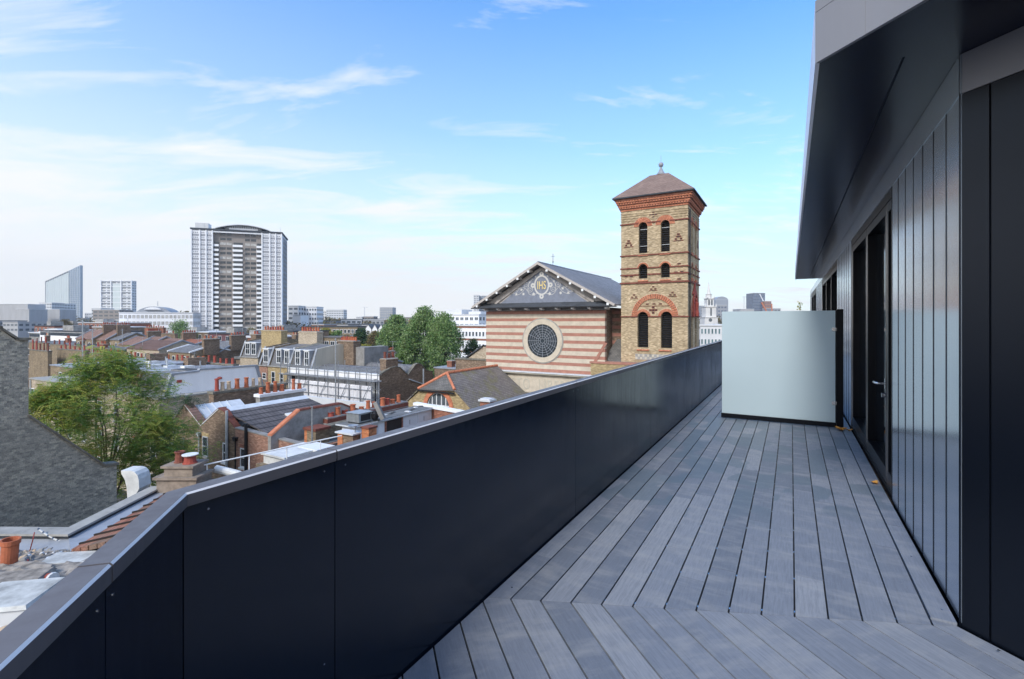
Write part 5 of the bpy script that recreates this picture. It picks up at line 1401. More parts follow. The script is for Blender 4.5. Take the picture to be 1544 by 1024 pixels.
mansard('mansard house set back, with slate roof, skylights and twin dormers', 362, 389, -4.4, 'pale_brick', ((367.5, 374), (376.5, 383)), (), ztop=-1.9, m=ms+6, stackn=((378, 386, 3, 1.2, 2, 'brown_brick'),))
# plain gable wall and big stack behind the white mansard house
n0_, m0_, _ = CF.y(508, 530, 67)
gw = T('plain_gable_house', 'house with plain beige gable wall and very tall brown chimney breast', 'house', (n0_, m0_, STREET)); na = CF.m(468, 530, m0_)[0]; z1 = CF.m(508, 526, m0_)[2]
b = gw.mb('cream_render'); b.box(na, n0_, m0_, m0_+7, STREET, z1-.2); b.build('wall'); b = gw.mb('mossy_coping'); b.box(na-.1, n0_+.1, m0_-.1, m0_+7.1, z1-.198, z1); b.build('coping')
nb_ = CF.m(532, 510, m0_)[0]; zc_ = CF.m(520, 514, m0_)[2]
stack(gw, gw.o, n0_+.02, nb_, m0_+.1, m0_+1.3, STREET, zc_, 'brown_brick', 9, 'n', .5, name='chimney', mats=('terracotta_red', 'terracotta'), r=.16)
b = gw.mb('grey_render'); nc_ = CF.m(545, 520, m0_)[0]; b.box(nb_+.02, nc_, m0_+.5, m0_+5, STREET, CF.m(540, 524, m0_)[2]); b.build('side_wing')
aerial('television aerial leaning off the very tall brown chimney', 487, 513, 530, 73, ((.2, 1.4),))
aerial('television aerial on the dark stack above the double gable', 595, 530, 548, 60, ((.15, 1.2),))
# pitched tiled roofs seen behind the scaffold parapet
def gable_roof_house(lab, xl, xr, Y, yr, ye, roofm, wallm='stock_brick', depth=7, group=None, pots=0, name='tiled_house', ridge='n', stackmat='brown_brick', coping='lead_flashing'):
    n1_, m0, zr = CF.y(xr, yr, Y); n0 = CF.m(xl, yr, m0)[0]; ze = CF.m(xr, ye, m0-depth*.5)[2]
    tt = T(name, lab, 'house', ((n0+n1_)/2, m0, STREET), group=group)
    b = tt.mb(wallm); b.box(n0, n1_, m0-depth/2+.15, m0+depth/2-.15, STREET, ze-.05); b.prism([(m0-depth/2+.15, ze-.049), (m0, zr-.12), (m0+depth/2-.15, ze-.049)], 'n', n0+.02, n1_-.02); b.build('wall')
    b = tt.mb(roofm)
    for sg in (-1, 1): b.hexa([(n0, m0, zr-.1), (n1_, m0, zr-.1), (n1_, m0+sg*depth/2, ze-.1), (n0, m0+sg*depth/2, ze-.1)], [(n0, m0, zr), (n1_, m0, zr), (n1_, m0+sg*depth/2, ze), (n0, m0+sg*depth/2, ze)])
    b.build('roof')
    for s_ in (n0, n1_):
        b = tt.mb(coping); b.prism([(m0-depth/2, ze-.08), (m0, zr-.05), (m0+depth/2, ze-.08), (m0+depth/2, ze+.16), (m0, zr+.22), (m0-depth/2, ze+.16)], 'n', s_-.13, s_+.13); b.build('party_wall')
    if pots: stack(tt, tt.o, n1_-.35, n1_+.35, m0-1.3, m0+1.3, zr-1.5, zr+1.3, stackmat, pots, 'm', .5, mats=('terracotta_red', 'terracotta'), r=.15)
    if pots and name == 'tiled_house':
        b = tt.mb('galvanised'); zz = zr+2.9; b.tube([(n1_+.3, m0+.8, zr+.8), (n1_+.3, m0+.8, zz)], .035, 5); b.bar((n1_-.5, m0+.8, zz-.1), (n1_+1.1, m0+.6, zz-.05), .04)
        for q in range(5): b.bar((n1_-.4+.33*q, m0+.4, zz-.08), (n1_-.4+.33*q, m0+1.1, zz-.08), .02)
        b.build('aerial')
    w_ = (n1_-n0); k = max(1, int(w_/2.6))
    for i in range(k):
        a = n0+w_*(i+.5)/k; window(tt, tt.o, 'm', m0-depth/2+.15, a-.45, a+.45, ze-2.2, ze-.7, bars=(0, 1), sill='stone_coping')
    return tt
gable_roof_house('grey slate roofed house left of the brown tiled ones, behind the scaffold', 480, 505, 78, 541, 556, 'grey_slate_x', depth=8)
gable_roof_house('brown tiled house just behind the scaffold parapet', 523, 552, 76, 545, 557, 'tile_brown_x', depth=8, pots=0)
gable_roof_house('red tiled house between scaffold and big green tree', 553, 585, 80, 541, 552, 'tile_red_x', depth=7, pots=6)

# brick building with gables in front of the big trees, left of the church
n0_, m0_, z0_ = CF.z(735, 533, -2.3)
gb = T('gabled_brick_block', 'brown brick block with a pointed gable, left of the church', 'building', (n0_, m0_, STREET)); na = CF.m(687, 540, m0_)[0]
zt_ = CF.m(700, 541, m0_)[2]
b = gb.mb('brown_brick'); b.box(na, n0_+3, m0_, m0_+9, STREET, zt_-.1); b.build('wall'); b = gb.mb('mossy_coping'); b.box(na-.1, n0_+3.1, m0_-.1, m0_+9, zt_-.098, zt_+.05); b.build('coping')
ga = [(CF.m(706, 540, m0_+.5)[0], zt_+.06), (CF.m(728, 523, m0_+.5)[0], CF.m(728, 523, m0_+.5)[2]), (n0_+4, zt_+1.0), (n0_+4, zt_+.06)]
b = gb.mb('pale_brick'); b.prism(ga, 'm', m0_+.5, m0_+8); b.build('gable_wall')
b = gb.mb('dark_felt'); p, q = ga[0], ga[1]; b.hexa([(p[0]-.2, m0_+.3, p[1]), (q[0], m0_+.3, q[1]), (q[0], m0_+8.2, q[1]), (p[0]-.2, m0_+8.2, p[1])], [(p[0]-.2, m0_+.3, p[1]+.18), (q[0], m0_+.3, q[1]+.18), (q[0], m0_+8.2, q[1]+.18), (p[0]-.2, m0_+8.2, p[1]+.18)]); b.build('roof')
n0_, m0_, z0_ = CF.z(687, 556, -4.6)
lo = T('low_brick_range', 'low dark brick range with lead roof and one chimney, below the trees', 'building', (n0_, m0_, STREET)); na = CF.m(655, 556, m0_)[0]
b = lo.mb('brown_brick'); b.box(na, n0_, m0_, m0_+5, STREET, z0_-.1); b.build('wall'); b = lo.mb('lead_flashing'); b.box(na-.1, n0_+.1, m0_-.1, m0_+5, z0_-.098, z0_+.05); b.build('roof')
stack(lo, lo.o, CF.m(674, 550, m0_+1)[0], CF.m(681, 550, m0_+1)[0], m0_+1, m0_+1.8, z0_, z0_+.9, 'red_brick', 0)

# ---------------------------------------------------------------- white mansard flank
n0_, _, _ = CF.z(258, 565, -3.5)
U_ = lambda px, py: CF.n(px, py, n0_)[1:]
wm = T('white_flank_house', 'white rendered mansard flank wall with lead edges behind the pots', 'house', (n0_-3, U_(320, 560)[0], STREET))
up_ = [U_(246, 604), U_(258, 566), U_(300, 561), U_(301, 558.5), U_(388, 552.5), U_(399, 588)]
b = wm.mb('white_render'); b.prism(up_+[(up_[-1][0], STREET), (up_[0][0], STREET)], 'n', n0_-.3, n0_); b.build('flank_wall')
b = wm.mb('lead_flashing')
for p, q in zip(up_, up_[1:]): b.hexa([(n0_-.35, p[0], p[1]+.002), (n0_+.08, p[0], p[1]+.002), (n0_+.08, q[0], q[1]+.002), (n0_-.35, q[0], q[1]+.002)], [(n0_-.35, p[0], p[1]+.18), (n0_+.08, p[0], p[1]+.18), (n0_+.08, q[0], q[1]+.18), (n0_-.35, q[0], q[1]+.18)])
for (p, q, s_) in ((up_[0], up_[1], 1), (up_[4], up_[5], -1)):   # broad lead edge on the rakes
    b.prism([p, q, (q[0]+s_*.28, q[1]), (p[0]+s_*.28, p[1])], 'n', n0_-.02, n0_+.05)
b.build('coping')
b = wm.mb('grey_slate_x'); b.prism([(p[0], p[1]-.15) for p in up_]+[(up_[-1][0]-.2, STREET), (up_[0][0]+.2, STREET)], 'n', n0_-5.5, n0_-.302); b.build('roof')
b = wm.mb('red_door'); p = U_(270, 575); b.box(n0_-.02, n0_+.12, p[0]-.2, p[0]+.2, p[1]-.13, p[1]+.13); b.build('alarm_box')
b = wm.mb('terracotta_red'); p = U_(330.5, 570.5); b.lathe((n0_+.1, p[0], p[1]-.1), [(.05, 0), (.22, .05), (.22, .2), (.05, .28)], 10); b.build('vent_cap')
# brick stack with eight mixed pots in front of the white wall
n0_, m0_, z0_ = CF.z(322, 591, -4.35); me_ = CF.n(432, 577, n0_)[1]
rs = T('pots_stack', 'long mossy brick stack with alternating red and buff pots before the white wall', 'chimney', (n0_, m0_, STREET))
b = rs.mb('brown_brick'); b.box(n0_-.7, n0_, m0_, me_, STREET, z0_-.2); b.build('stack'); b = rs.mb('mossy_coping'); b.box(n0_-.8, n0_+.1, m0_-.1, me_+.1, z0_-.198, z0_); b.build('flaunching')
for px, h, mt, r in ((327, 1.05, 'terracotta_red', .17), (335.5, .72, 'buff_clay', .17), (345, .72, 'buff_clay', .17), (357.5, .88, 'terracotta', .20), (371.5, .9, 'terracotta', .19), (382, .75, 'buff_clay', .15), (392, .75, 'buff_clay', .16), (400, .5, 'buff_clay', .15)):
    m = CF.n(px, 585, n0_-.35)[1]; pot(rs, rs.o, (n0_-.35, m, z0_), h, r, mt)
n0_, m0_, z0_ = CF.z(392, 595, -4.7); me_ = CF.n(458, 583, n0_)[1]
rs = T('red_pots_stack', 'white coped party wall stack with six plain red pots beyond the V roof', 'chimney', (n0_, m0_, STREET))
b = rs.mb('stained_render'); b.box(n0_-.6, n0_, m0_, me_, STREET, z0_-.25); b.build('stack'); b = rs.mb('white_render'); b.box(n0_-.75, n0_+.12, m0_-.1, me_+.2, z0_-.248, z0_); b.build('coping')
for px, h, r in ((393.5, .55, .17), (404, .95, .18), (415, .95, .17), (425, .6, .2), (442.5, .95, .15), (451.5, .5, .2)):
    m = CF.n(px, 585, n0_-.3)[1]; pot(rs, rs.o, (n0_-.3, min(m, me_), z0_), h, r, 'terracotta')

# ---------------------------------------------------------------- long rows of pots and roofs in the middle distance
def pot_row(lab, xl, xr, Y, yb, n, h=.75, r=.17, mat='stock_brick', cols=('terracotta_red', 'terracotta', 'terracotta_red'), along='n', drop=2.0, dbl=False):
    """party-wall stack seen lengthways: brick base with n pots; yb = row of the pots' foot"""
    if along == 'n': n1_, m0, zb = CF.y(xr, yb, Y); n0 = CF.m(xl, yb, m0)[0]
    else:
        n0, m0, zb = CF.y(xl, yb, Y); n1_ = n0+.7; me = CF.n(xr, yb, n0)[1]
    tt = T('pots_row_stack', lab, 'chimney', ((n0+n1_)/2, m0, STREET))
    b = tt.mb(mat)
    if along == 'n': b.box(n0, n1_, m0, m0+.6, STREET, zb-.18); b.use('mossy_coping'); b.box(n0-.08, n1_+.08, m0-.08, m0+.68, zb-.178, zb)
    else: b.box(n0, n1_, m0, me, STREET, zb-.18); b.use('mossy_coping'); b.box(n0-.08, n1_+.08, m0-.08, me+.08, zb-.178, zb)
    b.build('stack')
    for i in range(n):
        f = (i+.5)/n
        c = (n0+(n1_-n0)*f, m0+.3, zb) if along == 'n' else (n0+.35, m0+(me-m0)*f, zb)
        pot(tt, tt.o, c, h*random.choice((.6, .85, 1, 1, 1.1, 1.2)), r*random.uniform(.8, 1.1), random.choice(cols+cols+('buff_clay', 'terracotta_dark')))
pot_row('pots stack with six red pots, front right above the white wall', 299, 352, 61, 549.5, 6)
pot_row('pots stack with five red pots, left of the front right one', 260, 300, 64, 546, 5)
pot_row('pots stack with five brick red pots behind the tree top', 196, 256, 70, 543, 6)
pot_row('pots stack of seven crowded red pots left of the hipped roof', 166, 198, 78, 537, 5)
pot_row('pots stack seven wide, above the middle of the leafy tree', 128, 168, 84, 534, 6)
pot_row('pots stack behind the tree with orange pots in the middle', 86, 128, 88, 528.5, 6)
pot_row('long row of small red pots above the tree, second back', 76, 150, 98, 523, 9, h=.9, cols=('terracotta_red', 'terracotta_dark'))
pot_row('dark red chimney row right beside the grey flank wall', 44, 72, 90, 529, 5, h=1.4, cols=('terracotta_dark', 'terracotta_red'))
pot_row('shorter red pot row above the one beside the grey flank', 44, 70, 115, 517, 4, h=1.1)
for i, (xl, xr, Y, yt, lab) in enumerate(((176, 250, 62, 549, 'flat blue grey lead roof behind the right side of the leafy tree'), (236, 300, 58, 556, 'flat lead roofed rear extension left of the white flank'), (130, 186, 66, 552, 'blue grey flat roof hidden behind the middle of the leafy tree'))):
    n1_, m0, z1 = CF.y(xr, yt, Y); n0 = CF.m(xl, yt, m0)[0]; tt = T('flat_roofed_house', lab, 'house', ((n0+n1_)/2, m0, STREET))
    b = tt.mb('stock_brick'); b.box(n0, n1_, m0-4, m0+4, STREET, z1-.15); b.build('wall'); b = tt.mb('lead_flashing'); b.box(n0-.1, n1_+.1, m0-4.1, m0+4, z1-.148, z1); b.build('roof')
    for k in range(3):
        b = tt.mb('white_plastic' if k != 1 else 'pale_lead'); x = n0+(n1_-n0)*(.25+.25*k); b.box(x-.5, x+.5, m0-2+k*.7, m0-.8+k*.7, z1, z1+.25); b.build('rooflight')
    for k in range(5):
        b = tt.mb(('black_pipe', 'galvanised', 'grey_pipe')[k % 3]); x = n0+(n1_-n0)*(.12+.18*k); y = m0-3+((k*37) % 6); b.tube([(x, y, z1), (x, y, z1+.5+.3*(k % 3))], .09, 6); b.build('vent_pipe')
    b = tt.mb('brown_brick'); b.box(n0+(n1_-n0)*.45, n0+(n1_-n0)*.45+1.1, m0+1, m0+3.2, z1, z1+1.0); b.build('upstand')
    for k in range(2): window(tt, tt.o, 'm', m0-4, n0+(n1_-n0)*(.3+.4*k)-.5, n0+(n1_-n0)*(.3+.4*k)+.5, z1-2.6, z1-.9, bars=(0, 1), sill='stone_coping')
# pale house behind the leafy tree
n1_, m0, z1 = CF.y(240, 590, 44); n0 = CF.m(46, 590, m0)[0]
tt = T('pale_brick_house', 'long pale brick house with white sash windows behind the leafy tree', 'house', ((n0+n1_)/2, m0, STREET))
z1 = CF.y(90, 552, 62)[2]-1.4
b = tt.mb('pale_brick'); b.box(n0, n1_, m0, m0+7, STREET, z1); b.build('wall'); b = tt.mb('stone_coping'); b.box(n0-.1, n1_+.1, m0-.12, m0+7.1, z1+.002, z1+.15); b.build('coping')
for k in range(9):
    x = n0+.8+(n1_-n0-1.8)*k/8
    for z in (z1-2.8, z1-5.8, z1-8.6): window(tt, tt.o, 'm', m0, x-.5, x+.5, z, z+1.7, bars=(0, 1), sill='stone_coping', lintel='red_brick' if k % 2 else None)
for k in (0, 3, 6): b = tt.mb('grey_pipe' if k == 0 else 'black_pipe'); x = n0+.1+k*3.1; b.tube([(x+.2, m0-.1, STREET), (x+.2, m0-.1, z1-.1)], .07, 6); b.build('downpipe')
# pitched roofs of the middle distance, left half
rows = [
 (140, 165, 118, 497.5, 513, 'tile_brown_x', 7, 'left end'), (165, 186, 116, 498, 514, 'tile_brown_x', 6, 'second from left'), (186, 206, 114, 502, 514, 'grey_slate_x', 0, 'third from left'),
 (206, 232, 108, 508, 522, 'tile_brown_x', 9, 'middle, with the widest stack'), (232, 251, 104, 508, 523, 'tile_brown_x', 0, 'fifth from left'), (251, 285, 100, 511, 524, 'tile_brown_x', 6, 'right end')]
for xl, xr, Y, yr, ye, rm, pots, lab in rows:
    gable_roof_house('tiled house of the upper left row, '+lab, xl, xr, Y, yr, ye, rm, depth=7, group='tiled houses of the upper left row', pots=pots)
gable_roof_house('brown hipped looking house with broad roof before the tower block', 226, 275, 90, 514, 530, 'tile_brown', depth=8, pots=0, wallm='pale_brick')
gable_roof_house('orange tiled cottage roof between the hipped roof and purple wall', 284, 318, 96, 512, 521, 'tile_red_x', depth=6, pots=0)
gable_roof_house('grey slate roof with white gable, centre left', 285, 318, 84, 522, 534, 'grey_slate_x', depth=7, pots=4, coping='white_render')
gable_roof_house('dark slate roof with white pots stack, right of the white gable', 320, 358, 88, 516, 534, 'grey_slate_x', depth=7, pots=5, wallm='brown_brick')
for i, (xl, xr, Y, yt, mt, lab) in enumerate(((314, 376, 150, 503, 'purple_cladding', 'long purple clad box building before the white tower block'), (262, 316, 170, 500.5, 'brown_brick', 'low brown brick block at the foot of the tower block, left'),
    (395, 442, 135, 499, 'brown_brick', 'dark brick block with red cornice at the foot of the tower block, right'), (352, 396, 120, 508, 'red_brick', 'low reddish block behind the set back mansard house'),
    (60, 142, 140, 500, 'white_render', 'low pale modern roof terrace building with white bands'), (44, 110, 160, 503, 'grey_render', 'grey shallow vaulted roof building beside the flank wall'),
    (52, 82, 190, 491, 'red_brick', 'brick block with white upper storey, far left'), (118, 180, 210, 486.5, 'red_brick', 'orange brick school like block before the lattice tower'),
    (80, 126, 230, 489, 'white_render', 'white roofed shed left of the orange brick block'), (140, 178, 185, 493, 'brown_brick', 'brown brick block with pale roof line by the slab block end'),
    (430, 462, 160, 506, 'brown_brick', 'small brown block behind the buff stack'))):
    n1_, m0, z1 = CF.y(xr, yt, Y); n0 = CF.m(xl, yt, m0)[0]; tt = T('low_block', lab, 'building', ((n0+n1_)/2, m0, STREET))
    b = tt.mb(mt); b.box(n0, n1_, m0, m0+12, STREET, z1-.3); b.build('wall')
    b = tt.mb('light_concrete' if i % 2 else 'dark_felt'); b.box(n0-.2, n1_+.2, m0-.3, m0+12.2, z1-.298, z1); b.build('roof')
    if mt in ('white_render', 'grey_render'):
        b = tt.mb('dark_glass')
        for k in range(2): b.box(n0+.4, n1_-.4, m0-.03, m0+.02, z1-1.6-k*3, z1-.6-k*3)
        b.build('window_band')
        k = 5
        pts = [(n0+(n1_-n0)*.1+(n1_-n0)*.7*i_/10, z1+1.4*sin(pi*i_/10)) for i_ in range(11)]
        if mt == 'grey_render': b = tt.mb('light_concrete'); b.prism(pts, 'm', m0+1, m0+10); b.build('vault')
    else:
        k = max(3, int((n1_-n0)/4)); simple_windows(tt, tt.o, 'm', m0, [(n0+(n1_-n0)*(j+.25)/k, n0+(n1_-n0)*(j+.7)/k) for j in range(k)], [(z1-2.6, z1-1.0), (z1-5.6, z1-4.0)])
    b = tt.mb('stained_render'); x = n0+(n1_-n0)*.3; b.box(x, x+(n1_-n0)*.2, m0+2, m0+6, z1, z1+1.6); b.build('plant_room')
stack_labels = 'square stack of crowded red pots over the slab block end'
for px, yb, Y, n, lab in ((232, 494, 120, 8, 'wide stack of tiny red pots before the slab block'), (180, 497, 130, 7, 'wide brown stack left of the slab block foot'), (250, 503, 112, 3, 'little stack with three orange pots left of the tower block')):
    pot_row(lab, px-14, px+14, Y, yb, n, h=.6, mat='red_brick' if n == 8 else 'brown_brick')
aerial('tall thin grey pole above the leafy tree, nearest the flank wall', 124.5, 482, 540, 70, (), .07)
aerial('second thin grey pole above the leafy tree, with a cross arm', 139.5, 497, 536, 74, ((.3, .8),), .06)
aerial('thin pole with aerial before the brown tiled row', 184.5, 496, 520, 95, ((.3, 1.0),), .06)
aerial('thin pole right of the tower block rising from the stack', 479.5, 480, 510, 90, (), .07)
aerial('thin pole with bracket over the low brick street, centre', 531.5, 496, 520, 120, ((.3, .8),), .07)

MORE = [(64, 506, 128, 3, 'brown_brick'), (96, 510, 122, 4, 'red_brick'), (118, 514, 116, 4, 'stock_brick'), (150, 519, 104, 5, 'red_brick'), (206, 527, 92, 4, 'stock_brick'), (258, 520, 100, 3, 'brown_brick'), (290, 531, 84, 5, 'stock_brick'),
        (318, 512, 110, 4, 'red_brick'), (343, 521, 92, 4, 'brown_brick'), (362, 511, 105, 4, 'stock_brick'), (384, 506, 125, 3, 'red_brick'), (440, 505, 125, 4, 'brown_brick'), (458, 509, 115, 5, 'red_brick'), (547, 537, 88, 4, 'brown_brick'), (566, 540, 86, 3, 'stock_brick')]
for i, (px, yb, Y, n, mt) in enumerate(MORE):
    nm = (ORD+['thirteenth', 'fourteenth', 'fifteenth'])[i]
    n1_, m0, zb = CF.y(px+6, yb, Y); w = n*.42
    tt = T('brick_stack', f'{nm} from left of the small brick stacks scattered over the middle rows', 'chimney', (n1_-w/2, m0, STREET), group='small brick stacks over the middle rows')
    stack(tt, tt.o, n1_-w, n1_, m0, m0+.8, STREET, zb, mt, n, 'n', .6, name='stack', mats=('terracotta', 'terracotta_red', 'terracotta_dark', 'buff_clay'), r=.16)
    if i % 2 == 0:
        b = tt.mb('galvanised'); x = n1_-.2; b.tube([(x, m0+.4, zb-.5), (x, m0+.4, zb+2.4)], .035, 5); b.bar((x-.8, m0+.4, zb+2.2), (x+.8, m0+.2, zb+2.3), .04)
        for q in range(5): b.bar((x-.7+.33*q, m0+.05, zb+2.25), (x-.7+.33*q, m0+.75, zb+2.25), .02)
        b.build('aerial')
# clutter on the long pale house roof: hatches, upstands, a tank
n1_, m0, z1 = CF.y(240, 590, 44); z1 = CF.y(90, 552, 62)[2]-1.4; n0 = CF.m(46, 590, m0)[0]
for i, (f, d, w, h, mt, nm, lab) in enumerate(((.62, 3.5, 1.6, .9, 'brown_brick', 'roof_stack', 'stubby brown brick stack on the pale house roof behind the leafy tree'), (.78, 2.2, 1.0, .5, 'galvanised', 'water_tank', 'metal tank on the pale house roof right of its stubby stack'), (.9, 4.5, 1.4, 1.1, 'stock_brick', 'roof_stack', 'right hand brick stack on the pale house roof, by the white flank'), (.35, 4, 1.6, .3, 'dirty_white', 'roof_hatch', 'dirty white hatch on the pale house roof, mostly behind leaves'))):
    x = n0+(n1_-n0)*f; tt = T(nm, lab, nm.replace('_', ' '), (x, m0+d, z1+.15))
    b = tt.mb(mt); b.box(x-w/2, x+w/2, m0+d-w*.35, m0+d+w*.35, z1-.02, z1+h); b.use('mossy_coping'); b.box(x-w/2-.06, x+w/2+.06, m0+d-w*.35-.06, m0+d+w*.35+.06, z1+h+.002, z1+h+.1); b.build('body')
    if 'stack' in nm:
        for k in range(3): pot(tt, tt.o, (x-w*.3+w*.3*k, m0+d, z1+h+.1), .5, .13, ('terracotta', 'buff_clay', 'terracotta_dark')[k])
# ---------------------------------------------------------------- the great tower block
TF = Frame(-18)
n0, m0, _ = TF.y(288.5, 400, 262); n1_ = TF.m(424.5, 400, m0)[0]; ze = TF.m(288.5, 346, m0)[2]; me = TF.n(433, 400, n1_)[1]
tb = T('tower_block', 'huge white and brown 1960s residential tower block with arched roof canopy', 'tower block', ((n0+n1_)/2, m0, STREET), TF)
W = n1_-n0; NF = 25; fh = (ze-STREET-1.2)/NF
wl_, wr_ = n0+W*.225, n0+W*.775
b = tb.mb('white_panel'); b.box(n0, wl_, m0, me, STREET, ze); b.box(wr_, n1_, m0, me, STREET, ze); b.box(wl_, wr_, m0+2.5, me, ze-1.0, ze-.002); b.build('wall')
b = tb.mb('brown_panel'); b.box(wl_+.01, wr_-.01, m0+1.8, me-.1, STREET, ze-1.01); b.build('recessed_wall')
b = tb.mb('white_panel'); b.box(wl_+.01, wr_-.01, m0-.1, m0+2.5, ze-.9, ze-.05); b.box(n0-.3, n0-.01, m0-.3, m0+1, STREET, ze+.2); b.build('frame_beam')
# fins between the window bays of the wings
for x0, x1 in ((n0, wl_), (wr_, n1_)):
    for f in (0, .40, .70, 1):
        b = tb.mb('white_panel'); x = x0+(x1-x0)*f; b.box(x-.3, x+.3, m0-.45, m0-.01, STREET, ze+.1); b.build('fin')
bays = []
for x0, x1 in ((n0, wl_), (wr_, n1_)):
    fs = (0, .40, .70, 1)
    for a, c in zip(fs, fs[1:]): bays.append((x0+(x1-x0)*a+.45, x0+(x1-x0)*c-.45))
rows_ = [(STREET+.6+fh*k+1.0, STREET+.6+fh*k+2.35) for k in range(NF)]
# grey spandrels of the wings
for a, c in bays:
    b = tb.mb('grey_panel'); b.box(a-.1, c+.1, m0-.03, m0-.012, STREET, ze-1.2)
    b.build('spandrel_strip')
simple_windows(tb, tb.o, 'm', m0, bays, rows_[::-1], 'white_panel', 'mid_glass', w=.3, rnd=('curtain_glass', .75))
cx = (wl_+wr_)/2; cw_ = W*.055
bb = tb.mb('brown_panel')
cols2 = [(wl_+W*.075, wl_+W*.135), (wl_+W*.145, wl_+W*.20), (wr_-W*.20, wr_-W*.145), (wr_-W*.135, wr_-W*.075)]
rr_ = tb.mb('white_panel')
for k, (z0, z1) in enumerate(rows_):
    for a, c in cols2:
        rr_.use('dark_glass' if (k*7+int(a)) % 3 else 'curtain_glass'); rr_.box(a, c, m0+1.74, m0+1.79, z0, z1)
rr_.build('recessed_windows')['kind'] = 'stuff'
for k, (z0, z1) in enumerate(rows_[:-2]):
    for a, c in ((wl_+.4, wl_+W*.065), (cx-cw_, cx+cw_), (wr_-W*.065, wr_-.4)): b = tb.mb('white_panel'); b.box(a, c, m0-.05 if a == cx-cw_ else m0+.3, m0+.15 if a == cx-cw_ else m0+.5, z0-1.1, z0+.1); b.use('dark_glass'); b.box(a+.1, c-.1, m0+1.70, m0+1.795, z0+.1, z1+.2); b.build('balcony')
b = tb.mb('grey_panel')
for k, (z0, z1) in enumerate(rows_): b.box(n1_+.002, n1_+.15, m0+(me-m0)*.28, m0+(me-m0)*.9, z0-1.1, z0+.1)
b.build('side_balconies')['kind'] = 'stuff'
b = tb.mb('brown_panel'); b.box(n1_-.05, n1_+.05, m0+(me-m0)*.26, me-.5, STREET, ze-1); b.build('side_wall')
b = tb.mb('dark_felt'); b.box(n0-.5, n1_+.5, m0-.6, me+.5, ze+.2, ze+1.0); b.build('roof_edge')
ax0, ax1 = TF.m(322, 345, m0+2)[0], TF.m(410, 345, m0+2)[0]; rz = ze+1.0; ah = 3.0
arc = [(ax0+(ax1-ax0)*i/16, rz+ah*sin(pi*i/16)**.8) for i in range(17)]
b = tb.mb('light_concrete')
for p, q in zip(arc, arc[1:]): b.hexa([(p[0], m0+1, p[1]), (q[0], m0+1, q[1]), (q[0], m0+14, q[1]), (p[0], m0+14, p[1])], [(p[0], m0+1, p[1]+.4), (q[0], m0+1, q[1]+.4), (q[0], m0+14, q[1]+.4), (p[0], m0+14, p[1]+.4)])
b.build('arched_canopy')
b = tb.mb('dark_glass'); b.prism([(p[0], p[1]-.05) for p in arc[3:14]]+[(arc[13][0], rz), (arc[3][0], rz)], 'm', m0+3, m0+12)
b.use('white_panel'); b.box(arc[4][0], arc[12][0], m0+2.7, m0+2.99, rz, rz+1.5)
for i in range(3, 14):
    for f in (0, .5):
        x = arc[i][0]+(arc[1][0]-arc[0][0])*f; b.bar((x, m0+2.9, rz+1.4), (x, m0+2.9, arc[i][1]-.1), .22)
b.build('canopy_screen')
b = tb.mb('light_concrete'); xa, xb = TF.m(295, 340, m0+4)[0], TF.m(315, 340, m0+4)[0]; b.box(xa, xb, m0+3, m0+9, rz, rz+3.4); b.build('tank_room')
for i in range(4): b = tb.mb('grey_pipe'); x = n0+W*(.12+.25*i)+ (8 if i == 3 else 0); b.tube([(min(x, n1_-1), m0+3, rz), (min(x, n1_-1), m0+3, rz+3.2)], .08, 5); b.build('mast')

def far_box(name, lab, cat, xl, xr, yt, Y, mat, fr=CF, depth=14, cols=8, rows=None, win='mid_glass', wf=None, top=None, side_x=None, fl=3.2, roof='light_concrete', group=None, wall_name='wall'):
    n1_, m0, z1 = fr.y(xr, yt, Y); n0 = fr.m(xl, yt, m0)[0]
    tt = T(name, lab, cat, ((n0+n1_)/2, m0, STREET), fr, group=group)
    b = tt.mb(mat); b.box(n0, n1_, m0, m0+depth, STREET, z1-.3); b.build('wall')
    b = tt.mb(roof); b.box(n0-.2, n1_+.2, m0-.25, m0+depth+.2, z1-.298, z1+.1); b.build('roof')
    if cols:
        w = (n1_-n0)/cols; nr_ = rows or max(1, int((z1+8)/fl))
        rs_ = [(z1-.6-fl*(k+1)+.9, z1-.6-fl*(k+1)+2.5) for k in range(nr_)]
        simple_windows(tt, tt.o, 'm', m0, [(n0+w*(i+.14), n0+w*(i+.86)) for i in range(cols)], rs_, wf or mat, win, w=.12)
        if depth < 60:
            cs_ = max(2, int(depth/w)); 
            rest = tt.mb(win)
            for (z0, z1_) in rs_:
                for i in range(cs_): y0 = m0+depth*(i+.2)/cs_; rest.box(n1_-.02, n1_+.04, y0, y0+depth*.6/cs_, z0, z1_)
            rest.build('side_windows')['kind'] = 'stuff'
    return tt, n0, n1_, m0, z1
far_box('slab_block', 'long low white slab block with grey bands left of the tower block', 'apartment block', 179.5, 291, 471.5, 245, 'white_panel', TF, 12, 18, 5, 'curtain_glass', 'grey_panel')
tt, n0, n1_, m0, z1 = far_box('domed_block', 'dark curved roof structure behind the white slab block', 'building', 204, 256, 471, 300, 'grey_panel', TF, 20, 0)
b = tt.mb('lead_flashing'); b.prism([(n0+(n1_-n0)*i/12, z1+3.6*sin(pi*i/12)**.7) for i in range(13)], 'm', m0+1, m0+18); b.build('curved_roof')
b = tt.mb('white_panel'); b.prism([(n0+(n1_-n0)*(.25+.5*i/8), z1+1.6+1.6*sin(pi*i/8)**.7) for i in range(9)], 'm', m0-.3, m0+.9); b.build('lantern'); b = tt.mb('grey_pipe'); b.tube([((n0+n1_)/2, m0+8, z1+4), ((n0+n1_)/2, m0+8, z1+7)], .2, 5); b.build('mast')
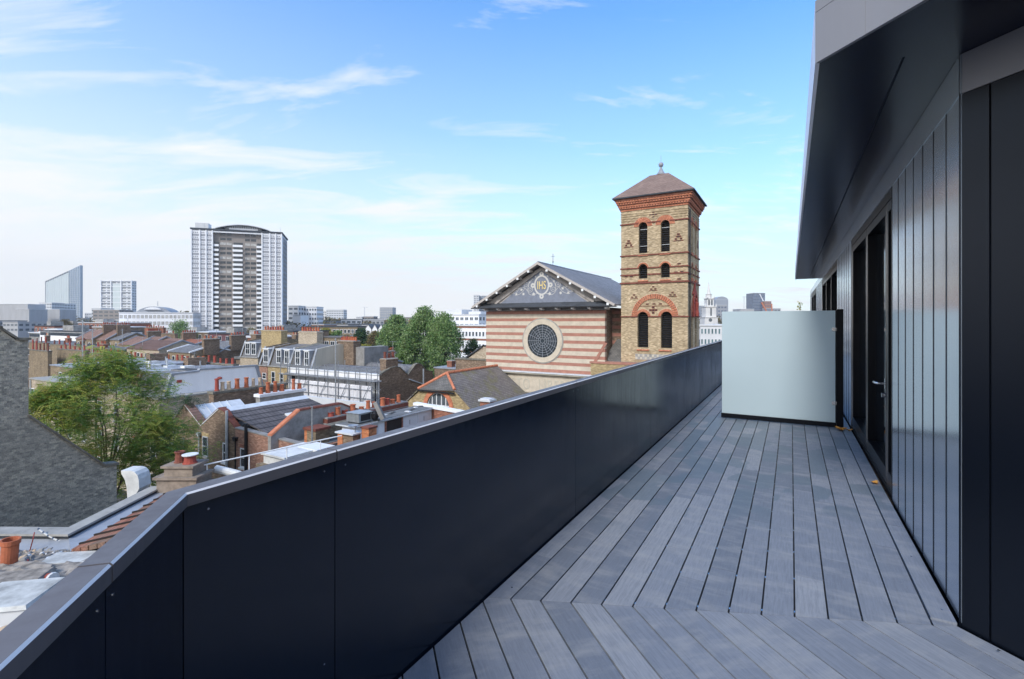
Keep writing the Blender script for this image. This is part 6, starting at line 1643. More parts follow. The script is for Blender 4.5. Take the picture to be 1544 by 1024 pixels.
# far left grey slabs
for xl, xr, yt, Y, mt, lab in ((-60, 42, 458.5, 420, 'concrete', 'blank grey concrete slab at the far left edge of the skyline'), (24, 44, 466, 405, 'concrete', 'lower grey slab step before the blank concrete slab'), (52, 90, 466.5, 430, 'concrete', 'plain grey block before the sloping glass tower'),
    (59, 78, 456.5, 560, 'light_concrete', 'small cream block with banded windows at the foot of the sloping tower'), (77, 97, 458, 600, 'light_concrete', 'pale office slab touching the sloping glass tower'), (138, 152, 465, 480, 'light_concrete', 'little pale block left of the lattice framed tower'),
    (128, 141, 472, 620, 'light_concrete', 'short bright block between the two glass towers'), (140, 180, 467, 430, 'brown_panel', 'brown banded plinth building under the lattice framed tower')):
    far_box('office_block', lab, 'office block', xl, xr, yt, Y, mt, W0, 16, 0 if 'blank' in lab or 'plain' in lab or 'step' in lab else 5)
far_box('lit_block', 'pale yellow glazed block between the grey slabs at far left', 'office block', 44.5, 52.5, 467, 470, 'light_concrete', W0, 8, 2, 5, 'curtain_glass')
# sloping glass tower
n0, m0, _ = W0.y(68.5, 480, 1000); na, nb_, nc_ = n0, W0.m(104.5, 0, m0)[0], W0.m(121, 0, m0)[0]
gt = T('sloping_glass_tower', 'glass tower with steeply sloping top and a darker blue right side', 'skyscraper', (n0, m0, STREET), W0)
zA_, zB_, zC_ = W0.m(70, 424, m0)[2], W0.m(104.5, 408, m0)[2], W0.m(121, 400, m0)[2]
b = gt.mb('green_glass'); b.use('mid_glass'); b.prism([(na, STREET), (nb_, STREET), (nb_, zB_), (na, zA_)], 'm', m0, m0+6); b.build('glass_wall')
t_ = NT('bright_glass', .25, .8); t_.b.inputs['Roughness'].default_value = .5; t_.color((.52, .58, .58))
glassy('pale_blue_glass', (.30, .38, .47), .2, .6)
b = gt.mb('bright_glass'); b.prism([(na+1.5, STREET), (nb_-.5, STREET), (nb_-.5, zB_-4), (na+1.5, zA_-3)], 'm', m0-.5, m0-.02); b.build('glass_wall')
b = gt.mb('pale_blue_glass'); b.prism([(nb_, STREET), (nc_, STREET), (nc_, zC_), (nb_, zB_)], 'm', m0+.0, m0+6); b.build('side_glass')
b = gt.mb('white_panel')
for k in range(30):
    z = STREET+4.2*k
    zt1 = lambda x: zA_+(zC_-zA_)*(x-na)/(nc_-na)
    x0 = na if z < zA_ else na+(nc_-na)*(z-zA_)/(zC_-zA_)
    if x0 < nc_-1: b.box(x0, nc_, m0-.8, m0-.3, z, z+.25)
for i in range(16):
    x = na+(nc_-na)*i/15; b.box(x-.08, x+.08, m0-.9, m0-.3, STREET, zA_+(zC_-zA_)*(x-na)/(nc_-na))
b.build('curtain_grid')
# lattice tower
tt, n0, n1_, m0, z1 = far_box('lattice_tower', 'pale office tower with a white lattice frame and glazed centre', 'skyscraper', 153, 199, 423.5, 760, 'light_concrete', W0, 9, 6, 17, 'mid_glass', fl=4.2)
b = tt.mb('white_panel')
for k in range(0, 17, 2): z = z1-4.2*k; b.box(n0-1.5, n1_+1.5, m0-1.6, m0-.6, z-.8, z)
for f in (0, .33, .66, 1): x = n0+(n1_-n0)*f; b.box(x-.7, x+.7, m0-1.7, m0-.6, STREET, z1+1)
b.build('lattice')
b = tt.mb('bright_glass'); x = (n0+n1_)/2; b.box(x-5, x+8, m0-1.5, m0-.5, STREET, z1-5); b.build('glazed_core')
# right of the tower block
far_box('balcony_block', 'white balconied apartment block just right of the tower block', 'apartment block', 434.5, 450, 461, 330, 'light_concrete', W0, 12, 2, 8, 'mid_glass')
far_box('balcony_block', 'lower white apartment block with grey blank end wall', 'apartment block', 442, 453, 475, 300, 'white_panel', W0, 12, 0)
far_box('balcony_block', 'wide white apartment block with rows of bright balconies, behind the blank end', 'apartment block', 450, 477.5, 462.5, 340, 'white_panel', W0, 12, 7, 8, 'mid_glass')
far_box('apartment_block', 'hazy pale apartment block on the horizon, left half of the pair', 'apartment block', 479, 493, 469, 700, 'stone_white', W0, 14, 4, 8, 'mid_glass')
far_box('apartment_block', 'hazy pale apartment block on the horizon, taller right half of the pair', 'apartment block', 492, 518, 467, 690, 'light_concrete', W0, 14, 7, 9, 'mid_glass')
far_box('brown_office', 'small brown office block with a glass corner on the horizon', 'office block', 545, 563, 477, 380, 'brown_panel', W0, 12, 4, 4, 'mid_glass')
far_box('brown_office', 'little glass corner tower touching the small brown office block', 'office block', 537, 546, 478, 378, 'light_concrete', W0, 12, 2, 4, 'mid_glass')
far_box('boxy_tower', 'square pale blue office tower alone on the horizon', 'office block', 572.5, 592, 463.5, 640, 'lead_flashing', W0, 18, 6, 8, 'curtain_glass')
far_box('brick_office', 'red brown office behind the tree tops, left of the white complex', 'office block', 596, 622, 478, 420, 'brown_panel', W0, 14, 6, 4)
far_box('brick_school', 'low brown brick range with pitched roof before the horizon trees', 'building', 462, 540, 492, 200, 'stock_brick', W0, 12, 14, 2, 'dark_glass', 'white_panel', roof='dark_felt')
for i, (a, c) in enumerate(((550, 560), (561, 569), (570, 579))):
    n1_, m0, z1 = W0.y(c, 497, 170); n0 = W0.m(a, 497, m0)[0]; tt = T('white_cottage', f'{ORD[i]} white gabled cottage from the left in the middle distance', 'house', ((n0+n1_)/2, m0, STREET), W0, 'white gabled cottages')
    b = tt.mb('white_render'); b.box(n0+.05, n1_-.05, m0, m0+7, STREET, z1); b.prism([(n0+.05, z1), (n1_-.05, z1), ((n0+n1_)/2, z1+1.6)], 'm', m0, m0+.3); b.build('wall'); b = tt.mb('grey_slate'); x = (n0+n1_)/2
    b.hexa([(n0-.1, m0-.1, z1-.05), (x, m0-.1, z1+1.7), (x, m0+7, z1+1.7), (n0-.1, m0+7, z1-.05)], [(n0-.1, m0-.1, z1+.1), (x, m0-.1, z1+1.85), (x, m0+7, z1+1.85), (n0-.1, m0+7, z1+.1)]); b.hexa([(n1_+.1, m0-.1, z1-.05), (x, m0-.1, z1+1.7), (x, m0+7, z1+1.7), (n1_+.1, m0+7, z1-.05)], [(n1_+.1, m0-.1, z1+.1), (x, m0-.1, z1+1.85), (x, m0+7, z1+1.85), (n1_+.1, m0+7, z1+.1)]); b.build('roof')
    window(tt, tt.o, 'm', m0, x-.5, x+.5, z1-1.6, z1-.3, bars=(0, 1))
# white and brick striped office behind the trees
tt, n0, n1_, m0, z1 = far_box('striped_office', 'white and red brick banded office behind the big trees', 'office block', 672, 742, 490.5, 150, 'white_panel', CF, 20, 14, 4, 'mid_glass', fl=3.9)
b = tt.mb('red_brick')
for k in range(4): b.box(n0+.3, n1_-.3, m0-.04, m0-.005, z1-3.9*k-.95, z1-3.9*k-.35)
b.build('brick_bands')
tt, n0, n1_, m0, z1 = far_box('hospital_block', 'stepped white roof top plant block above the banded office', 'office block', 652, 722, 474, 230, 'white_panel', CF, 20, 10, 4, 'mid_glass')
b = tt.mb('light_concrete'); b.box(n0+6, n0+16, m0+3, m0+12, z1, z1+2.5); b.box(n0+18, n1_-3, m0+6, m0+12, z1, z1+1.5); b.build('plant_room')
far_box('slim_tower', 'slim pale tower partly hidden by the left eaves of the church', 'tower block', 714, 722, 445, 800, 'light_concrete', W0, 20, 2, 18, 'mid_glass')
far_box('slim_tower', 'bluish glass tower beside the slim one behind the church eaves', 'tower block', 721, 737, 446, 820, 'lead_flashing', W0, 20, 4, 18, 'mid_glass')
# white stone spire
n0, m0, _ = W0.y(1064, 470, 205)
sp = T('church_spire', 'white stone church steeple with clock and needle spire right of the bell tower', 'church', (W0.y(1073, 470, 205)[0], m0, STREET), W0)
def sw(xl, xr, yt, yb, mt='stone_white', dz=0):
    a, _, z1 = W0.m(xl, yt, m0); c = W0.m(xr, yt, m0)[0]; z0 = W0.m(xl, yb, m0)[2]; w = (c-a); return a, c, z0, z1, w
def stage(xl, xr, yt, yb, name='tower_stage'):
    a, c, z0, z1, w = sw(xl, xr, yt, yb); cm_ = m0+3.2
    b = sp.mb('stone_white'); b.box(a, c, cm_-w/2, cm_+w/2, z0, z1-.25); b.box(a-.25, c+.25, cm_-w/2-.25, cm_+w/2+.25, z1-.248, z1); o = b.build(name); return a, c, z0, z1, w, cm_, o
A1 = stage(1063.5, 1083, 478, 640)
sp_n = (A1[0]+A1[1])/2
A2 = stage(1065.5, 1081.5, 462, 478); A3 = stage(1068.5, 1079, 449.5, 462)
for a_ in (A2, A3):
    b = sp.mb('mid_glass'); 
    for f in ((.5,) if a_ is A2 else (.3, .7)):
        x = a_[0]+a_[4]*f; hw = .35; b.prism(archprof(x, hw, a_[3]-.9, a_[2]+.5, 8), 'm', a_[5]-a_[4]/2-.03, a_[5]-a_[4]/2+.02); y = a_[5]-a_[4]/2+a_[4]*f
    b.build('opening')
for (x, z) in ((A3[0], A3[3]), (A3[1], A3[3]), (A2[0], A2[3]), (A2[1], A2[3])):
    b = sp.mb('stone_white'); b.lathe((x, A1[5]-2, z), [(.25, 0), (.35, .4), (.12, .8), (.05, 1.3)], 8); b.build('urn')
w4 = 1.25; z4 = A3[3]
b = sp.mb('stone_white'); zt4 = W0.m(1073, 443, m0)[2]; zt5 = W0.m(1073, 424, m0)[2]
b.lathe((sp_n, A1[5], z4), [(1.35, 0), (1.3, zt4-z4-.2), (1.5, zt4-z4-.15), (1.5, zt4-z4)], 8); b.build('lantern'); b = sp.mb('stone_white'); b.lathe((sp_n, A1[5], zt4), [(1.0, 0), (.75, .8), (.12, zt5-zt4-.8), (.2, zt5-zt4-.6), (.05, zt5-zt4), (.04, zt5-zt4+1.6)], 8); b.build('spire')
b = sp.mb('mid_glass'); zc = W0.m(1071, 482.5, m0)[2]; y_ = A1[5]-A1[4]/2; b.prism([(sp_n-.4+.75*cos(2*pi*i/20), zc+.75*sin(2*pi*i/20)) for i in range(20)], 'm', y_-.06, y_); b.build('clock_face')
b = sp.mb('brown_panel'); b.box(sp_n+.7, sp_n+1.5, y_-.05, y_+.02, zc-5, zc-1.6); b.build('door')
far_box('ribbed_office', 'grey glass fronted office with white ledges below the steeple', 'office block', 1056, 1120, 490, 130, 'light_concrete', CF, 24, 12, 4, 'green_glass', fl=2.9)
tt, n0, n1_, m0, z1 = far_box('round_office', 'hazy domed glass office behind the white steeple', 'office block', 1079, 1098, 452, 900, 'lead_flashing', W0, 24, 0)
b = tt.mb('lead_flashing'); b.prism([(n0+(n1_-n0)*i/12, z1+6*sin(pi*i/12)**.6) for i in range(13)], 'm', m0, m0+20); b.build('dome')
far_box('dark_office', 'dark glass office block right behind the white steeple', 'office block', 1082, 1096, 460, 420, 'grey_panel', W0, 16, 3, 5, 'blue_glass')
far_box('side_office', 'pale blue block left behind the white steeple', 'office block', 1056, 1067, 461, 520, 'lead_flashing', W0, 16, 3, 5, 'mid_glass')
tt, n0, n1_, m0, z1 = far_box('crane_office', 'tall blue grey office with red crane above the frosted screen', 'office block', 1136, 1153.5, 442, 520, 'blue_glass', W0, 16, 6, 8, 'blue_glass', 'grey_panel', roof='grey_panel')
b = tt.mb('white_panel'); b.bar((n1_-6, m0-.4, z1-1), (n1_-1.5, m0-.4, z1-10), .8); b.build('roof_panel')
far_box('red_office', 'lower brick and glass office to the right of the blue grey one', 'office block', 1153, 1163, 454, 515, 'pink_brick', W0, 16, 3, 5, 'blue_glass')
far_box('roof_line', 'long low grey roof left of the blue grey office, over the screen', 'office block', 1116, 1137, 466, 480, 'concrete', W0, 16, 0)
far_box('roof_line', 'low dark block right of the red crane, over the screen', 'office block', 1162, 1177, 465, 480, 'grey_panel', W0, 16, 3, 2)
cr = T('tower_crane', 'red luffing jib crane leaning before the blue grey office', 'crane', W0.y(1160, 480, 440), W0)
b = cr.mb('orange_tile'); b.bar(W0.y(1148, 456, 440), W0.y(1156, 470, 440), .9); b.build('jib'); b = cr.mb('orange_tile'); b.bar(W0.y(1163.5, 458, 440), W0.y(1164, 472, 440), .8); b.bar((W0.y(1164, 472, 440)[0], 440, STREET), W0.y(1164, 471, 440), 1.0); b.build('mast')
for i, (x, y0, y1, xa, xb, lab) in enumerate(((549.5, 463, 480, 547, 555, 'faint tower crane on the horizon left of the square pale tower'), (1122, 447, 470, 1119, 1126, 'faint crane far beyond the screen'))):
    tt = T('distant_crane', lab, 'crane', W0.y(x, 484, 850), W0)
    b = tt.mb('light_concrete'); b.bar((W0.y(x, y1, 850)[0], 850, STREET), W0.y(x, y0, 850), 1.0); b.build('mast'); b = tt.mb('light_concrete'); b.bar(W0.y(xa, y0+.8, 850), W0.y(xb, y0+.8, 850), .9); b.build('jib')
# distant city strip: low blocks filling the ground between
r_ = random.Random(21)
ORDN = ORD+['thirteenth', 'fourteenth', 'fifteenth', 'sixteenth', 'seventeenth', 'eighteenth', 'nineteenth', 'twentieth', 'twenty first', 'twenty second', 'twenty third', 'twenty fourth']
k = {}
FILL = [('pale', 'stone_white'), ('grey', 'concrete'), ('brown', 'stock_brick'), ('red brick', 'pink_brick'), ('white', 'light_concrete'), ('dark', 'grey_panel')]
for (x, Y, yt) in [(x_, Y_, yt_) for (Y_, yt_, xs_) in ((340, 484, range(-30, 720, 34)), (520, 481, range(-20, 740, 41)), (240, 490, range(470, 700, 38)), (420, 481, range(1040, 1090, 24))) for x_ in xs_]:
    w = r_.uniform(14, 32); c, mt = r_.choice(FILL); y = yt+r_.uniform(-3, 2.5)
    if 285 < x < 400 and Y > 200: continue
    k[Y] = k.get(Y, 0)+1; STRIP = {340: 'middle', 520: 'farthest', 240: 'nearest', 420: 'right hand'}
    far_box('distant_block', f'low {c} block, {ORDN[k[Y]-1]} from left in the {STRIP[Y]} strip of the distant city', 'building', x, x+w, y, Y+r_.uniform(-20, 20), mt, Frame(r_.choice((30, -18, 10))), 18, r_.choice((0, 4, 5)), 2, 'mid_glass', roof=r_.choice(('concrete', 'grey_felt', 'tile_brown_x', 'light_concrete')), group='distant city blocks')
# nearer roofs filling the streets
for i, (x, w, Y, yt, mt, rf__, lab) in enumerate(((356, 40, 80, 541, 'brown_brick', 'grey_felt', 'low dark roof between the set back mansard and the front pots'), (500, 60, 100, 537, 'brown_brick', 'grey_felt', 'brown flat roofed block behind the tall brown chimney'), (455, 60, 140, 508, 'stock_brick', 'grey_slate_x', 'grey slate roof range behind the buff stacks'),
    (600, 90, 100, 553, 'stock_brick', 'grey_felt', 'brown terrace roofs under the big green trees'), (100, 90, 100, 527, 'stock_brick', 'grey_felt', 'brown roofs under the second row of pots'), (20, 80, 110, 521, 'brown_brick', 'grey_felt', 'dark roofs beside the grey flank wall'), (250, 110, 105, 521, 'stock_brick', 'grey_slate_x', 'roofs behind the pots right of the hipped roof'))):
    far_box('terrace_block', lab, 'building', x, x+w, yt, Y, mt, CF, 10, max(3, int(w/8)), 2, 'dark_glass', 'white_panel', roof=rf__)

# ---------------------------------------------------------------- trees
def leafmat(name, cols, rough=.6):
    t = NT(name, rough, .25); a = t.attr('tint')
    t.color(t.ramp(a, [(i/(len(cols)-1), c) for i, c in enumerate(cols)]))
    t.b.inputs['Subsurface Weight'].default_value = 0
    tr = t.n.new('ShaderNodeBsdfTranslucent'); mx = t.n.new('ShaderNodeMixShader'); mx.inputs[0].default_value = .3
    t.l.new(t.b.inputs['Base Color'].links[0].from_socket, tr.inputs[0]); o = t.n['Material Output']
    t.l.new(t.b.outputs[0], mx.inputs[1]); t.l.new(tr.outputs[0], mx.inputs[2]); t.l.new(mx.outputs[0], o.inputs[0])
leafmat('leaf_ash', [(.045, .12, .045), (.10, .22, .055), (.20, .32, .06), (.38, .42, .08), (.52, .44, .11)])
leafmat('leaf_poplar', [(.05, .11, .035), (.09, .18, .055), (.15, .26, .08), (.26, .36, .13), (.38, .46, .25)])
leafmat('leaf_yellow', [(.10, .14, .03), (.20, .24, .05), (.32, .30, .06), (.36, .28, .07)])
leafmat('leaf_brown', [(.10, .085, .05), (.16, .13, .07), (.22, .17, .08), (.20, .20, .07)])
leafmat('leaf_dark', [(.02, .05, .025), (.04, .085, .035), (.06, .11, .04)])
def tree(lab, base, h, rad, mat, nleaf, size, cat='tree', name='broadleaf_tree', seed=1, trunk=.25, up=0.0, clumps=60, shape=1.0, crown0=.25, bark='bark', frond=False, group=None, spread=.16, limbs=None):
    r = random.Random(seed); x0, y0, z0 = base
    tt = T(name, lab, cat, base, W0, group)
    tb_ = tt.mb(bark)
    cz0 = z0+h*crown0; ch_ = h*(1-crown0)
    tb_.tube([(x0, y0, z0), (x0+rad*.04, y0, z0+h*.3), (x0, y0, z0+h*.62)], [trunk, trunk*.75, trunk*.35], 8)
    cl = []
    for i in range(clumps):
        u = r.random(); a = r.uniform(0, 2*pi); f = u**.5
        zz = cz0+ch_*f if shape > 0 else cz0+ch_*u
        prof_ = (sin(pi*min(1, (.12+.88*((zz-cz0)/ch_))**.85))**.6) if shape < 1.5 else 1
        rr = rad*max(.18, prof_)*sqrt(r.uniform(.1, 1))
        cl.append((x0+rr*cos(a), y0+rr*sin(a), zz, r.random()))
    for (cx_, cy_, cz_, t_) in cl[:limbs or len(cl)]:
        zb = z0+h*.18+(cz_-z0-h*.18)*r.uniform(.25, .55)
        mid = ((x0+cx_)/2+r.uniform(-.1, .1)*rad, (y0+cy_)/2, (zb+cz_)/2+rad*.05)
        tb_.tube([(x0, y0, zb), mid, (cx_, cy_, cz_)], [trunk*.28, trunk*.16, trunk*.05], 5)
    tb_.build('trunk')
    lm = tt.mb(mat); per_ = max(1, nleaf//len(cl)); cs_ = rad*spread
    for (cx_, cy_, cz_, t_) in cl:
        k_ = r.uniform(.7, 1.3)
        for i in range(per_):
            g_ = lambda s_: max(-1.5*s_, min(1.5*s_, r.gauss(0, s_)))
            d = Vector((g_(1), g_(1), g_(.8+up)))*cs_*k_*.75
            c = Vector((cx_, cy_, cz_))+d
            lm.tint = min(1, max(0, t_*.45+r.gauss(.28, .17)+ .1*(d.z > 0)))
            if frond:
                ax = Vector((r.gauss(0, 1), r.gauss(0, 1), r.gauss(-.15, .35))).normalized(); sd = ax.cross(Vector((0, 0, 1)))
                if sd.length < .1: continue
                sd.normalize(); L = size*r.uniform(.8, 1.4); nl = 6
                for j in range(nl):
                    p = c+ax*L*(j/nl)+Vector((0, 0, -L*.35*(j/nl)**2))
                    for s_ in (-1, 1):
                        q = p+sd*s_*L*.26+ax*L*.06+Vector((0, 0, -L*.08)); w_ = ax*L*.05
                        lm.poly([p-w_*.4, p+(q-p)*.5-w_+Vector((0, 0, .01)), q, p+(q-p)*.5+w_+Vector((0, 0, .01))])
            else:
                n_ = Vector((r.gauss(0, 1), r.gauss(0, 1), r.gauss(0, 1))).normalized(); u_ = n_.orthogonal().normalized(); v_ = n_.cross(u_)
                a_ = r.uniform(0, 6.28); u_, v_ = u_*cos(a_)+v_*sin(a_), v_*cos(a_)-u_*sin(a_); s_ = size*r.uniform(.6, 1.3)
                lm.poly([c-u_*s_, c-v_*s_*.5, c+u_*s_, c+v_*s_*.5])
    lm.build('crown'); return tt
def wt(px, Y): return ((px-CX)/F*Y, Y, STREET)
# the leafy tree in the yard at left
tree('large leafy tree of heaven with yellowing fronds in the yard at left', wt(162, 26.5), 14.6, 4.9, 'leaf_ash', 9000, .40, seed=5, trunk=.2, clumps=190, crown0=.22, bark='pale_bark', frond=True, spread=.13, limbs=16)
tree('lower green sapling in front of the leafy yard tree, by the flank wall', wt(84, 25), 13.3, 2.7, 'leaf_ash', 3600, .38, seed=8, trunk=.1, clumps=60, crown0=.3, frond=True, limbs=10)
tree('bushy shrub tree behind the vent hood and stone chimney', wt(226, 26), 11.6, 2.8, 'leaf_ash', 3400, .36, seed=9, trunk=.1, clumps=70, crown0=.2, frond=True, limbs=10)
tree('young seedling with drooping fronds before the white flank wall', wt(277, 36), 11.3, 1.2, 'leaf_dark', 90, .55, seed=3, trunk=.06, clumps=9, crown0=.75, frond=True)
# big trees
P = 108
big = [(598, 112, 482, 5.0, 'round left green tree of the big group, behind the brown roofs', 11), (640, 106, 471, 5.6, 'tallest silvery green tree in the middle of the big group', 12), (668, 103, 479, 5.2, 'right green tree of the big group, next to the church', 13), (612, 102, 507, 2.6, 'small bushy tree at the foot of the big group', 14)]
for px, Y, yt, rad, lab, sd in big:
    h = 16.6-(yt-HY)/F*Y
    tree(lab, wt(px, Y), h, rad, 'leaf_poplar', 24000, .20, seed=sd, trunk=.4, clumps=170, crown0=.12, up=.5, spread=.15, limbs=30, group='big green trees left of the church')
for px, Y, yt, rad, mat, lab, sd in ((714, 112, 512, 2.6, 'leaf_dark', 'small dark tree between the big trees and the church', 21), (492, 150, 497, 3.6, 'leaf_yellow', 'bright yellow green tree above the tall brown chimney, left', 22), (509, 148, 500, 3.0, 'leaf_poplar', 'green round tree right of the bright yellow green one', 23),
    (545, 140, 497, 3.4, 'leaf_dark', 'dark pine like tree in the middle distance', 24), (570, 135, 500, 4.6, 'leaf_brown', 'bare brownish tree left of the big green group', 25), (552, 112, 522, 3.0, 'leaf_yellow', 'yellow autumn bush below the brownish tree', 26), (575, 118, 527, 2.6, 'leaf_yellow', 'yellow shrub at the foot of the big group', 27),
    (522, 142, 508, 3.6, 'leaf_brown', 'brown green tree right of the tall brown chimney', 28), (272, 170, 487, 6.0, 'leaf_poplar', 'wide green tree before the foot of the tower block, left', 29), (382, 160, 497, 3.5, 'leaf_brown', 'orange brown tree before the tower block foot', 30),
    (562, 145, 505, 3.4, 'leaf_yellow', 'olive yellow tree behind the dark pine like one', 34), (1206, 95, 456, 1.1, 'leaf_yellow', 'lone sparse tree rising above the frosted screen', 31), (97, 210, 484, 4.5, 'leaf_brown', 'brown tree before the sloping glass tower', 32), (1086, 160, 489, 2.5, 'leaf_brown', 'brownish tree at the right foot of the white steeple', 33)):
    h = 16.6-(yt-HY)/F*Y
    tree(lab, wt(px, Y), h, rad, mat, 3500 if rad > 2 else 260, .26 if Y > 120 else .2, seed=sd, trunk=.25, clumps=50, crown0=.3, spread=.2, limbs=20)
# wooded horizon
wd = MB(); wd.use('leaf_brown'); r = random.Random(77)
for (x0, x1, Y, yt, n_, sz) in ((452, 545, 380, 483.5, 1500, 1.1), (500, 700, 480, 484.5, 2200, 1.3), (430, 560, 300, 489.5, 1200, .9), (-40, 290, 450, 481, 1800, 1.2), (255, 290, 330, 475, 500, 1.1), (1050, 1100, 400, 480, 500, 1.0)):
    for i in range(n_):
        px = r.uniform(x0, x1); top = yt-1.6+2.5*sin(px*.11)+1.6*sin(px*.31+2)
        zt_ = EYE-(top-HY)/F*Y; z = zt_-abs(r.gauss(0, 4.2)); yy = Y+r.uniform(-8, 8); c = Vector(((px-CX)/F*Y, yy, z)); wd.tint = r.random()
        n_v = Vector((r.gauss(0, 1), r.gauss(0, 1), r.gauss(0, 1))).normalized(); u_ = n_v.orthogonal().normalized(); v_ = n_v.cross(u_); s_ = sz*r.uniform(.5, 1.3)
        wd.poly([c-u_*s_, c-v_*s_*.6, c+u_*s_, c+v_*s_*.6])
o = wd.build('woodland'); o['kind'] = 'stuff'
CLOUD_LOC = (9.3, 5.4, 0)
SKY_SAT, SKY_VAL = 1.25, 2.0
SKY_TINT = (.63, .98, 1.14)
HORIZON = (6.4, 6.5, 6.6); CLOUD = (6.6, 6.7, 6.8); CLOUD_FILL = (9.8, 9.6, 9.2)
SKY_STR = .10; SUN_E = 2.0; EXPOSURE = 0.64; HAZE = 0.00020
# ---------------------------------------------------------------- ground, sky, sun, camera
g = MB(); g.use('street_grey'); R = 6000
g.poly([(-R, -R, STREET), (R, -R, STREET), (R, R, STREET), (-R, R, STREET)])
struct('ground', g)

if HAZE:
    hb = MB(); hb.box(-1500, 1500, -60, 1400, STREET-1, 160)
    hm = bpy.data.materials.new('haze'); hm.use_nodes = True; hn = hm.node_tree.nodes
    for q in list(hn):
        if q.type == 'BSDF_PRINCIPLED': hn.remove(q)
    pv = hn.new('ShaderNodeVolumePrincipled'); pv.inputs['Density'].default_value = HAZE; pv.inputs['Color'].default_value = (.86, .92, 1, 1); pv.inputs['Anisotropy'].default_value = .3
    hm.node_tree.links.new(pv.outputs[0], hn['Material Output'].inputs['Volume'])
    MATS['haze'] = hm; hb.mats = ['haze']; ho = hb.build('haze'); ho['kind'] = 'stuff'
w = bpy.data.worlds.new('World'); S.world = w; w.use_nodes = True
nt = w.node_tree; N = nt.nodes; L = nt.links
for n in list(N): N.remove(n)
out = N.new('ShaderNodeOutputWorld'); bg = N.new('ShaderNodeBackground')
SUN_EL, SUN_AZ = 40, 212       # azimuth clockwise from +Y
sky = N.new('ShaderNodeTexSky'); sky.sky_type = 'NISHITA'; sky.sun_disc = False
sky.sun_elevation = radians(SUN_EL); sky.sun_rotation = radians(SUN_AZ); sky.air_density = 1.0; sky.dust_density = .6; sky.ozone_density = 1.4
tc = N.new('ShaderNodeTexCoord'); sx = N.new('ShaderNodeSeparateXYZ'); L.new(tc.outputs['Generated'], sx.inputs[0])
def M(op, a, b=0.0, c=None):
    n = N.new('ShaderNodeMath'); n.operation = op
    for i, v in enumerate((a, b) if c is None else (a, b, c)):
        if isinstance(v, (int, float)): n.inputs[i].default_value = v
        else: L.new(v, n.inputs[i])
    return n.outputs[0]
def RP(f, stops):
    n = N.new('ShaderNodeValToRGB'); e = n.color_ramp.elements
    while len(e) < len(stops): e.new(.5)
    for x, (p, c) in zip(e, stops): x.position = p; x.color = (c, c, c, 1) if isinstance(c, (int, float)) else (*c, 1)
    L.new(f, n.inputs[0]); return n.outputs[0]
def MX(f, a, b):
    n = N.new('ShaderNodeMix'); n.data_type = 'RGBA'
    for i, v in ((0, f), (6, a), (7, b)):
        if isinstance(v, (int, float)): n.inputs[i].default_value = v
        elif isinstance(v, tuple): n.inputs[i].default_value = (*v, 1)
        else: L.new(v, n.inputs[i])
    return n.outputs[2]
zc = M('MAXIMUM', sx.outputs[2], .0)
el_ = M('ADD', sx.outputs[2], M('MULTIPLY', sx.outputs[0], .11))     # the haze bank stands higher to the west (left)
behind = RP(M('MULTIPLY_ADD', sx.outputs[1], -.5, .5), [(.45, 0), (.75, 1)])   # unseen brighter cloud added behind the viewer to whiten the ambient light
# clouds on a flat layer: project the direction on a plane
inv = M('DIVIDE', 1.0, M('ADD', zc, .13))
px_ = M('MULTIPLY', sx.outputs[0], inv); py_ = M('MULTIPLY', sx.outputs[1], inv)
cb = N.new('ShaderNodeCombineXYZ'); L.new(px_, cb.inputs[0]); L.new(py_, cb.inputs[1])
mp = N.new('ShaderNodeMapping'); mp.inputs['Rotation'].default_value = (0, 0, radians(-25)); mp.inputs['Scale'].default_value = (.75, 1.9, 1); mp.inputs['Location'].default_value = CLOUD_LOC
L.new(cb.outputs[0], mp.inputs[0])
n1 = N.new('ShaderNodeTexNoise'); n1.inputs['Scale'].default_value = 1.7; n1.inputs['Detail'].default_value = 9; n1.inputs['Roughness'].default_value = .62; n1.inputs['Distortion'].default_value = .5
L.new(mp.outputs[0], n1.inputs[0])
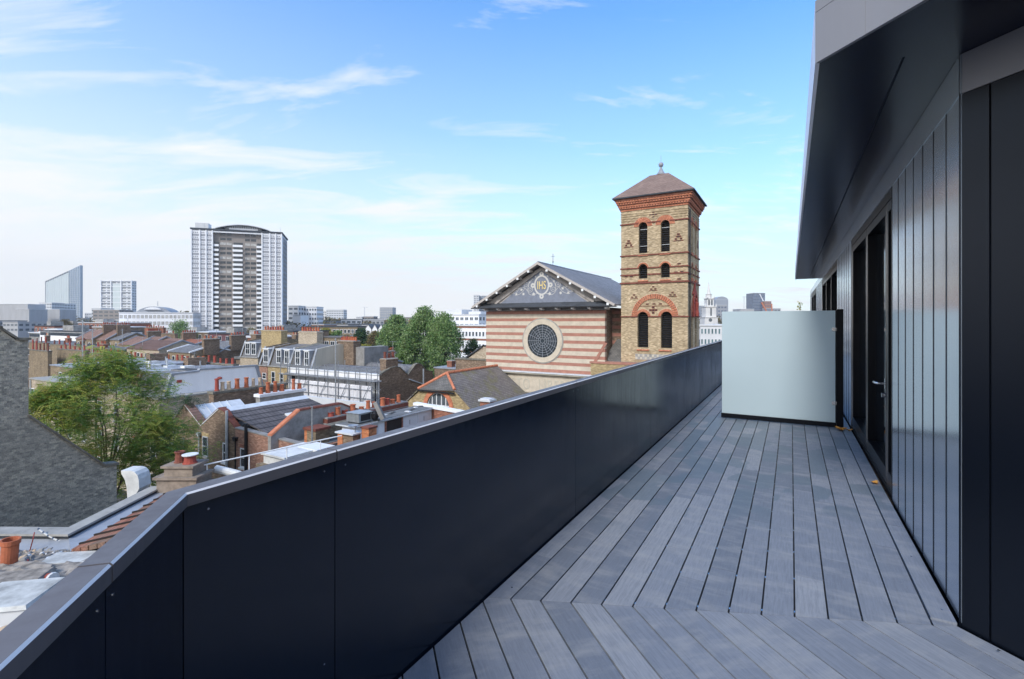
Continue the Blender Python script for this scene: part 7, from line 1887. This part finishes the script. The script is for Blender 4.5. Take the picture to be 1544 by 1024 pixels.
# more cloud low down and to the left
elev = sx.outputs[2]
low = RP(el_, [(0.0, .34), (.12, .19), (.24, .12), (.36, .10), (.50, .02)])
left = M('MULTIPLY', RP(M('MULTIPLY_ADD', sx.outputs[0], -.5, .5), [(.35, 0), (.85, 1)]), .05)
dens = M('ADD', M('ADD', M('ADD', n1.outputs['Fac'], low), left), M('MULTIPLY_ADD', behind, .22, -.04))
cm = RP(dens, [(.585, 0), (.68, .42), (.82, .95)])
hz = RP(el_, [(0.0, .97), (.07, .90), (.18, .62), (.34, .30), (.55, .08)])
tintd = MX(1.0, sky.outputs[0], sky.outputs[0])
hsv = N.new('ShaderNodeHueSaturation'); hsv.inputs['Saturation'].default_value = SKY_SAT; hsv.inputs['Value'].default_value = SKY_VAL; L.new(sky.outputs[0], hsv.inputs['Color'])
tn = N.new('ShaderNodeMix'); tn.data_type = 'RGBA'; tn.blend_type = 'MULTIPLY'; tn.inputs[0].default_value = 1; tn.inputs[7].default_value = (*SKY_TINT, 1); L.new(hsv.outputs[0], tn.inputs[6])
c1 = MX(hz, tn.outputs[2], HORIZON)
c2 = MX(cm, c1, MX(behind, CLOUD, CLOUD_FILL))
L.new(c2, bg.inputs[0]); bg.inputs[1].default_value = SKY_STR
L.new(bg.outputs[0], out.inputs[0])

sl = bpy.data.lights.new('sun', 'SUN'); sl.energy = SUN_E; sl.angle = radians(12); sl.color = (1, .96, .9)
so_ = bpy.data.objects.new('sun', sl); C.objects.link(so_)
az, el = radians(SUN_AZ), radians(SUN_EL)
d = Vector((sin(az)*cos(el), cos(az)*cos(el), sin(el)))
so_.rotation_euler = d.to_track_quat('Z', 'Y').to_euler()

cam = bpy.data.cameras.new('camera'); co = bpy.data.objects.new('camera', cam); C.objects.link(co)
co.location = (0, 0, EYE); co.rotation_euler = (radians(90), 0, 0)
cam.sensor_width = 36; cam.lens = 36*F/1544; cam.shift_y = -(512-HY)/1544; cam.clip_start = .05; cam.clip_end = 20000
S.camera = co
S.render.resolution_x = 1024; S.render.resolution_y = 679
S.cycles.use_denoising = True
S.cycles.max_bounces = 6; S.cycles.diffuse_bounces = 3; S.cycles.glossy_bounces = 4; S.cycles.transmission_bounces = 4
vs = S.view_settings; vs.view_transform = 'Standard'; vs.look = 'None'; vs.exposure = EXPOSURE; vs.gamma = 1; vs.use_curve_mapping = False
